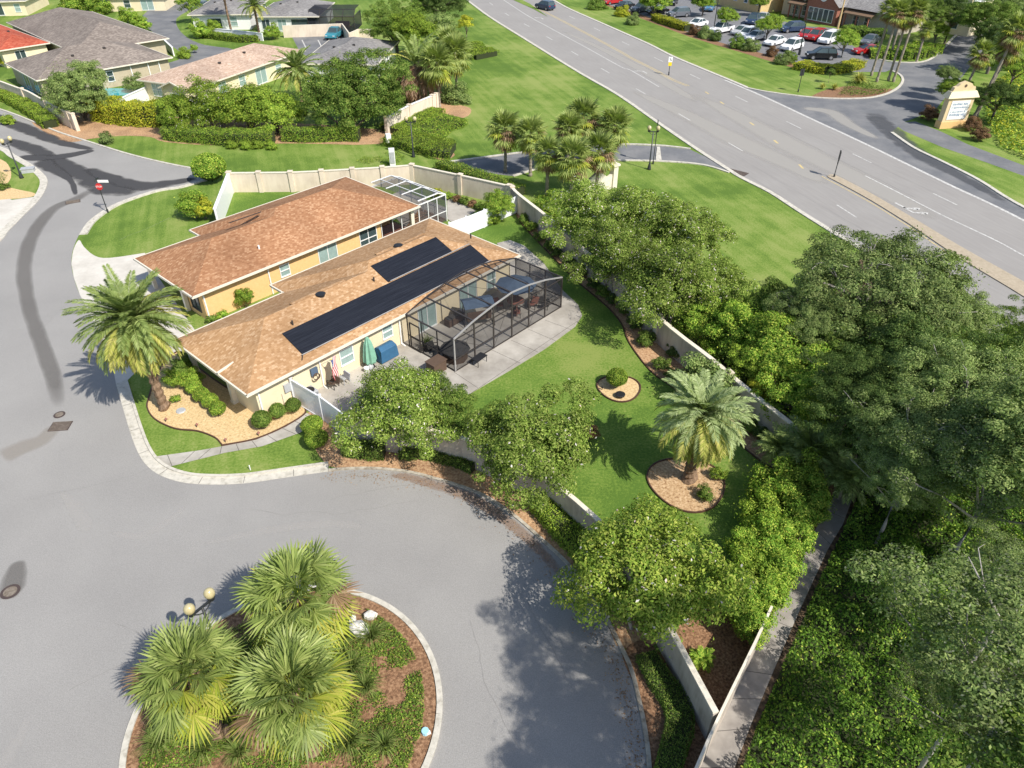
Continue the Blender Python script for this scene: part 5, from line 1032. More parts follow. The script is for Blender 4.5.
# ------------------------------------------------------------------ posts, lamps, signs
def lamp(px, h, label, ang=0, tall=True):
    p = G(*px) if len(px) == 2 else Vector(px); t = thing('street_lamp', label, 'street lamp', (p.x, p.y, 0), ang, 'double globe street lamps')
    mb = MB(); mb.tube([(0, 0, 0), (0, 0, .12), (0, 0, .6), (0, 0, .7), (0, 0, h-.5)], [.22, .2, .11, .075, .055], 10); mb.build('post', M['darkmetal'], t, True)
    mb = MB(); mb.bar((-.52, 0, h-.5), (.52, 0, h-.5), .09, .08); mb.tube([(-.45, 0, h-.5), (-.2, 0, h-.75), (0, 0, h-.85)], .025, 6); mb.tube([(.45, 0, h-.5), (.2, 0, h-.75), (0, 0, h-.85)], .025, 6); mb.build('crossarm', M['darkmetal'], t)
    for s in (-.45, .45):
        mb = MB(); mb.tube([(s, 0, h-.5), (s, 0, h-.36)], [.12, .16], 10); mb.build('globe_holder', M['darkmetal'], t)
        mb = MB(); mb.ball((s, 0, h-.12), (.22, .22, .25), 14, 10); mb.build('globe', M['globe'], t, True)
    return t
lamp((413.5, 157), 4.3, 'double globe street lamp on the grass beside the clipped green hedge')
lamp((21.8, 178), 4.1, 'double globe street lamp on the small lawn at the left edge', 1.2)
lamp((649, 169.5), 4.5, 'double globe street lamp where the entrance street meets the highway', -.1)
lamp((-12.15, 17.35, 0), 4.4, 'double globe street lamp rising from the round palm island', math.atan2(.7, .5))
def pole(mbx, h, r=.04): mbx.tube([(0, 0, 0), (0, 0, .35), (0, 0, .4), (0, 0, h)], [r*2.2, r*2, r, r], 8)
def tall_post(px, h, label, head, rz=0, name='sign_post', r=.045):
    p = G(*px); t = thing(name, label, 'sign', (p.x, p.y, 0), rz); mb = MB(); pole(mb, h, r); mb.build('post', M['darkmetal'], t); head(t); return t
def ngon(mb, c, r, n, y, rot=0, th=.02, sx=1, sz=1):
    pts = [(c[0]+r*sx*math.cos(2*math.pi*k/n+rot), y, c[1]+r*sz*math.sin(2*math.pi*k/n+rot)) for k in range(n)]; mb.poly(pts); mb.poly([(a, y+th, c_) for a, _, c_ in pts][::-1])
    for k in range(n): a, b = pts[k], pts[(k+1) % n]; mb.poly([b, a, (a[0], y+th, a[2]), (b[0], y+th, b[2])])
def text_obj(s, size, parent, loc, m, rx=R(90), rz=0, name='lettering', depth=.004):
    cu = bpy.data.curves.new(name, 'FONT'); cu.body = s; cu.size = size; cu.align_x = 'CENTER'; cu.align_y = 'CENTER'; cu.extrude = depth
    tmp = bpy.data.objects.new('tmp', cu); COL.objects.link(tmp); bpy.context.view_layer.update()
    me = bpy.data.meshes.new_from_object(tmp.evaluated_get(bpy.context.evaluated_depsgraph_get())); bpy.data.objects.remove(tmp); me.materials.clear(); me.materials.append(m)
    o = bpy.data.objects.new(name, me); COL.objects.link(o); o.parent = parent; o.location = loc; o.rotation_euler = (rx, 0, rz); return o
def stop_head(t):
    mb = MB(); ngon(mb, (.05, 2.55), .33, 8, -.07, R(22.5)); f = mb.build('stop_face', M['red'], t)
    mb = MB(); ngon(mb, (.05, 2.55), .3, 8, -.066, R(22.5), .001)
    text_obj('STOP', .24, f, (.05, -.078, 2.55), M['white'])
    mb = MB(); mb.box((.55, 0, 3.05), (1.0, .03, .24)); mb.build('street_name_blade', M['white'], t)
    mb = MB(); mb.box((0, .0, 3.2), (.03, .7, .2)); mb.build('cross_name_blade', M['darkmetal'], t)
tall_post((108, 212.5), 3.4, 'stop sign with white street name blade at the kerb of the front lawn', stop_head)
def keep_head(t):
    mb = MB(); mb.box((0, -.06, 2.25), (.6, .02, .75)); mb.build('white_plate', M['white'], t); mb = MB(); mb.box((0, -.06, 1.6), (.5, .02, .5), 0); mb.build('yellow_plate', M['yellow'], t)
    mb = MB(); mb.bar((-.12, -.075, 2.42), (.14, -.075, 2.12), .02, .07); mb.bar((-.0, -.075, 2.1), (.16, -.075, 2.1), .02, .06); mb.build('arrow_mark', M['black'], t)
    mb = MB(); mb.tube([(0, 0, 0), (0, 0, .5)], .09, 8); mb.build('sleeve', M['black'], t)
tall_post((668.6, 75.3), 2.7, 'yellow and white keep-right sign standing in the middle of the highway', keep_head)
def edge_head(t):
    mb = MB(); mb.box((0, 0, 2.35), (.62, .03, .9)); mb.build('sign_plate', M['darkmetal'], t); mb = MB(); mb.box((0, 0, 1.65), (.35, .03, .4)); mb.build('lower_plate', M['darkmetal'], t)
tall_post((833.8, 177.5), 2.85, 'dark sign seen edge-on at the nose of the highway median', edge_head, R(80))
tall_post((653, 164), 4.6, 'tall dark sign post just behind the double globe lamp near the highway', lambda t: MB().box((0, 0, 4.3), (.5, .04, .8)).build('sign_plate', M['darkmetal'], t), R(85))
tall_post((798, 92), 3.0, 'dark sign backed post on the verge before the car park', lambda t: MB().box((0, .03, 2.6), (.7, .04, .9)).build('sign_plate', M['darkmetal'], t), R(20))
def lotlight(px, h, label):
    p = G(*px); t = thing('light_post', label, 'light post', (p.x, p.y, 0), 0, 'tall car park lights'); mb = MB(); mb.tube([(0, 0, 0), (0, 0, .8), (0, 0, .82), (0, 0, h)], [.22, .22, .09, .06], 8); mb.build('post', M['darkmetal'], t)
    mb = MB(); mb.box((.35, 0, h), (.7, .3, .12)); mb.build('lamp_head', M['darkmetal'], t)
lotlight((799, 55), 6.5, 'tall car park light behind the white hatchback'); lotlight((713, 34), 6.5, 'tall car park light beside the white van')
def orange_pole():
    p = G(837, 31); t = thing('flag_pole', 'orange pole standing in front of the stone building', 'pole', (p.x, p.y, 0)); mb = MB(); mb.tube([(0, 0, 0), (0, 0, 5.5)], [.22, .12], 8); mb.build('pole', M['tan'], t); mb = MB(); mb.ball((0, 0, 5.6), .2, 8, 6); mb.build('finial', M['tan'], t)
orange_pole()
# monument sign
p = G(939.5, 128.5); q = G(963, 127); am, _ = ang2(p.to_2d(), q.to_2d())
ms = thing('monument_sign', 'cream stucco monument sign with curved crest and white lettered panel beside the side road', 'sign', ((p.x+q.x)/2, (p.y+q.y)/2, 0), am)
mb = MB(); mb.box((0, .3, .4), (3.6, 1.0, .8)); mb.build('base', M['orange'], ms)
mb = MB(); mb.box((0, .3, 2.2), (3.4, .8, 2.8)); mb.build('body', M['peach'], ms)
mb = MB(); mb.add([(-2.1, -.35, 3.6), (2.1, -.35, 3.6), (2.1, .95, 3.6), (-2.1, .95, 3.6), (-1.7, -.05, 4.3), (1.7, -.05, 4.3), (1.7, .65, 4.3), (-1.7, .65, 4.3)], [(3, 2, 1, 0), (4, 5, 6, 7), (0, 1, 5, 4), (1, 2, 6, 5), (2, 3, 7, 6), (3, 0, 4, 7)]); mb.build('hood', M['cream'], ms)
mb = MB(); prof = [(-1.5, 4.3), (1.5, 4.3), (1.4, 4.75), (1.05, 4.85), (.75, 5.15), (0, 5.4), (-.75, 5.15), (-1.05, 4.85), (-1.4, 4.75)]
mb.add([(x, .05, z) for x, z in prof]+[(x, .5, z) for x, z in prof], [tuple(range(9)), tuple(range(9, 18))[::-1]]+[(i, i+9, (i+1) % 9+9, (i+1) % 9) for i in range(9)]); mb.build('crest', M['peach'], ms)
mb = MB(); ngon(mb, (0, 4.9), .18, 10, .03); mb.build('crest_hole', M['wicker'], ms)
mb = MB(); mb.box((0, -.12, 2.15), (2.5, .06, 2.2)); pn = mb.build('panel', M['white'], ms)
rr = random.Random(4); mb = MB()
for row, (z, hgt) in enumerate(((2.85, .26), (2.45, .22), (1.95, .2), (1.6, .3))):
    x = -1.05
    while x < 1.0:
        w_ = rr.uniform(.08, .2); mb.box((x+w_/2, -.155, z+rr.uniform(-.02, .02)), (w_*.75, .008, hgt*rr.uniform(.55, 1))); x += w_+(.14 if rr.random() < .15 else .03)
mb.build('worn_lettering', M['c_lett'], pn)
# white scroll wall by the entrance
p = G(596, 193); sw = thing('scroll_wall', 'white curved entrance wall with capped pier among the cabbage palms', 'wall', (p.x, p.y, 0), R(38))
prof = [(-1.6, 0), (2.0, 0), (2.0, 1.5), (1.4, 1.3), (.6, 1.9), (-.2, 2.1), (-1.0, 1.7), (-1.6, .9)]
mb = MB(); mb.add([(x, -.15, z) for x, z in prof]+[(x, .15, z) for x, z in prof], [tuple(range(8)), tuple(range(8, 16))[::-1]]+[(i, i+8, (i+1) % 8+8, (i+1) % 8) for i in range(8)]); mb.build('panel', M['cap'], sw)
mb = MB(); mb.box((2.3, 0, 1.15), (.6, .6, 2.3)); mb.box((2.3, 0, 2.38), (.85, .85, .2)); mb.build('pier', M['cap'], sw)
# small bits by the gate
p = G(389, 146); t = thing('utility_cabinet', 'white utility cabinet on a post beside the round tree', 'cabinet', (p.x, p.y, 0), .5); mb = MB(); mb.box((0, 0, .9), (.55, .45, 1.0)); mb.build('body', M['white'], t); mb = MB(); mb.tube([(0, 0, 0), (0, 0, .45)], .08, 6); mb.build('foot', M['grey'], t)
p = G(393, 166); t = thing('utility_cabinet', 'white slanted cabinet just behind the perimeter wall by the groundcover patch', 'cabinet', (p.x, p.y, 0), .2); mb = MB(); mb.box((0, 0, .95), (.6, .5, 1.9)); mb.build('body', M['white'], t); mb = MB(); mb.box((0, -.28, 1.0), (.45, .04, 1.2)); mb.build('door', M['grey'], t)
p = G(12.5+29/1, 183); 
p = G(29, 172); t = thing('utility_box', 'low grey utility box lid on the small lawn behind the left lamp', 'utility box', (p.x, p.y, 0), .3); mb = MB(); mb.box((0, 0, .2), (1.2, .7, .4)); mb.build('body', M['grey'], t); mb = MB(); mb.box((0, 0, .43), (1.3, .8, .06)); mb.build('lid', M['grey'], t)
# drains and covers
def cover_round(px, r, label, grate=False, z=.02, rz=0, sz=(1.3, .9)):
    p = G(*px); t = thing('drain_grate' if grate else 'manhole_cover', label, 'drain' if grate else 'manhole cover', (p.x, p.y, z), rz)
    if grate:
        mb = MB(); mb.box((0, 0, .01), (*sz, .02)); mb.build('plate', M['iron'], t); mb = MB()
        for k in range(7): mb.box((0, -sz[1]/2+(k+.5)*sz[1]/7, .026), (sz[0]*.92, .05, .012))
        mb.build('grate_bars', M['bark'], t)
    else:
        mb = MB(); mb.tube([(0, 0, 0), (0, 0, .02)], r, 28); mb.build('lid', M['iron'], t); mb = MB(); mb.tube([(0, 0, .02), (0, 0, .024)], r*.7, 24); mb.build('pattern', M['bark'], t)
cover_round((60.5, 426.5), .5, 'rusty drain grate in the street left of the gravel bed', True, rz=.1, sz=(1.15, .85)); cover_round((59.5, 415), .33, 'small round manhole just above the rusty drain grate')
cover_round((10.5, 592), .42, 'round manhole cover at the left edge of the cul-de-sac'); cover_round((73, 202), .4, 'drain grate in the wet junction near the stop sign', True, rz=.5, sz=(1.3, .8)); cover_round((737, 172.5), .4, 'black drain grate at the kerb of the highway', True, rz=-.7, sz=(2.2, 1.1))

# ------------------------------------------------------------------ yard and patio things (local house coordinates u, V)
HA = Vector((math.cos(TH), math.sin(TH))); HB = Vector((math.sin(TH), -math.cos(TH)))
def hp(u, V): q = Vector(HO)+HA*u+HB*V; return q
def ht(name, label, cat, u, V, rz=0, z=.05, group=None): q = hp(u, V); return thing(name, label, cat, (q.x, q.y, z), TH+rz, group)
# air conditioner
t = ht('air_conditioner', 'grey air conditioner with round dark fan grille behind the white vinyl fence', 'air conditioner', 3.75, .25)
mb = MB(); mb.box((0, 0, .45), (.8, .8, .85)); b_ = mb.build('casing', M['grey'], t, bevel=.04)
mb = MB(); mb.tube([(0, 0, .87), (0, 0, .9)], .33, 20); mb.build('fan_grille', M['black'], t)
mb = MB()
for k in range(7): mb.box((0, -.405, .2+k*.09), (.7, .015, .02)); mb.box((-.405, 0, .2+k*.09), (.015, .7, .02))
mb.build('louvre', M['black'], b_)
# flag on its pole, leaning from the wall
q = hp(5.35, -.45); fl = thing('flag', 'stars and stripes flag hanging from a short pole under the eave', 'flag', (q.x, q.y, 0), TH)
mb = MB(); mb.tube([(0, 0, 1.7), (.12, -1.0, 2.45)], .018, 6); mb.build('pole', M['white'], fl); mb = MB(); mb.ball((.12, -1.02, 2.47), .04, 8, 6); mb.build('finial', M['yellow'], fl)
W_, H_ = .72, 1.6; nst = 13
def fpt(a, b):  # a across, b down; draped folds
    return (.1+a*W_*.8+.06*math.sin(b*7+a*3), -.9-.08*math.sin(a*9+b*2)+.25*a, 2.42-b*H_-.06*a)
mbr, mbw, mbb = MB(), MB(), MB()
for i in range(nst):
    for k in range(12):
        a0, a1 = i/nst, (i+1)/nst; b0, b1 = k/12, (k+1)/12; can = i < 7 and k < 5
        (mbb if can else (mbr if i % 2 == 0 else mbw)).poly([fpt(a0, b0), fpt(a1, b0), fpt(a1, b1), fpt(a0, b1)])
mbr.build('red_stripes', M['red'], fl); mbw.build('white_stripes', M['white'], fl); cb = mbb.build('canton', M['flagblue'], fl)
mb = MB()
for i in range(5):
    for k in range(4):
        c_ = Vector(fpt(.05+i*.11, .04+k*.1)); c_.y -= .012; mb.poly([c_+Vector((math.cos(w_)*(.022 if j % 2 == 0 else .01), 0, math.sin(w_)*(.022 if j % 2 == 0 else .01))) for j, w_ in enumerate([R(90+36*j) for j in range(10)])])
mb.build('stars', M['white'], cb)
# hose reel on the wall
t = ht('hose_reel', 'blue grey hose reel mounted on the cream wall behind the flag', 'hose reel', 4.7, -.42, z=0); mb = MB(); mb.box((0, 0, 1.5), (.5, .15, .5)); mb.build('bracket', M['bluecloth'], t)
mb = MB(); 
for k in range(3): mb.tube([(.2*math.cos(a)*(1+.1*k), -.15-.04*k, 1.2+.22*math.sin(a)) for a in [2*math.pi*j/14 for j in range(15)]], .02, 5)
mb.build('hose', M['wicker'], t)
def chair(label, u, V, rz, mname, frame='black', group=None, cat='chair', name='patio_chair', recl=.25, z=.05):
    t = ht(name, label, cat, u, V, rz, z, group)
    mb = MB(); mb.box((0, 0, .42), (.52, .5, .07)); mb.build('seat', M[mname], t, bevel=.02)
    mb = MB(); mb.bar((0, .24, .42), (0, .24+recl*.6, .98), .07, .5); v = mb.v; mb.build('backrest', M[mname], t)
    for sx in (-.26, .26):
        for y in (-.22, .24):
            m2 = MB(); m2.bar((sx, y, 0), (sx, y, .42), .04); m2.build('leg', M[frame], t)
        m2 = MB(); m2.bar((sx, -.24, .64), (sx, .3, .66), .05, .03); m2.bar((sx, -.22, .42), (sx, -.22, .64), .035); m2.build('armrest', M[frame], t)
    return t
chair('dark brown patio armchair on the side patio below the flag', 5.55, .1, R(200), 'wicker')
chair('pale grey folding chair next to the dark brown one by the wall', 6.35, .2, R(190), 'grey', 'grey')
# closed green parasol
t = ht('parasol', 'closed sage green parasol standing against the cream wall', 'parasol', 8.6, .1)
mb = MB(); mb.tube([(0, 0, 0), (0, 0, 2.35)], .03, 8); mb.build('pole', M['grey'], t); mb = MB(); mb.tube([(0, 0, 0), (0, 0, .08)], [.3, .26], 16); mb.build('base', M['black'], t)
mb = MB(); n = 16; zs = [.35, .5, .9, 1.4, 1.9, 2.25, 2.38]; rs = [.3, .38, .36, .3, .22, .1, .03]; b0 = 0
for z, r_ in zip(zs, rs):
    for k in range(n): rr2 = r_*(1+(.22 if k % 2 else -.12)); mb.v.append((rr2*math.cos(2*math.pi*k/n), rr2*math.sin(2*math.pi*k/n), z))
for i in range(len(zs)-1):
    for k in range(n): mb.f.append((i*n+k, i*n+(k+1) % n, (i+1)*n+(k+1) % n, (i+1)*n+k)); mb.m.append(0)
mb.build('canopy', M['greencloth'], t)
# blue covered grill
t = ht('covered_grill', 'deep blue covered box shaped grill against the cream wall', 'grill', 9.95, .15)
mb = MB(); mb.add([(-.75, -.4, .08), (.75, -.4, .08), (.75, .4, .08), (-.75, .4, .08), (-.68, -.34, .95), (.68, -.34, .95), (.68, .36, 1.02), (-.68, .36, 1.02), (-.6, 0, 1.16), (.6, 0, 1.16)], [(3, 2, 1, 0), (0, 1, 5, 4), (1, 2, 6, 9, 5), (2, 3, 7, 6), (3, 0, 4, 8, 7), (4, 5, 9, 8), (8, 9, 6, 7)]); mb.build('cover', M['bluevinyl'], t, bevel=.04)
for sx in (-.6, .6):
    mb = MB(); mb.tube([(sx, 0, .08), (sx+.02, 0, .08)], .09, 10); mb.build('wheel', M['black'], t)
t = ht('bucket', 'pale bucket and grey bag beside the closed parasol', 'bucket', 8.05, .35); mb = MB(); mb.tube([(0, 0, 0), (0, 0, .35)], [.14, .18], 12); mb.build('pail', M['white'], t); mb = MB(); mb.ball((.35, 0, .2), (.22, .18, .22), 10, 8); mb.build('bag', M['grey'], t)
# patio set near the corner of the cage
t = ht('cabinet', 'brown wicker cabinet outside the near corner of the screened patio', 'cabinet', 11.2, 3.7); mb = MB(); mb.box((0, 0, .4), (1.1, .8, .8)); mb.build('body', M['wicker'], t, bevel=.04); mb = MB(); mb.box((0, 0, .82), (1.2, .9, .05)); mb.build('top', M['wicker'], t)
t = ht('patio_table', 'large charcoal covered table at the near corner of the screened patio', 'table', 13.05, 3.55, R(20)); mb = MB()
k8 = [(math.cos(2*math.pi*k/8+.39), math.sin(2*math.pi*k/8+.39)) for k in range(8)]; mb.prism([(a*1.05, b*1.05) for a, b in k8], .74, .82); mb.build('top', M['darkcloth'], t, bevel=.02)
mb = MB(); mb.prism([(a*.85, b*.85) for a, b in k8], 0, .74); mb.build('base', M['wicker'], t)
t = ht('side_table', 'small black side table outside the screen beside the charcoal table', 'table', 13.7, 5.2, R(5)); mb = MB(); mb.box((0, 0, .5), (1.0, .6, .04)); mb.build('top', M['black'], t)
for x in (-.45, .45):
    for y in (-.25, .25):
        mb = MB(); mb.bar((x, y, 0), (x, y, .5), .035); mb.build('leg', M['black'], t)
t = ht('planter', 'dark planter with spiky plant inside the near end of the screened patio', 'planter', 12.5, 1.4); mb = MB(); mb.tube([(0, 0, 0), (0, 0, .5)], [.28, .36], 14); mb.build('pot', M['bronze'], t)
c = bpy.data.objects.new('plant', grass_tuft_mesh('spiky_plant', 3, 70, 1.0, .9, .02)); COL.objects.link(c); c.parent = t; c.location = (0, 0, .45)
chair('dark lounge chair just inside the near screen wall', 12.6, 2.1, R(60), 'darkcloth')
# swing with slate blue canopy
t = ht('patio_swing', 'patio swing seat with slate blue fabric canopy in the middle of the screened patio', 'swing', 17.3, 1.6, R(150), .05)
mb = MB(); mb.add([(-1.1, -.75, 1.75), (1.1, -.75, 1.75), (1.1, .75, 1.7), (-1.1, .75, 1.7), (-1.1, 0, 2.0), (1.1, 0, 2.0)], [(0, 1, 5, 4), (4, 5, 2, 3), (1, 2, 5), (3, 0, 4), (3, 2, 1, 0)]); mb.build('canopy', M['bluecloth'], t)
for sx in (-1.05, 1.05):
    mb = MB(); mb.bar((sx, -.7, 0), (sx, 0, 1.9), .05); mb.bar((sx, .7, 0), (sx, 0, 1.9), .05); mb.bar((sx, -.7, .05), (sx, .7, .05), .05); mb.build('side_frame', M['bronze'], t)
mb = MB(); mb.box((0, 0, .5), (1.8, .6, .12)); mb.build('seat', M['wicker'], t, bevel=.03); mb = MB(); mb.bar((0, .3, .5), (0, .5, 1.1), .1, 1.8); q_ = MB(); q_.box((0, .4, .85), (1.8, .12, .7)); q_.build('backrest', M['wicker'], t, bevel=.03)
# dining set with slate blue parasol
t = ht('parasol', 'open slate blue parasol over the dining table at the far end of the screened patio', 'parasol', 20.6, 2.3); mb = MB(); mb.tube([(0, 0, 0), (0, 0, 2.5)], .03, 8); mb.build('pole', M['bronze'], t)
mb = MB(); R8 = 1.55; mb.v.append((0, 0, 2.5)); 
for k in range(8): mb.v.append((R8*math.cos(k*math.pi/4), R8*math.sin(k*math.pi/4), 2.05))
for k in range(8): mb.f.append((0, k+1, (k+1) % 8+1)); mb.m.append(0)
cn = mb.build('canopy', M['bluecloth'], t); so_ = cn.modifiers.new('s', 'SOLIDIFY'); so_.thickness = .02
for k in range(8):
    mb = MB(); mb.bar((.05, 0, 2.42), (R8*.97, 0, 2.02), .025); mb.build('rib', M['bronze'], t, rz=k*math.pi/4)
t = ht('dining_table', 'round red-brown dining table under the slate blue parasol', 'table', 20.6, 2.3); mb = MB(); mb.tube([(0, 0, .7), (0, 0, .75)], .65, 24); mb.build('top', M['redwood'], t); mb = MB(); mb.tube([(0, 0, 0), (0, 0, .05), (0, 0, .7)], [.35, .08, .06], 12); mb.build('pedestal', M['bronze'], t)
for k, d in enumerate(('facing the house wall', 'nearest the far corner of the cage', 'nearest the lawn', 'on the side of the swing seat')):
    a = R(45+90*k); chair('red-brown dining chair '+d+' at the round table', 20.6+1.15*math.cos(a), 2.3-1.15*math.sin(a), a-R(90), 'redwood', 'bronze')
chair('dark lounge chair in the far corner of the screened patio', 22.1, 3.9, R(30), 'darkcloth'); chair('dark lounge chair next to the one in the far corner of the cage', 22.2, 3.0, R(80), 'darkcloth')
t = ht('storage_bench', 'brown wicker bench along the house wall inside the screened patio', 'bench', 16.2, .3); mb = MB(); mb.box((0, 0, .3), (1.6, .6, .55)); mb.build('body', M['wicker'], t, bevel=.03); mb = MB(); mb.box((0, 0, .6), (1.5, .55, .1)); mb.build('cushion', M['darkcloth'], t, bevel=.03)
# beds' small things
p = G(620, 397); t = thing('fire_bowl', 'dark round bowl lying on the small ring bed', 'bowl', (p.x, p.y, .02)); mb = MB(); mb.tube([(0, 0, 0), (0, 0, .1), (0, 0, .22), (0, 0, .24)], [.15, .28, .32, .26], 14); mb.build('bowl', M['black'], t); mb = MB(); mb.tube([(0, 0, .2), (0, 0, .23)], .22, 12); mb.build('inside', M['iron'], t)
p = G(602, 390); t = thing('garden_light', 'small dark garden light at the left of the small ring bed', 'garden light', (p.x, p.y, .02)); mb = MB(); mb.tube([(0, 0, 0), (0, 0, .2)], .02, 6); mb.build('stake', M['black'], t); mb = MB(); mb.tube([(0, 0, .16), (0, 0, .26)], [.07, .04], 8); mb.build('head', M['black'], t)
for px, lab in (((166, 422), 'small spotlight at the left edge of the gravel bed'), ((197, 427.5), 'small spotlight in the middle front of the gravel bed'), ((225.5, 442.5), 'small spotlight near the path end of the gravel bed'), ((258.5, 436), 'small spotlight between the round bushes and the front walk')):
    p = G(*px); t = thing('garden_light', lab, 'garden light', (p.x, p.y, .02), 0, 'spotlights in the gravel bed'); mb = MB(); mb.tube([(0, 0, 0), (0, 0, .15)], .02, 6); mb.build('stake', M['black'], t); mb = MB(); mb.tube([(0, 0, .14), (.05, .1, .22)], [.06, .08], 8); mb.build('head', M['redwood'], t)
p = G(181, 411); mb = MB(); mb.tube([(0, 0, 0), (0, 0, .06)], [.3, .26], 12); tag(mb.build('round_plate', M['grey'], None, loc=(p.x, p.y, .02)), 'grey round plate lying flat in the gravel bed', 'plate')
for (px, s_, lab) in (((361, 634), .95, 'larger white rock in the palm island'), ((371, 618), .55, 'smaller white rock at the kerb side of the palm island'), ((353, 622), .4, 'pale tan rock beside the larger white one')):
    p = G(*px); mb = MB(); mb.ball((0, 0, .24*s_), (s_*.55, s_*.4, s_*.45), 9, 6, jit=.16, rng=random.Random(px[0])); tag(mb.build('rock', M['rock'], None, loc=(p.x, p.y, .06), rz=px[0]), lab, 'rock')
p = G(425.5, 733); t = thing('valve_box', 'small light blue valve cover on the red mulch of the island', 'valve cover', (p.x, p.y, .05), .4); mb = MB(); mb.tube([(0, 0, 0), (0, 0, .14)], [.16, .15], 10); mb.build('body', M['c_lblue'], t); mb = MB(); mb.box((.1, -.1, .08), (.16, .12, .1)); mb.build('cap', M['white'], t)
mb = MB(); p = G(300, 446); mb.tube([(0, 0, 0), (0, 0, .35)], .03, 6); tag(mb.build('marker_stake', M['white'], None, loc=(G(250.5, 470).x, G(250.5, 470).y, 0)), 'short white marker stake on the lawn by the kerb', 'stake')

# ------------------------------------------------------------------ cars
def car_proto(kind):
    """body profile along x (front = +x), half width y"""
    P_ = dict(sedan=dict(L=4.7, w=.9, lo=[(-2.3, .35), (-2.35, .6), (-2.25, .92), (-1.5, 1.0), (1.0, .95), (1.95, .82), (2.3, .65), (2.35, .4), (2.2, .28), (-2.2, .28)], top=[(-1.75, .98), (-1.05, 1.42), (.25, 1.45), (1.15, .95)]),
              suv=dict(L=4.7, w=.95, lo=[(-2.3, .4), (-2.35, .7), (-2.3, 1.05), (1.1, 1.08), (2.0, .98), (2.3, .8), (2.35, .45), (2.2, .32), (-2.2, .32)], top=[(-2.25, 1.04), (-1.95, 1.68), (.3, 1.72), (1.2, 1.07)]),
              pickup=dict(L=5.4, w=.98, lo=[(-2.7, .5), (-2.72, .75), (-2.7, 1.1), (1.2, 1.12), (2.3, 1.05), (2.65, .9), (2.7, .5), (2.5, .38), (-2.5, .38)], top=[(-.9, 1.1), (-.7, 1.75), (.5, 1.78), (1.3, 1.11)]),
              van=dict(L=5.0, w=.98, lo=[(-2.5, .4), (-2.52, .7), (-2.5, 1.15), (1.5, 1.12), (2.2, .98), (2.5, .75), (2.5, .42), (2.3, .3), (-2.3, .3)], top=[(-2.48, 1.14), (-2.3, 1.85), (.7, 1.88), (1.7, 1.1)]))[kind]
    def solid(prof, w0, w1=None):
        mb = MB(); n = len(prof); zt = max(z for _, z in prof); zb = min(z for _, z in prof)
        wd = lambda z: w0 if w1 is None else w0+(w1-w0)*(z-zb)/(zt-zb)
        mb.add([(x, -wd(z), z) for x, z in prof]+[(x, wd(z), z) for x, z in prof], [tuple(range(n)), tuple(range(n, 2*n))[::-1]]+[(i, i+n, (i+1) % n+n, (i+1) % n) for i in range(n)]); return mb
    return P_, solid
PCAR = {}
def make_car(kind, label, paint, loc, rz, group=None):
    P_, solid = car_proto(kind); t = thing('parked_car' if group else 'car', label, 'car', loc, rz, group); w_ = P_['w']
    body = solid(P_['lo'], w_, w_*.97).build('body', M[paint], t, bevel=.05)
    top = P_['top']; cab = solid(top, w_*.93, w_*.74).build('windows', M['glass'], t, bevel=.03)
    r = MB(); a, b = top[1], top[2]; r.prism([(a[0]+.04, -w_*.74), (b[0]-.02, -w_*.74), (b[0]-.02, w_*.74), (a[0]+.04, w_*.74)], a[1]-.005, max(a[1], b[1])+.035); r.build('roof', M[paint], t, bevel=.02)
    for sy in (-1, 1):
        for k in (0, 1): p0, p1 = (top[0], top[1]) if k == 0 else (top[3], top[2]); pl_ = MB(); pl_.bar((p0[0], sy*w_*.925, p0[1]), (p1[0], sy*w_*.745, p1[1]), .07, .05); pl_.build('pillar', M[paint], t)
        xm = (top[1][0]+top[2][0])/2; pl_ = MB(); pl_.bar((xm, sy*w_*.94, P_['lo'][3][1] if kind == 'sedan' else 1.08), (xm, sy*w_*.76, top[1][1]), .07, .04); pl_.build('pillar', M[paint], t)
    xw = P_['L']*.3; rw = .33 if kind == 'sedan' else .37
    for x in (-xw, xw):
        for sy in (-1, 1):
            m1 = MB(); y = sy*(w_-.1); m1.tube([(0, -.11, 0), (0, .11, 0)], rw, 16); wh = m1.build('wheel', M['tyre'], t, loc=(x, y, rw)); m2 = MB(); m2.tube([(0, sy*.112, 0), (0, sy*.12, 0)], rw*.62, 12); m2.build('hub', M['hub'], wh)
    zf = .68 if kind == 'sedan' else .82
    for sy in (-1, 1):
        m1 = MB(); m1.box((P_['L']/2-.06, sy*w_*.68, zf), (.12, .36, .13)); m1.build('headlight', M['headlight'], t); m1 = MB(); m1.box((-P_['L']/2+.02, sy*w_*.72, zf+.1), (.08, .3, .16)); m1.build('tail_light', M['taillight'], t)
        m1 = MB(); m1.box((top[3][0]-.25, sy*(w_+.08), 1.02), (.12, .18, .12)); m1.build('mirror', M[paint], t)
    if kind == 'pickup':
        m1 = MB(); m1.box((-1.8, 0, 1.09), (1.6, w_*1.6, .06)); m1.build('bed', M['black'], t)
    return t
def car(kind, px, label, paint, rz, group='cars parked in the commercial car park', z=.0):
    p = G(*px); loc = (p.x, p.y, z+.02)
    if kind not in PCAR: PCAR[kind] = make_car(kind, label, paint, loc, R(rz), group); return PCAR[kind]
    c = copy_tree(PCAR[kind]); c.location = loc; c.rotation_euler = (0, 0, R(rz)); c['label'] = label; c.name = 'parked_car' if group else 'car'
    if group: c['group'] = group
    elif 'group' in c: del c['group']
    for ch in c.children:
        if ch.name.split('.')[0] in ('body', 'roof', 'pillar', 'mirror'): ch.material_slots[0].link = 'OBJECT'; ch.material_slots[0].material = M[paint]
    return c
car('sedan', (774, 45), 'white sedan right of the small tree in the front row of the car park', 'c_white', 222)
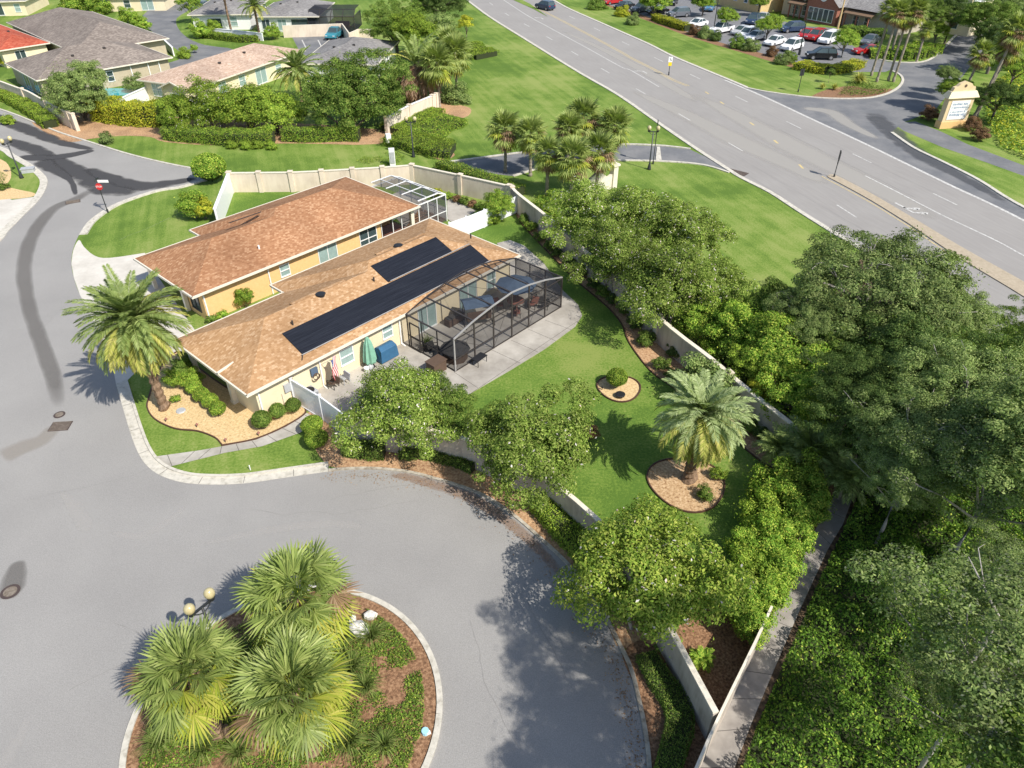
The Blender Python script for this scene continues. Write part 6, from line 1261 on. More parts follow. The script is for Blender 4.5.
car('suv', (791, 50), 'white hatchback with teal windscreen nearest the tall car park light', 'c_white', 222)
car('sedan', (741, 34.5), 'pale silver-white sedan left of two others behind the low bushes', 'c_silver', 222); car('suv', (747, 38), 'white crossover between two pale cars behind the low bushes', 'c_white', 222); car('sedan', (755, 40), 'white sedan just left of the small tree in the front row', 'c_white', 222)
car('sedan', (697, 27), 'white sedan at the right end of the yellow-green hedge', 'c_white', 222); car('pickup', (721, 33), 'long white pickup in the front row behind a dark shrub', 'c_white', 220)
car('suv', (709, 10.5), 'pale blue estate car under the tree in the back row', 'c_blue', 250); car('suv', (678, 17), 'dark grey car behind the yellow-green hedge', 'c_grey', 200); car('sedan', (657, 14), 'charcoal sedan second from the left tree of the car park', 'c_black', 200); car('suv', (641, 12), 'blue-grey car half hidden by the leftmost tree of the lot', 'c_grey', 215)
car('sedan', (612, 4), 'bright red car near the top edge at the left end of the lot', 'c_red', 215); car('suv', (672, 4.5), 'black car at the top edge in the back row', 'c_black', 250); car('suv', (752, 24), 'navy crossover in the back row behind the small tree', 'c_navy', 240); car('sedan', (762, 21), 'silver sedan in the back row right of the navy crossover', 'c_silver', 240)
car('suv', (791, 32), 'dark blue SUV in front of the stone building', 'c_navy', 195); car('sedan', (806, 38), 'dark red sedan left of the bright red SUV', 'c_red', 230); car('suv', (815, 40), 'bright red SUV beside the white van', 'c_red', 225); car('van', (828, 43), 'white van behind the green tree of the median bed', 'c_white', 225)
car('suv', (820, 59), 'black SUV parked behind the yellow-green bushes', 'c_black', 175); car('sedan', (866, 54), 'crimson sedan left of the four slender palms', 'c_red', 190); car('sedan', (624, 9), 'dark car squeezed beside the bright red one near the top edge', 'c_black', 215); car('sedan', (869, 44), 'grey car partly hidden under the median tree', 'c_grey', 225)
car('suv', (545, 9.5), 'dark blue SUV driving away on the highway', 'c_navy', 128, None, .01)
car('pickup', (335.5, 38), 'teal car parked against the cream wall of the walled court', 'c_teal', 262, None)
car('sedan', (203, 9), 'dark car parked beside the white fence at the top edge', 'c_grey', 250, None)
mb = MB()
for x in (302, 318): a, b = G(x, 40, .02), G(x+4, 48, .02); mb.bar((a.x, a.y, .02), (b.x, b.y, .02), .2, .01)
struct(mb.build('parking_lines', M['roadwhite']))

# ------------------------------------------------------------------ plants
# foreground palms
palm('bigsabal', None, 4.3, 60, 'shaggy cabbage palm at the lower left of the round island', crown_px=(190, 674), group='three big fan palms on the round island')
palm('bigsabal', None, 4.6, 62, 'cabbage palm at the top of the round island, nearest the street', crown_px=(297, 596), group='three big fan palms on the round island')
palm('bigsabal', None, 4.4, 64, 'lower right cabbage palm of the round island, beside the groundcover', crown_px=(293, 690), group='three big fan palms on the round island')
palm('date', (165, 409), 6.4, 52, 'tall date palm leaning over the driveway in front of the cream house', crown_px=None, lean=(0, 0))
palm('silverdate', (689, 480), 4.6, 50, 'silvery date palm with stout trunk standing in the larger ring bed')
palm('fern', None, .3, 13, 'small bright green fern palm on the mulch in the corner between two walls', crown_px=(702, 659), cat='fern')
palm('areca', None, 1.6, 34, 'feathery palm clump spilling over the end of the long wall', crown_px=(812, 452)); palm('areca', None, 1.5, 26, 'feathery palm at the start of the slab path', crown_px=(846, 478)); palm('areca', None, 1.4, 22, 'pale feathery palm behind the corner of the back lawn', crown_px=(779, 448))
# cabbage palms by the entrance street
G1 = 'cabbage palms by the entrance street'
for (x, y, h, r, lab) in ((505, 128, 4.6, 22, 'leftmost cabbage palm by the entrance street, standing apart with a bare dark trunk'), (531, 133, 4.5, 20, 'cabbage palm second from the left by the entrance street'), (583, 117, 5.2, 23, 'topmost cabbage palm of the entrance clump'), (615, 125, 4.8, 22, 'rightmost cabbage palm of the entrance clump'),
                        (569, 127, 4.8, 19, 'cabbage palm in the middle back of the entrance clump'), (548, 153, 4.2, 20, 'cabbage palm at the front left of the entrance clump'), (573, 157, 4.3, 24, 'frontmost cabbage palm of the entrance clump with yellowing skirt'), (599, 150, 4.4, 22, 'cabbage palm at the front right of the entrance clump, beside the white scroll wall')):
    palm('sabal', None, h, r, lab, G1, crown_px=(x, y))
G2 = 'cabbage palms at the end of the white wall'
for (x, y, h, r, lab) in ((437, 62, 5.6, 22, 'cabbage palm closest to the dead palm'), (455, 52, 5.8, 21, 'cabbage palm at the right side of the group beyond the white wall'), (448, 44, 6, 20, 'rearmost cabbage palm of the group beyond the white wall')):
    palm('sabal', None, h, r, lab, G2, crown_px=(x, y))
palm('deaddate', None, 5.0, 33, 'dead palm with hanging pale brown fronds beside the small grey building', crown_px=(415, 64))
palm('fardate', None, 4.2, 26, 'dark green date palm rising behind the hedge beside the pinkish roof', crown_px=(297, 70))
palm('fardate', None, 5.5, 15, 'yellowish palm in front of the white house near the top edge', crown_px=(254, 6)); palm('fardate', None, 7.5, 14, 'tall palm with reddish trunk cut off by the top edge', crown_px=(222, -12))
G3 = 'slender palms at the car park exit'
for (b, h, r, lx, lab) in (((871, 76), 9.2, 14, .02, 'first slender palm from the left at the car park exit'), ((876.5, 82), 9.4, 14, .03, 'second slender palm at the car park exit'), ((888, 81), 8.6, 13, .0, 'third slender palm at the car park exit'), ((893, 82), 9.6, 15, .03, 'fourth slender palm nearest the side road')):
    palm('sabal', b, h, r, lab, G3, lean=(0, lx), rz=0)
G4 = 'tall palms behind the monument sign'
for (b, h, r, lab) in (((958, 104), 6.5, 15, 'left palm of the trio behind the monument sign'), ((976, 116), 8.5, 18, 'middle palm of the trio behind the monument sign with pale trunk'), ((973, 119), 10.5, 19, 'right palm of the trio, its long pale trunk leaning right')):
    palm('sabal', b, h, r, lab, G4, lean=(0, .12), rz=0)
palm('sabal', None, 7.5, 10, 'small palm against the cream building at the top edge', crown_px=(905, 6)); palm('sabal', None, 5, 9, 'palm at the roadside lamp between shop and wood', crown_px=(927, 28))

# garden and street trees
place('flowermyrtle', 392, 415, 55, 2.7, 'crape myrtle with white blossom between the side patio and the cul-de-sac')
place('flowermyrtle', 425, 396, 28, 2.4, 'smaller blossoming crape myrtle at the patio edge right of the larger one', leaf='lf_mid')
place('lush', 452, 411, 26, 1.8, 'dense dark green bush at the patio edge behind the crape myrtle', 'shrub', leaf='lf_mid')
place('myrtle', 532, 447, 62, 2.9, 'crape myrtle over the curving wall in the middle of the cul-de-sac side')
place('myrtle', 648, 575, 76, 3.3, 'large yellow-green crape myrtle leaning over the street at the lower right', leaf='lf_ymyrtle')
place('lush', 605, 552, 26, 2.0, 'green bush on the wall left of the large lower right crape myrtle', 'shrub', leaf='lf_bright')
G5 = 'row of crape myrtles along the highway side of the long wall'
for (x, y, r, zc, k, lab) in ((588, 218, 44, 3.2, 'flowermyrtle', 'first crape myrtle of the row, beside the white scroll wall'), (628, 226, 46, 3.3, 'flowermyrtle', 'second crape myrtle of the row behind the long wall'), (676, 238, 45, 3.4, 'flowermyrtle', 'crape myrtle of the row reaching furthest towards the highway'), (616, 258, 44, 3.2, 'flowermyrtle', 'crape myrtle of the row leaning over the narrow rear bed'), (664, 292, 52, 3.3, 'flowermyrtle', 'middle crape myrtle of the row with white flecks'), (712, 290, 38, 3.0, 'myrtle', 'crape myrtle at the far right of the row near the lawn')):
    place(k, x, y, r, zc, lab, group=G5)
place('bigshrub', 545, 208, 18, 1.0, 'bright green shrub at the foot of the first crape myrtle', 'shrub', leaf='lf_bright')
G6 = 'lush bright green shrubs behind the long wall'
for (x, y, r, zc, lf, lab) in ((700, 322, 28, 1.8, 'lf_bright', 'yellow-green shrub leaning on the middle of the long wall'), (740, 334, 36, 2.0, 'lf_bright', 'bright shrub between crape myrtles and the great oak'), (778, 356, 42, 2.2, 'lf_bright', 'large bright green shrub below the great oak'), (752, 366, 24, 1.8, 'lf_hedge', 'small yellow-green shrub just above the long wall'), (796, 398, 40, 1.9, 'lf_bright', 'bright shrub above the end of the long wall'), (770, 312, 30, 2.4, 'lf_mid', 'deep green shrub at the lawn edge left of the great oak'), (826, 352, 34, 2.4, 'lf_mid', 'mid green tree under the left side of the great oak'), (770, 388, 22, 1.5, 'lf_yellow', 'yellowish shrub just above the far wall panels')):
    place('lush', x, y, r, zc, lab, 'shrub', G6, lf, 'shrub')
G7 = 'bright bushes along the slab path'
for (x, y, r, zc, lf, lab) in ((800, 478, 27, 1.3, 'lf_hedge', 'bright rounded bush topmost of the row, beside the feathery palms'), (772, 488, 27, 1.3, 'lf_bright', 'bright rounded bush at the corner of the back lawn'), (812, 502, 24, 1.3, 'lf_bright', 'bright rounded bush touching the path just below its upper end'), (788, 512, 27, 1.3, 'lf_bright', 'bright rounded bush second from the top in the path side file'), (762, 518, 26, 1.3, 'lf_hedge', 'bright rounded bush second from the top on the lawn side'), (792, 538, 24, 1.3, 'lf_bright', 'bright rounded bush third down beside the path'), (764, 546, 27, 1.3, 'lf_bright', 'bright rounded bush third down on the lawn side'), (780, 566, 25, 1.3, 'lf_bright', 'bright rounded bush fourth down beside the path'), (752, 574, 28, 1.3, 'lf_hedge', 'bright rounded bush fourth down on the lawn side'), (767, 594, 25, 1.3, 'lf_bright', 'bright rounded bush fifth down beside the path'), (740, 600, 27, 1.3, 'lf_bright', 'bright rounded bush fifth down on the lawn side'), (752, 620, 24, 1.3, 'lf_bright', 'bright rounded bush lowest one at the end of the white topped wall'), (728, 578, 22, 1.3, 'lf_hedge', 'bright rounded bush tucked between the yellowing crape myrtle and the others'), (745, 548, 20, 1.3, 'lf_bright', 'bright rounded bush smallest one on the shaded lawn edge')):
    place('bigshrub', x, y, r, zc, lab, 'shrub', G7, lf, sq=1.1)
place('bigshrub', 706, 382, 34, 1.3, 'pale olive shrub between the wall and the silvery date palm', 'shrub', leaf='lf_oak', sq=.8)
place('bigshrub', 590, 432, 9, .6, 'mauve tinged little shrub at the lawn edge beside the crape myrtle', 'shrub', leaf='lf_red')
place('roundbush', 617, 378, 11, .7, 'leafy bush growing in the small ring bed', 'shrub', leaf='lf_bright')
place('shrub', 706, 494, 10, .4, 'low dark plant in the larger ring bed', 'shrub'); place('shrub', 717, 473, 9, .4, 'spiky low plant beside the trunk of the silvery palm', 'shrub', leaf='lf_bright')
G8 = 'low shrubs along the foot of the long wall'
for i, (x, y, r, lf) in enumerate([(524, 219, 7, 'lf_mid'), (532, 226, 7, 'lf_bright'), (541, 236, 7, 'lf_mid'), (549, 245, 7, 'lf_mid'), (557, 252, 7, 'lf_dark'), (570, 262, 7, 'lf_dark'), (581, 270, 8, 'lf_mid'), (592, 283, 8, 'lf_dark'), (602, 291, 9, 'lf_mid'), (613, 299, 8, 'lf_dark'), (626, 308, 10, 'lf_mid'), (638, 322, 10, 'lf_dark'), (645, 340, 10, 'lf_mid'), (652, 336, 9, 'lf_dark'), (660, 363, 9, 'lf_mid'), (671, 372, 8, 'lf_dark'), (675, 352, 10, 'lf_dark'), (750, 425, 11, 'lf_mid'), (762, 432, 9, 'lf_dark'), (752, 412, 9, 'lf_mid')]):
    place('shrub', x, y, r, .45, ['low %s shrub below the long wall, %s from its far end' % ('dark' if lf == 'lf_dark' else 'green', ('first', 'second', 'third', 'fourth', 'fifth', 'sixth', 'seventh', 'eighth', 'ninth', 'tenth', 'eleventh', 'twelfth', 'thirteenth', 'fourteenth', 'fifteenth', 'sixteenth', 'seventeenth', 'eighteenth', 'nineteenth', 'twentieth')[i])][0], 'shrub', G8, lf)
place('leafy', 498, 205, 18, 1.6, 'leafy shrub in front of the white fence between the back yards', 'shrub', leaf='lf_bright', name='shrub')
place('bigshrub', 489, 217, 12, .5, 'low green plant spreading at the foot of the leafy fence shrub', 'shrub')
# front garden
for i, (x, y) in enumerate([(193.5, 387), (201, 394.5), (210, 401), (217.5, 408.5)]):
    place('ball', x, y, 8.3, .5, ('%s clipped round bush in the row of four beside the porch' % ('uppermost', 'second from top', 'third from top', 'lowest')[i]), 'shrub', 'four clipped bushes beside the porch')
for i, (x, y, r) in enumerate([(261.5, 420, 10), (277.5, 411, 8.5), (293, 405.5, 8)]):
    place('ball', x, y, r, .55, ('clipped round bush %s in the row of three by the side wall' % ('nearest the corner', 'in the middle', 'nearest the white fence')[i]), 'shrub', 'three clipped bushes along the side wall', 'lf_mid')
place('roundbush', 312, 425, 11, .6, 'rounded yellow-green bush at the corner of the front walk', 'shrub', leaf='lf_bright'); place('roundbush', 316, 439, 11.5, .6, 'rounded bush nearer the street of the pair by the front walk', 'shrub', leaf='lf_bright')
place('bigshrub', 183, 366, 13, .8, 'dark green bush at the corner of the porch', 'shrub', leaf='lf_mid'); place('bigshrub', 190, 378, 12, .7, 'leafy bush between porch and gravel bed', 'shrub', leaf='lf_bright'); place('bigshrub', 173, 378, 11, .7, 'leafy bush below the date palm trunk', 'shrub', leaf='lf_bright')
place('lowplant', 176, 398, 6, .3, 'small bright plant alone in the gravel bed', 'plant', leaf='lf_bright'); place('lowplant', 163, 404, 6, .3, 'reddish plant at the foot of the tall date palm', 'plant', leaf='lf_red')
place('bigshrub', 244, 296, 10, 1.0, 'bright green shrub between the two houses', 'shrub', leaf='lf_bright'); place('lowplant', 222, 314, 7, .5, 'small green plant at the apricot wall left of the bright shrub', 'plant', leaf='lf_bright'); place('lowplant', 212, 318, 6, .4, 'small plant at the front corner of the apricot wall', 'plant', leaf='lf_mid')
place('bigshrub', 192, 204, 17, 1.4, 'bright green bush on the front lawn beside the apricot house roof', 'shrub', leaf='lf_bright'); place('bigshrub', 203, 207, 13, 1.2, 'orange tinged bush between the front lawn and the white side wall', 'shrub', leaf='lf_yellow')
place('roundbush', 209, 168, 17, 1.5, 'round clipped little tree at the corner of the white side wall', 'tree', leaf='lf_bright', name='tree')
place('bigshrub', 438, 192, 5, .6, 'small yellow bush against the perimeter wall', 'shrub', leaf='lf_yellow'); place('lowplant', 371, 177, 5, .5, 'tiny bush peeking over the apricot roof beside the perimeter wall', 'plant')
G9 = 'small plants along the inside of the perimeter wall'
for i, (x, y) in enumerate([(449, 196), (457, 199), (464, 201), (472, 203), (480, 206)]): place('lowplant', x, y, 6, .35, 'small plant inside the perimeter wall by the white cage, %s from left' % ('first', 'second', 'third', 'fourth', 'fifth')[i], 'plant', G9, ('lf_bright', 'lf_red', 'lf_mid', 'lf_red', 'lf_mid')[i])
# hedges
hedge('hedge', [(0, 96), (20, 106), (40, 118), (52, 128)], 1.8, 1.0, 'lf_hedge', 'loose yellow-green hedge in front of the beige wall at the left edge')
hedge('hedge', [(102, 118), (125, 122), (150, 124), (165, 124)], 3.0, 2.4, 'lf_yellow', 'tall yellow-green hedge right of the dark round tree', dens=170, lsize=.09)
hedge('hedge', [(168, 138), (200, 141), (240, 144), (275, 143)], 2.2, 1.4, 'lf_bright', 'low dense green hedge at the foot of the tall hedge', dens=200)
hedge('hedge', [(285, 140), (310, 141), (335, 140), (360, 140)], 1.6, 1.5, 'lf_bright', 'clipped bright hedge beneath the big round tree', dens=200)
hedge('hedge', [(390, 133), (408, 126), (424, 117), (434, 112)], 3.4, .7, 'lf_hedge', 'mounded light green hedge along the white wall', dens=200, lsize=.07)
hedge('hedge', [(393, 141), (418, 147), (443, 153), (453, 154)], 4.2, .9, 'lf_hedge', 'clipped yellow-green hedge on the verge behind the lamp', dens=200, lsize=.07)
hedge('hedge', [(420, 142), (432, 133), (446, 126), (456, 122)], 4.2, .8, 'lf_bright', 'green hedge mound leading to the cabbage palms', dens=160, lsize=.07)
hedge('hedge', [(440, 168), (470, 178), (500, 188), (520, 196)], 1.6, .9, 'lf_bright', 'low green hedge outside the perimeter wall beside the entrance street', dens=200)
hedge('hedge', [(463, 47), (474, 54), (487, 58)], 5.5, .8, 'lf_hedge', 'low triangular hedge on the highway lawn beyond the palms', dens=110, lsize=.09)
hedge('hedge', [(655, 20), (672, 26), (688, 31)], 2.2, 1.1, 'lf_yellow', 'boxy yellow-topped hedge edging the car park', dens=120, lsize=.09)
hedge('hedge', [(797, 68), (812, 71), (826, 73)], 3, 1.0, 'lf_yellow', 'yellow-green hedge in front of the black SUV', dens=120, lsize=.09)
hedge('hedge', [(828, 73), (842, 71), (858, 66)], 2.6, .9, 'lf_yellow', 'yellow-green hedge continuing beside the median tree', dens=120, lsize=.09)
hedge('hedge', [(645, 658), (660, 685), (675, 705), (679, 728), (672, 755), (662, 790)], 1.0, .5, 'lf_mid', 'low dark green clipped hedge between the street mulch and the curving wall', dens=700, lsize=.035)
hedge('hedge', [(538, 506), (560, 528), (580, 552), (596, 575), (612, 600)], 1.3, .8, 'lf_hedge', 'loose leafy hedge outside the curving wall', dens=420, lsize=.05)
hedge('hedge', [(400, 455), (430, 456), (455, 462), (475, 470)], .9, .6, 'lf_mid', 'low shaded hedge at the foot of the curving wall under the myrtles', dens=420, lsize=.05)
hedge('hedge', [(345, 452), (362, 455), (385, 456)], .9, .7, 'lf_mid', 'short leafy hedge below the blossoming crape myrtle', dens=420, lsize=.05)
hedge('hedge', [(868, 56), (890, 57), (915, 56), (930, 50)], 4.5, 1.2, 'lf_bright', 'broad green bed of shrubs beyond the car park exit', dens=90, lsize=.11)
hedge('hedge', [(845, 32), (865, 36), (885, 38)], 3, 1.2, 'lf_mid', 'dark green shrub bed in front of the stone building', dens=90, lsize=.11)
# further back
place('broad', 80, 97, 34, 2.8, 'dark round oak in front of the brown-grey house', leaf='lf_oak', sq=1.35)
place('broad', 352, 100, 54, 3.4, 'big round dark green tree between the pinkish house and the perimeter lawn', sq=1.1)
G10 = 'mixed green trees of the tall hedge behind the pinkish house'
for (x, y, r, zc, lf, lab) in ((180, 114, 28, 2.0, 'lf_hedge', 'leftmost tree of the tall hedge, next to the yellow-green one'), (212, 110, 34, 2.3, 'lf_hedge', 'second tree of the tall hedge, with pinkish flecks'), (246, 110, 34, 2.4, 'lf_hedge', 'third tree of the tall hedge'), (275, 114, 30, 2.2, 'lf_hedge', 'rightmost tree of the tall hedge, under the date palm')):
    place('flowermyrtle' if x in (212, 245) else 'leafy', x, y, r, zc, lab, group=G10, leaf=lf)
place('broad', 395, 28, 32, 4.5, 'tall dark tree at the top edge behind the dark screened porch', leaf='lf_mid'); place('broad', 440, 5, 30, 5, 'large dark tree at the top edge beside the highway lawn', leaf='lf_dark')
place('leafy', 416, 32, 26, 4.6, 'pale olive tree behind the dead palm', leaf='lf_hedge'); place('leafy', 437, 30, 22, 4.5, 'olive tree left of the rearmost cabbage palm', leaf='lf_oak'); place('bigshrub', 455, 96, 16, .8, 'grey-green low bushes at the foot of the cabbage palms', 'shrub', leaf='lf_oak'); place('bigshrub', 402, 88, 18, 1.2, 'dark bush below the dead palm', 'shrub', leaf='lf_dark')
place('thin', 466, 24, 10, 2.5, 'small sparse sapling on the highway lawn near the cabbage palms', leaf='lf_yellow')
G11 = 'rounded bushes at the far street'
for (x, y, r, lab) in ((76, 6, 17, 'left rounded bush behind the brown-grey roof'), (96, 7, 15, 'right rounded bush behind the brown-grey roof'), (128, 16, 10, 'bush at the left kerb of the far street'), (141, 24, 10, 'lower bush at the left kerb of the far street'), (200, 30, 11, 'round bush on the corner opposite the far street kerb'), (150, 2, 8, 'bush cut by the top edge left of the far street')):
    place('bigshrub', x, y, r, 1.3, lab, 'shrub', G11, 'lf_bright')
place('thin', 190, 6, 13, 3, 'small umbrella shaped tree at the corner of the far street', leaf='lf_bright'); place('bigshrub', 272, 32, 9, 1.2, 'green bush at the end of the white fence', 'shrub', leaf='lf_bright'); place('bigshrub', 214, 27, 8, 1.4, 'spiky green bush in front of the palm with reddish trunk', 'shrub')
hedge('hedge', [(205, 37), (225, 40), (245, 42), (258, 41)], 1.6, 1.0, 'lf_hedge', 'low hedge behind the pinkish roof along the far street', dens=110, lsize=.09)
place('bigshrub', 194, 48, 4, .8, 'tiny round bush between the two roofs at the far street', 'shrub', leaf='lf_bright'); place('bigshrub', 184, 54, 8, .6, 'pale green low bush between the two roofs', 'shrub', leaf='lf_hedge')
place('bigshrub', 134, 84, 11, 1, 'pale green bush beside the turquoise pool', 'shrub', leaf='lf_oak'); place('bigshrub', 8, 60, 9, .8, 'yellow-green bush in front of the red tiled house', 'shrub', leaf='lf_yellow'); place('bigshrub', 21, 54, 6, .8, 'small bush at the right of the red tiled house', 'shrub', leaf='lf_yellow')
place('shrub', 106, 139, 9, .5, 'grey-green low plant at the kerb below the yellow-green hedge', 'plant', leaf='lf_oak'); place('shrub', 8, 120, 8, .4, 'low plant at the left end of the kerb strip', 'plant', leaf='lf_hedge')
G12 = 'young plants at the foot of the tall hedge'
for i, x in enumerate((232, 246, 258, 272)): place('shrub', x, 145+i % 2, 7, .4, 'small leafy plant under the tall hedge, %s from the left' % ('first', 'second', 'third', 'fourth')[i], 'plant', G12, 'lf_hedge')
place('lowplant', 3, 187, 6, .3, 'small dark bush at the left edge in the tan gravel', 'plant'); 
# car park trees
G13 = 'small trees in the car park'
for (x, y, r, lab) in ((655, 2, 17, 'leftmost car park tree, cut by the top edge'), (727, 17, 12, 'small bushy tree behind the white pickup'), (769, 25, 14, 'round yellow-green tree between the white cars'), (704, 2, 14, 'car park tree above the pale blue estate car'), (846, 40, 14, 'dark green tree at the right end of the front row'), (760, 2, 10, 'small tree in front of the yellow building')):
    place('leafy', x, y, r, 2.6, lab, group=G13, leaf='lf_bright')
G14 = 'low bushes between verge and car park'
for i, (x, y, r, lf) in enumerate([(597, 6, 10, 'lf_mid'), (622, 13, 8, 'lf_yellow'), (633, 21, 8, 'lf_oak'), (705, 34, 9, 'lf_oak'), (716, 37, 7, 'lf_dark'), (738, 44, 10, 'lf_mid'), (752, 47, 9, 'lf_oak'), (772, 52, 7, 'lf_red'), (783, 60, 9, 'lf_oak'), (695, 31, 7, 'lf_red'), (790, 58, 8, 'lf_mid')]):
    place('bigshrub', x, y, r, .6, 'low bush along the car park edge, %s from the left' % ('first', 'second', 'third', 'fifth', 'seventh', 'eighth', 'ninth', 'tenth', 'eleventh', 'fourth', 'last')[i], 'shrub', G14, lf)
place('thin', 831, 72, 5, 1.5, 'tiny sapling on the verge in front of the yellow-green hedge')
def tuft(px, r_px, label, kind='ornamental_grass', name='ornamental_grass', n=240, L=1.0, m='grassblade', spread=1.0, group='ornamental grasses of the round island', cat='grass clump', w=.012):
    p = G(*px); s = r_px/ppm(p); o = bpy.data.objects.new(name, grass_tuft_mesh(name, int(px[0]), n, s*1.25, spread, w*max(1, s), m)); COL.objects.link(o); o.location = (p.x, p.y, .04); return tag(o, label, cat, group)
tuft((858, 84), 11, 'pale plumed grass clump at the car park exit', n=300, m='fr_dateold', group=None, w=.03); tuft((822, 89), 6, 'straw coloured grass clump, left of two near the kerb', n=150, m='fr_dateold', group=None, w=.03); tuft((834, 90), 7, 'straw coloured grass clump, right of two near the kerb', n=150, m='fr_dateold', group=None, w=.03)
cover('groundcover', [(838, 96), (850, 82), (868, 82), (880, 88), (893, 86), (885, 94), (868, 97)], .5, 'lf_mid', 60, .09, seed=41)
for x, y, lab in ((930, 114, 'reddish grass clump left of the monument sign'), (973, 124, 'dry reddish bush right of the monument sign'), (981, 134, 'dry bush at the edge of the wet meadow')): place('bigshrub', x, y, 9, .8, lab, 'shrub', None, 'lf_red')
# right hand woods
G15 = 'large oaks of the right hand wood'
OAKS = [('oak', 880, 296, 92, 4.4, None, 'great grey-green oak reaching over the highway'), ('oak', 815, 318, 46, 3.8, None, 'oak crown at the left edge of the great oak'), ('oak', 948, 318, 46, 4.2, None, 'thin crowned oak right of the great one, over the median'), ('darkoak', 1004, 366, 52, 4.6, 'lf_mid', 'dark oak at the right edge beside the highway'), ('darkoak', 915, 362, 66, 4.2, 'lf_dark', 'dark tree filling the middle of the wood'),
        ('darkoak', 858, 382, 46, 3.8, 'lf_dark', 'dark tree just right of the bright shrubs'), ('oak', 975, 400, 84, 5.5, None, 'broad oak at the right edge level with the ring beds'), ('darkoak', 872, 412, 56, 4.5, 'lf_dark', 'dark tree above the start of the slab path'), ('mossoak', 1000, 470, 92, 6.0, None, 'moss hung oak with pale bare twigs at the right edge'), ('oak', 925, 440, 72, 5.0, None, 'grey oak overhanging the undergrowth'), ('mossoak', 905, 480, 48, 4.4, None, 'small mossy oak at the top of the undergrowth'),
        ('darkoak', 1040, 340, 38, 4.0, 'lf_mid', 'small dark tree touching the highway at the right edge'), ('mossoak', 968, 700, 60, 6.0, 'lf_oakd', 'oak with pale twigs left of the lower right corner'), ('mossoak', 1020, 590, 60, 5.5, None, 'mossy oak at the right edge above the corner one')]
for k, x, y, r, zc, lf, lab in OAKS: place(k, x, y, r, zc, lab, group=G15, leaf=lf)
# oaks at and beyond the lower right edge of the frame whose shade falls on the street
for (k, X, Y, r, zc, lf, lab) in (('mossoak', 12.0, 9.0, 3.6, 13.0, None, 'tall oak cut by the right edge near the lower right corner, shading the street'), ('broad', 11.6, 4.8, 3.5, 13.0, None, 'oak just below the lower right corner shading the street'), ('broad', 8.8, 1.6, 3.2, 12.0, None, 'oak below the bottom edge shading the street nearer the island')):
    K = KIND[k]; t = thing('tree', lab, 'tree', (X, Y, 0), 1.1, 'oaks at the bottom edge'); s = r/K['r']
    tr = bpy.data.objects.new('trunk', K['trunk']); COL.objects.link(tr); tr.parent = t; tr.scale = (s, s, s); tr.location = (0, 0, zc-K['hc']*s); c = bpy.data.objects.new('crown', K['crown']); COL.objects.link(c); c.parent = t; c.location = (0, 0, zc); c.scale = (s, s, s*.7)
heaps('undergrowth', [(862, 490), (848, 520), (834, 550), (820, 580), (806, 612), (789, 652), (773, 688), (757, 726), (740, 772), (705, 860), (1100, 860), (1250, 600), (1100, 450), (950, 450)], 480, (.35, 1.0), (.4, 1.0), 'lf_vine', 330, .07, 'tangled green undergrowth below the oaks', 7, second=.2, mats=['lf_vine', 'lf_bright'])
heaps('undergrowth', [(712, 372), (760, 410), (815, 442), (870, 470), (1000, 450), (1100, 420), (1060, 350), (900, 300), (800, 320), (740, 330)], 200, (.6, 1.6), (.8, 1.6), 'lf_mid', 90, .11, 'dark undergrowth between the long wall and the oaks', 8)
for (k, X, Y, r, zc, lf, lab) in (('broad', 23.0, 21.0, 4.6, 8.5, 'lf_oak', 'oak added beyond the right edge to shade the top of the undergrowth'),):  # extra oak, added past the right edge to throw shade on the undergrowth
    K = KIND[k]; t = thing('tree', lab, 'tree', (X, Y, 0), 2.1, 'oaks added for shade beyond the right edge'); s = r/K['r']
    tr = bpy.data.objects.new('trunk', K['trunk']); COL.objects.link(tr); tr.parent = t; tr.scale = (s, s, s); tr.location = (0, 0, zc-K['hc']*s); c = bpy.data.objects.new('crown', K['crown']); COL.objects.link(c); c.parent = t; c.location = (0, 0, zc); c.scale = (s, s, s*.8); c.material_slots[0].link = 'OBJECT'; c.material_slots[0].material = M[lf]
cover('wet_meadow', [(985, 122), (1000, 148), (1024, 160), (1120, 190), (1150, 100), (1030, 60), (985, 90)], .8, 'lf_yellow', 30, .16, 'rough bright meadow right of the monument sign', 9, .6, mats=['lf_bright', 'lf_yellow'], second=.4)
G16 = 'trees of the far wood at the top right'
FW = [(955, 12, 26), (985, 20, 28), (1010, 12, 26), (1000, 38, 24), (930, 14, 20), (1030, 35, 26), (975, -8, 28), (940, -12, 26), (1010, -18, 28), (1050, 0, 30), (905, -10, 22)]
for i, (x, y, r) in enumerate(FW): place(('darkoak', 'broad')[i % 2], x, y, r, 5, 'dense green tree of the far wood at the top right', group=G16, leaf=('lf_dark', 'lf_mid', 'lf_oak')[i % 3])
place('leafy', 938, 30, 12, 3, 'bright yellow-green tree before the far wood', leaf='lf_hedge'); place('darkoak', 1000, 98, 24, 3.2, 'dark bush like tree right of the monument sign', leaf='lf_dark'); place('oak', 955, 90, 18, 3.0, 'olive bush behind the monument sign', leaf='lf_hedge'); place('broad', 1018, 62, 26, 4.5, 'mid green tree at the right edge above the dark one', leaf='lf_bright'); place('leafy', 948, 75, 12, 2.4, 'ragged tree left behind the monument sign beside the road', leaf='lf_oak')
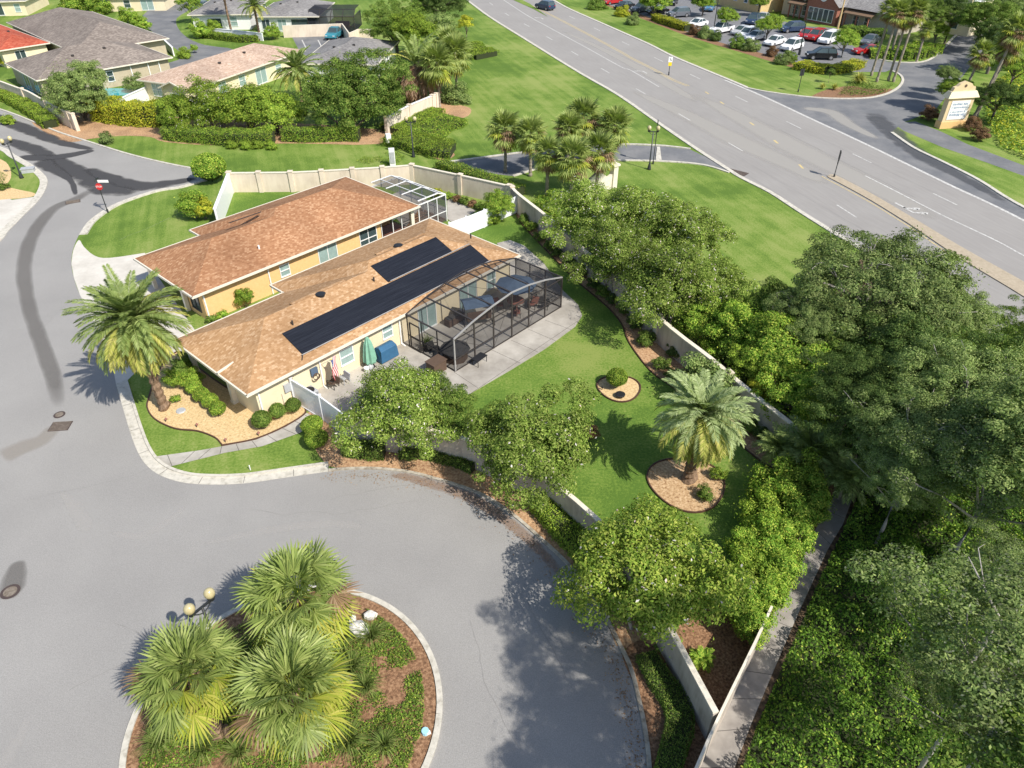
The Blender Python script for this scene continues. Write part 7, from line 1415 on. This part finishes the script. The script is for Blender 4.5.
# round island planting
def isl(px): return G(*px).to_2d()
poly = [IC+Vector((math.cos(a), math.sin(a)))*IR*.93 for a in [2*math.pi*k/40 for k in range(40)]]
west = [p for p in poly if p.x < IC.x+1.2]
cover('groundcover', None, .3, 'lf_mid', 800, .045, 'low groundcover plants carpeting the island', 11, .6, world=[IC+(p-IC)*.95 for p in poly], mats=['lf_mid', 'lf_bright'], second=.35, holes=.33)
GT = 'ornamental grasses of the round island'
for (x, y, r, lab) in ((372, 640, 24, 'grass clump beside the larger white rock'), (352, 672, 26, 'grass clump left of the groundcover, in line with the palms'), (366, 690, 22, 'grass clump between palms and groundcover'), (350, 745, 30, 'grass clump right of the palm stubs at the bottom'), (160, 745, 26, 'grass clump at the lower left of the island'), (205, 752, 26, 'grass clump below the lower left palm'), (345, 640, 18, 'small grass clump between the upper and lower palms'), (240, 755, 24, 'grass clump at the bottom centre of the island'), (385, 748, 22, 'grass clump near the bottom edge on the groundcover')):
    tuft((x, y), r, lab, group=GT)
for i, (x, y, h) in enumerate([(322, 748, .9), (228, 738, .7), (352, 690, .8), (345, 618, .6)]):
    p = G(x, y); mb = MB(); mb.tube([(0, 0, 0), (.05, 0, h*.5), (.1, .02, h)], [.16, .13, .11], 10); tag(mb.build('palm_stump', M['palmbark'], None, loc=(p.x, p.y, 0), rz=i), 'cut palm stump %s' % ('at the foot of the lower right palm', 'below the lower left palm', 'right of the lower right palm', 'below the topmost palm')[i], 'stump')
cover('groundcover', [(356, 162), (372, 153), (395, 153), (406, 157), (400, 163), (380, 168)], .25, 'lf_hedge', 120, .06, 'patch of low plants on the perimeter lawn', 13, .5, holes=.35)
cover('groundcover', [(0, 172), (8, 176), (4, 184), (-6, 186)], .2, 'lf_mid', 120, .05, None, 14)
# fallen leaves and clippings on the street edge
rng = np.random.default_rng(77); pts = [G(x, y).to_2d() for x, y in [(330, 473), (380, 474), (420, 480), (470, 496), (520, 532), (560, 574), (590, 620), (620, 665), (632, 715), (640, 760)]]
sp = smooth([tuple(p) for p in pts], 20); n = 900; ii = rng.integers(0, len(sp), n); base = np.array([tuple(sp[i]) for i in ii]); base = base+np.abs(rng.normal(size=(n, 1)))*.35*np.array([[-.6, -.8]])+rng.normal(size=(n, 2))*.18
C, U, V = leaves(rng, np.c_[base, np.full(n, .03)], np.tile([0, 0, 1.], (n, 1)), .045, .5, .25); o = bpy.data.objects.new('fallen_leaves', quads('fallen_leaves', C, U, V, [M['fr_dead']])); COL.objects.link(o); tag(o, None, None, None, 'stuff')
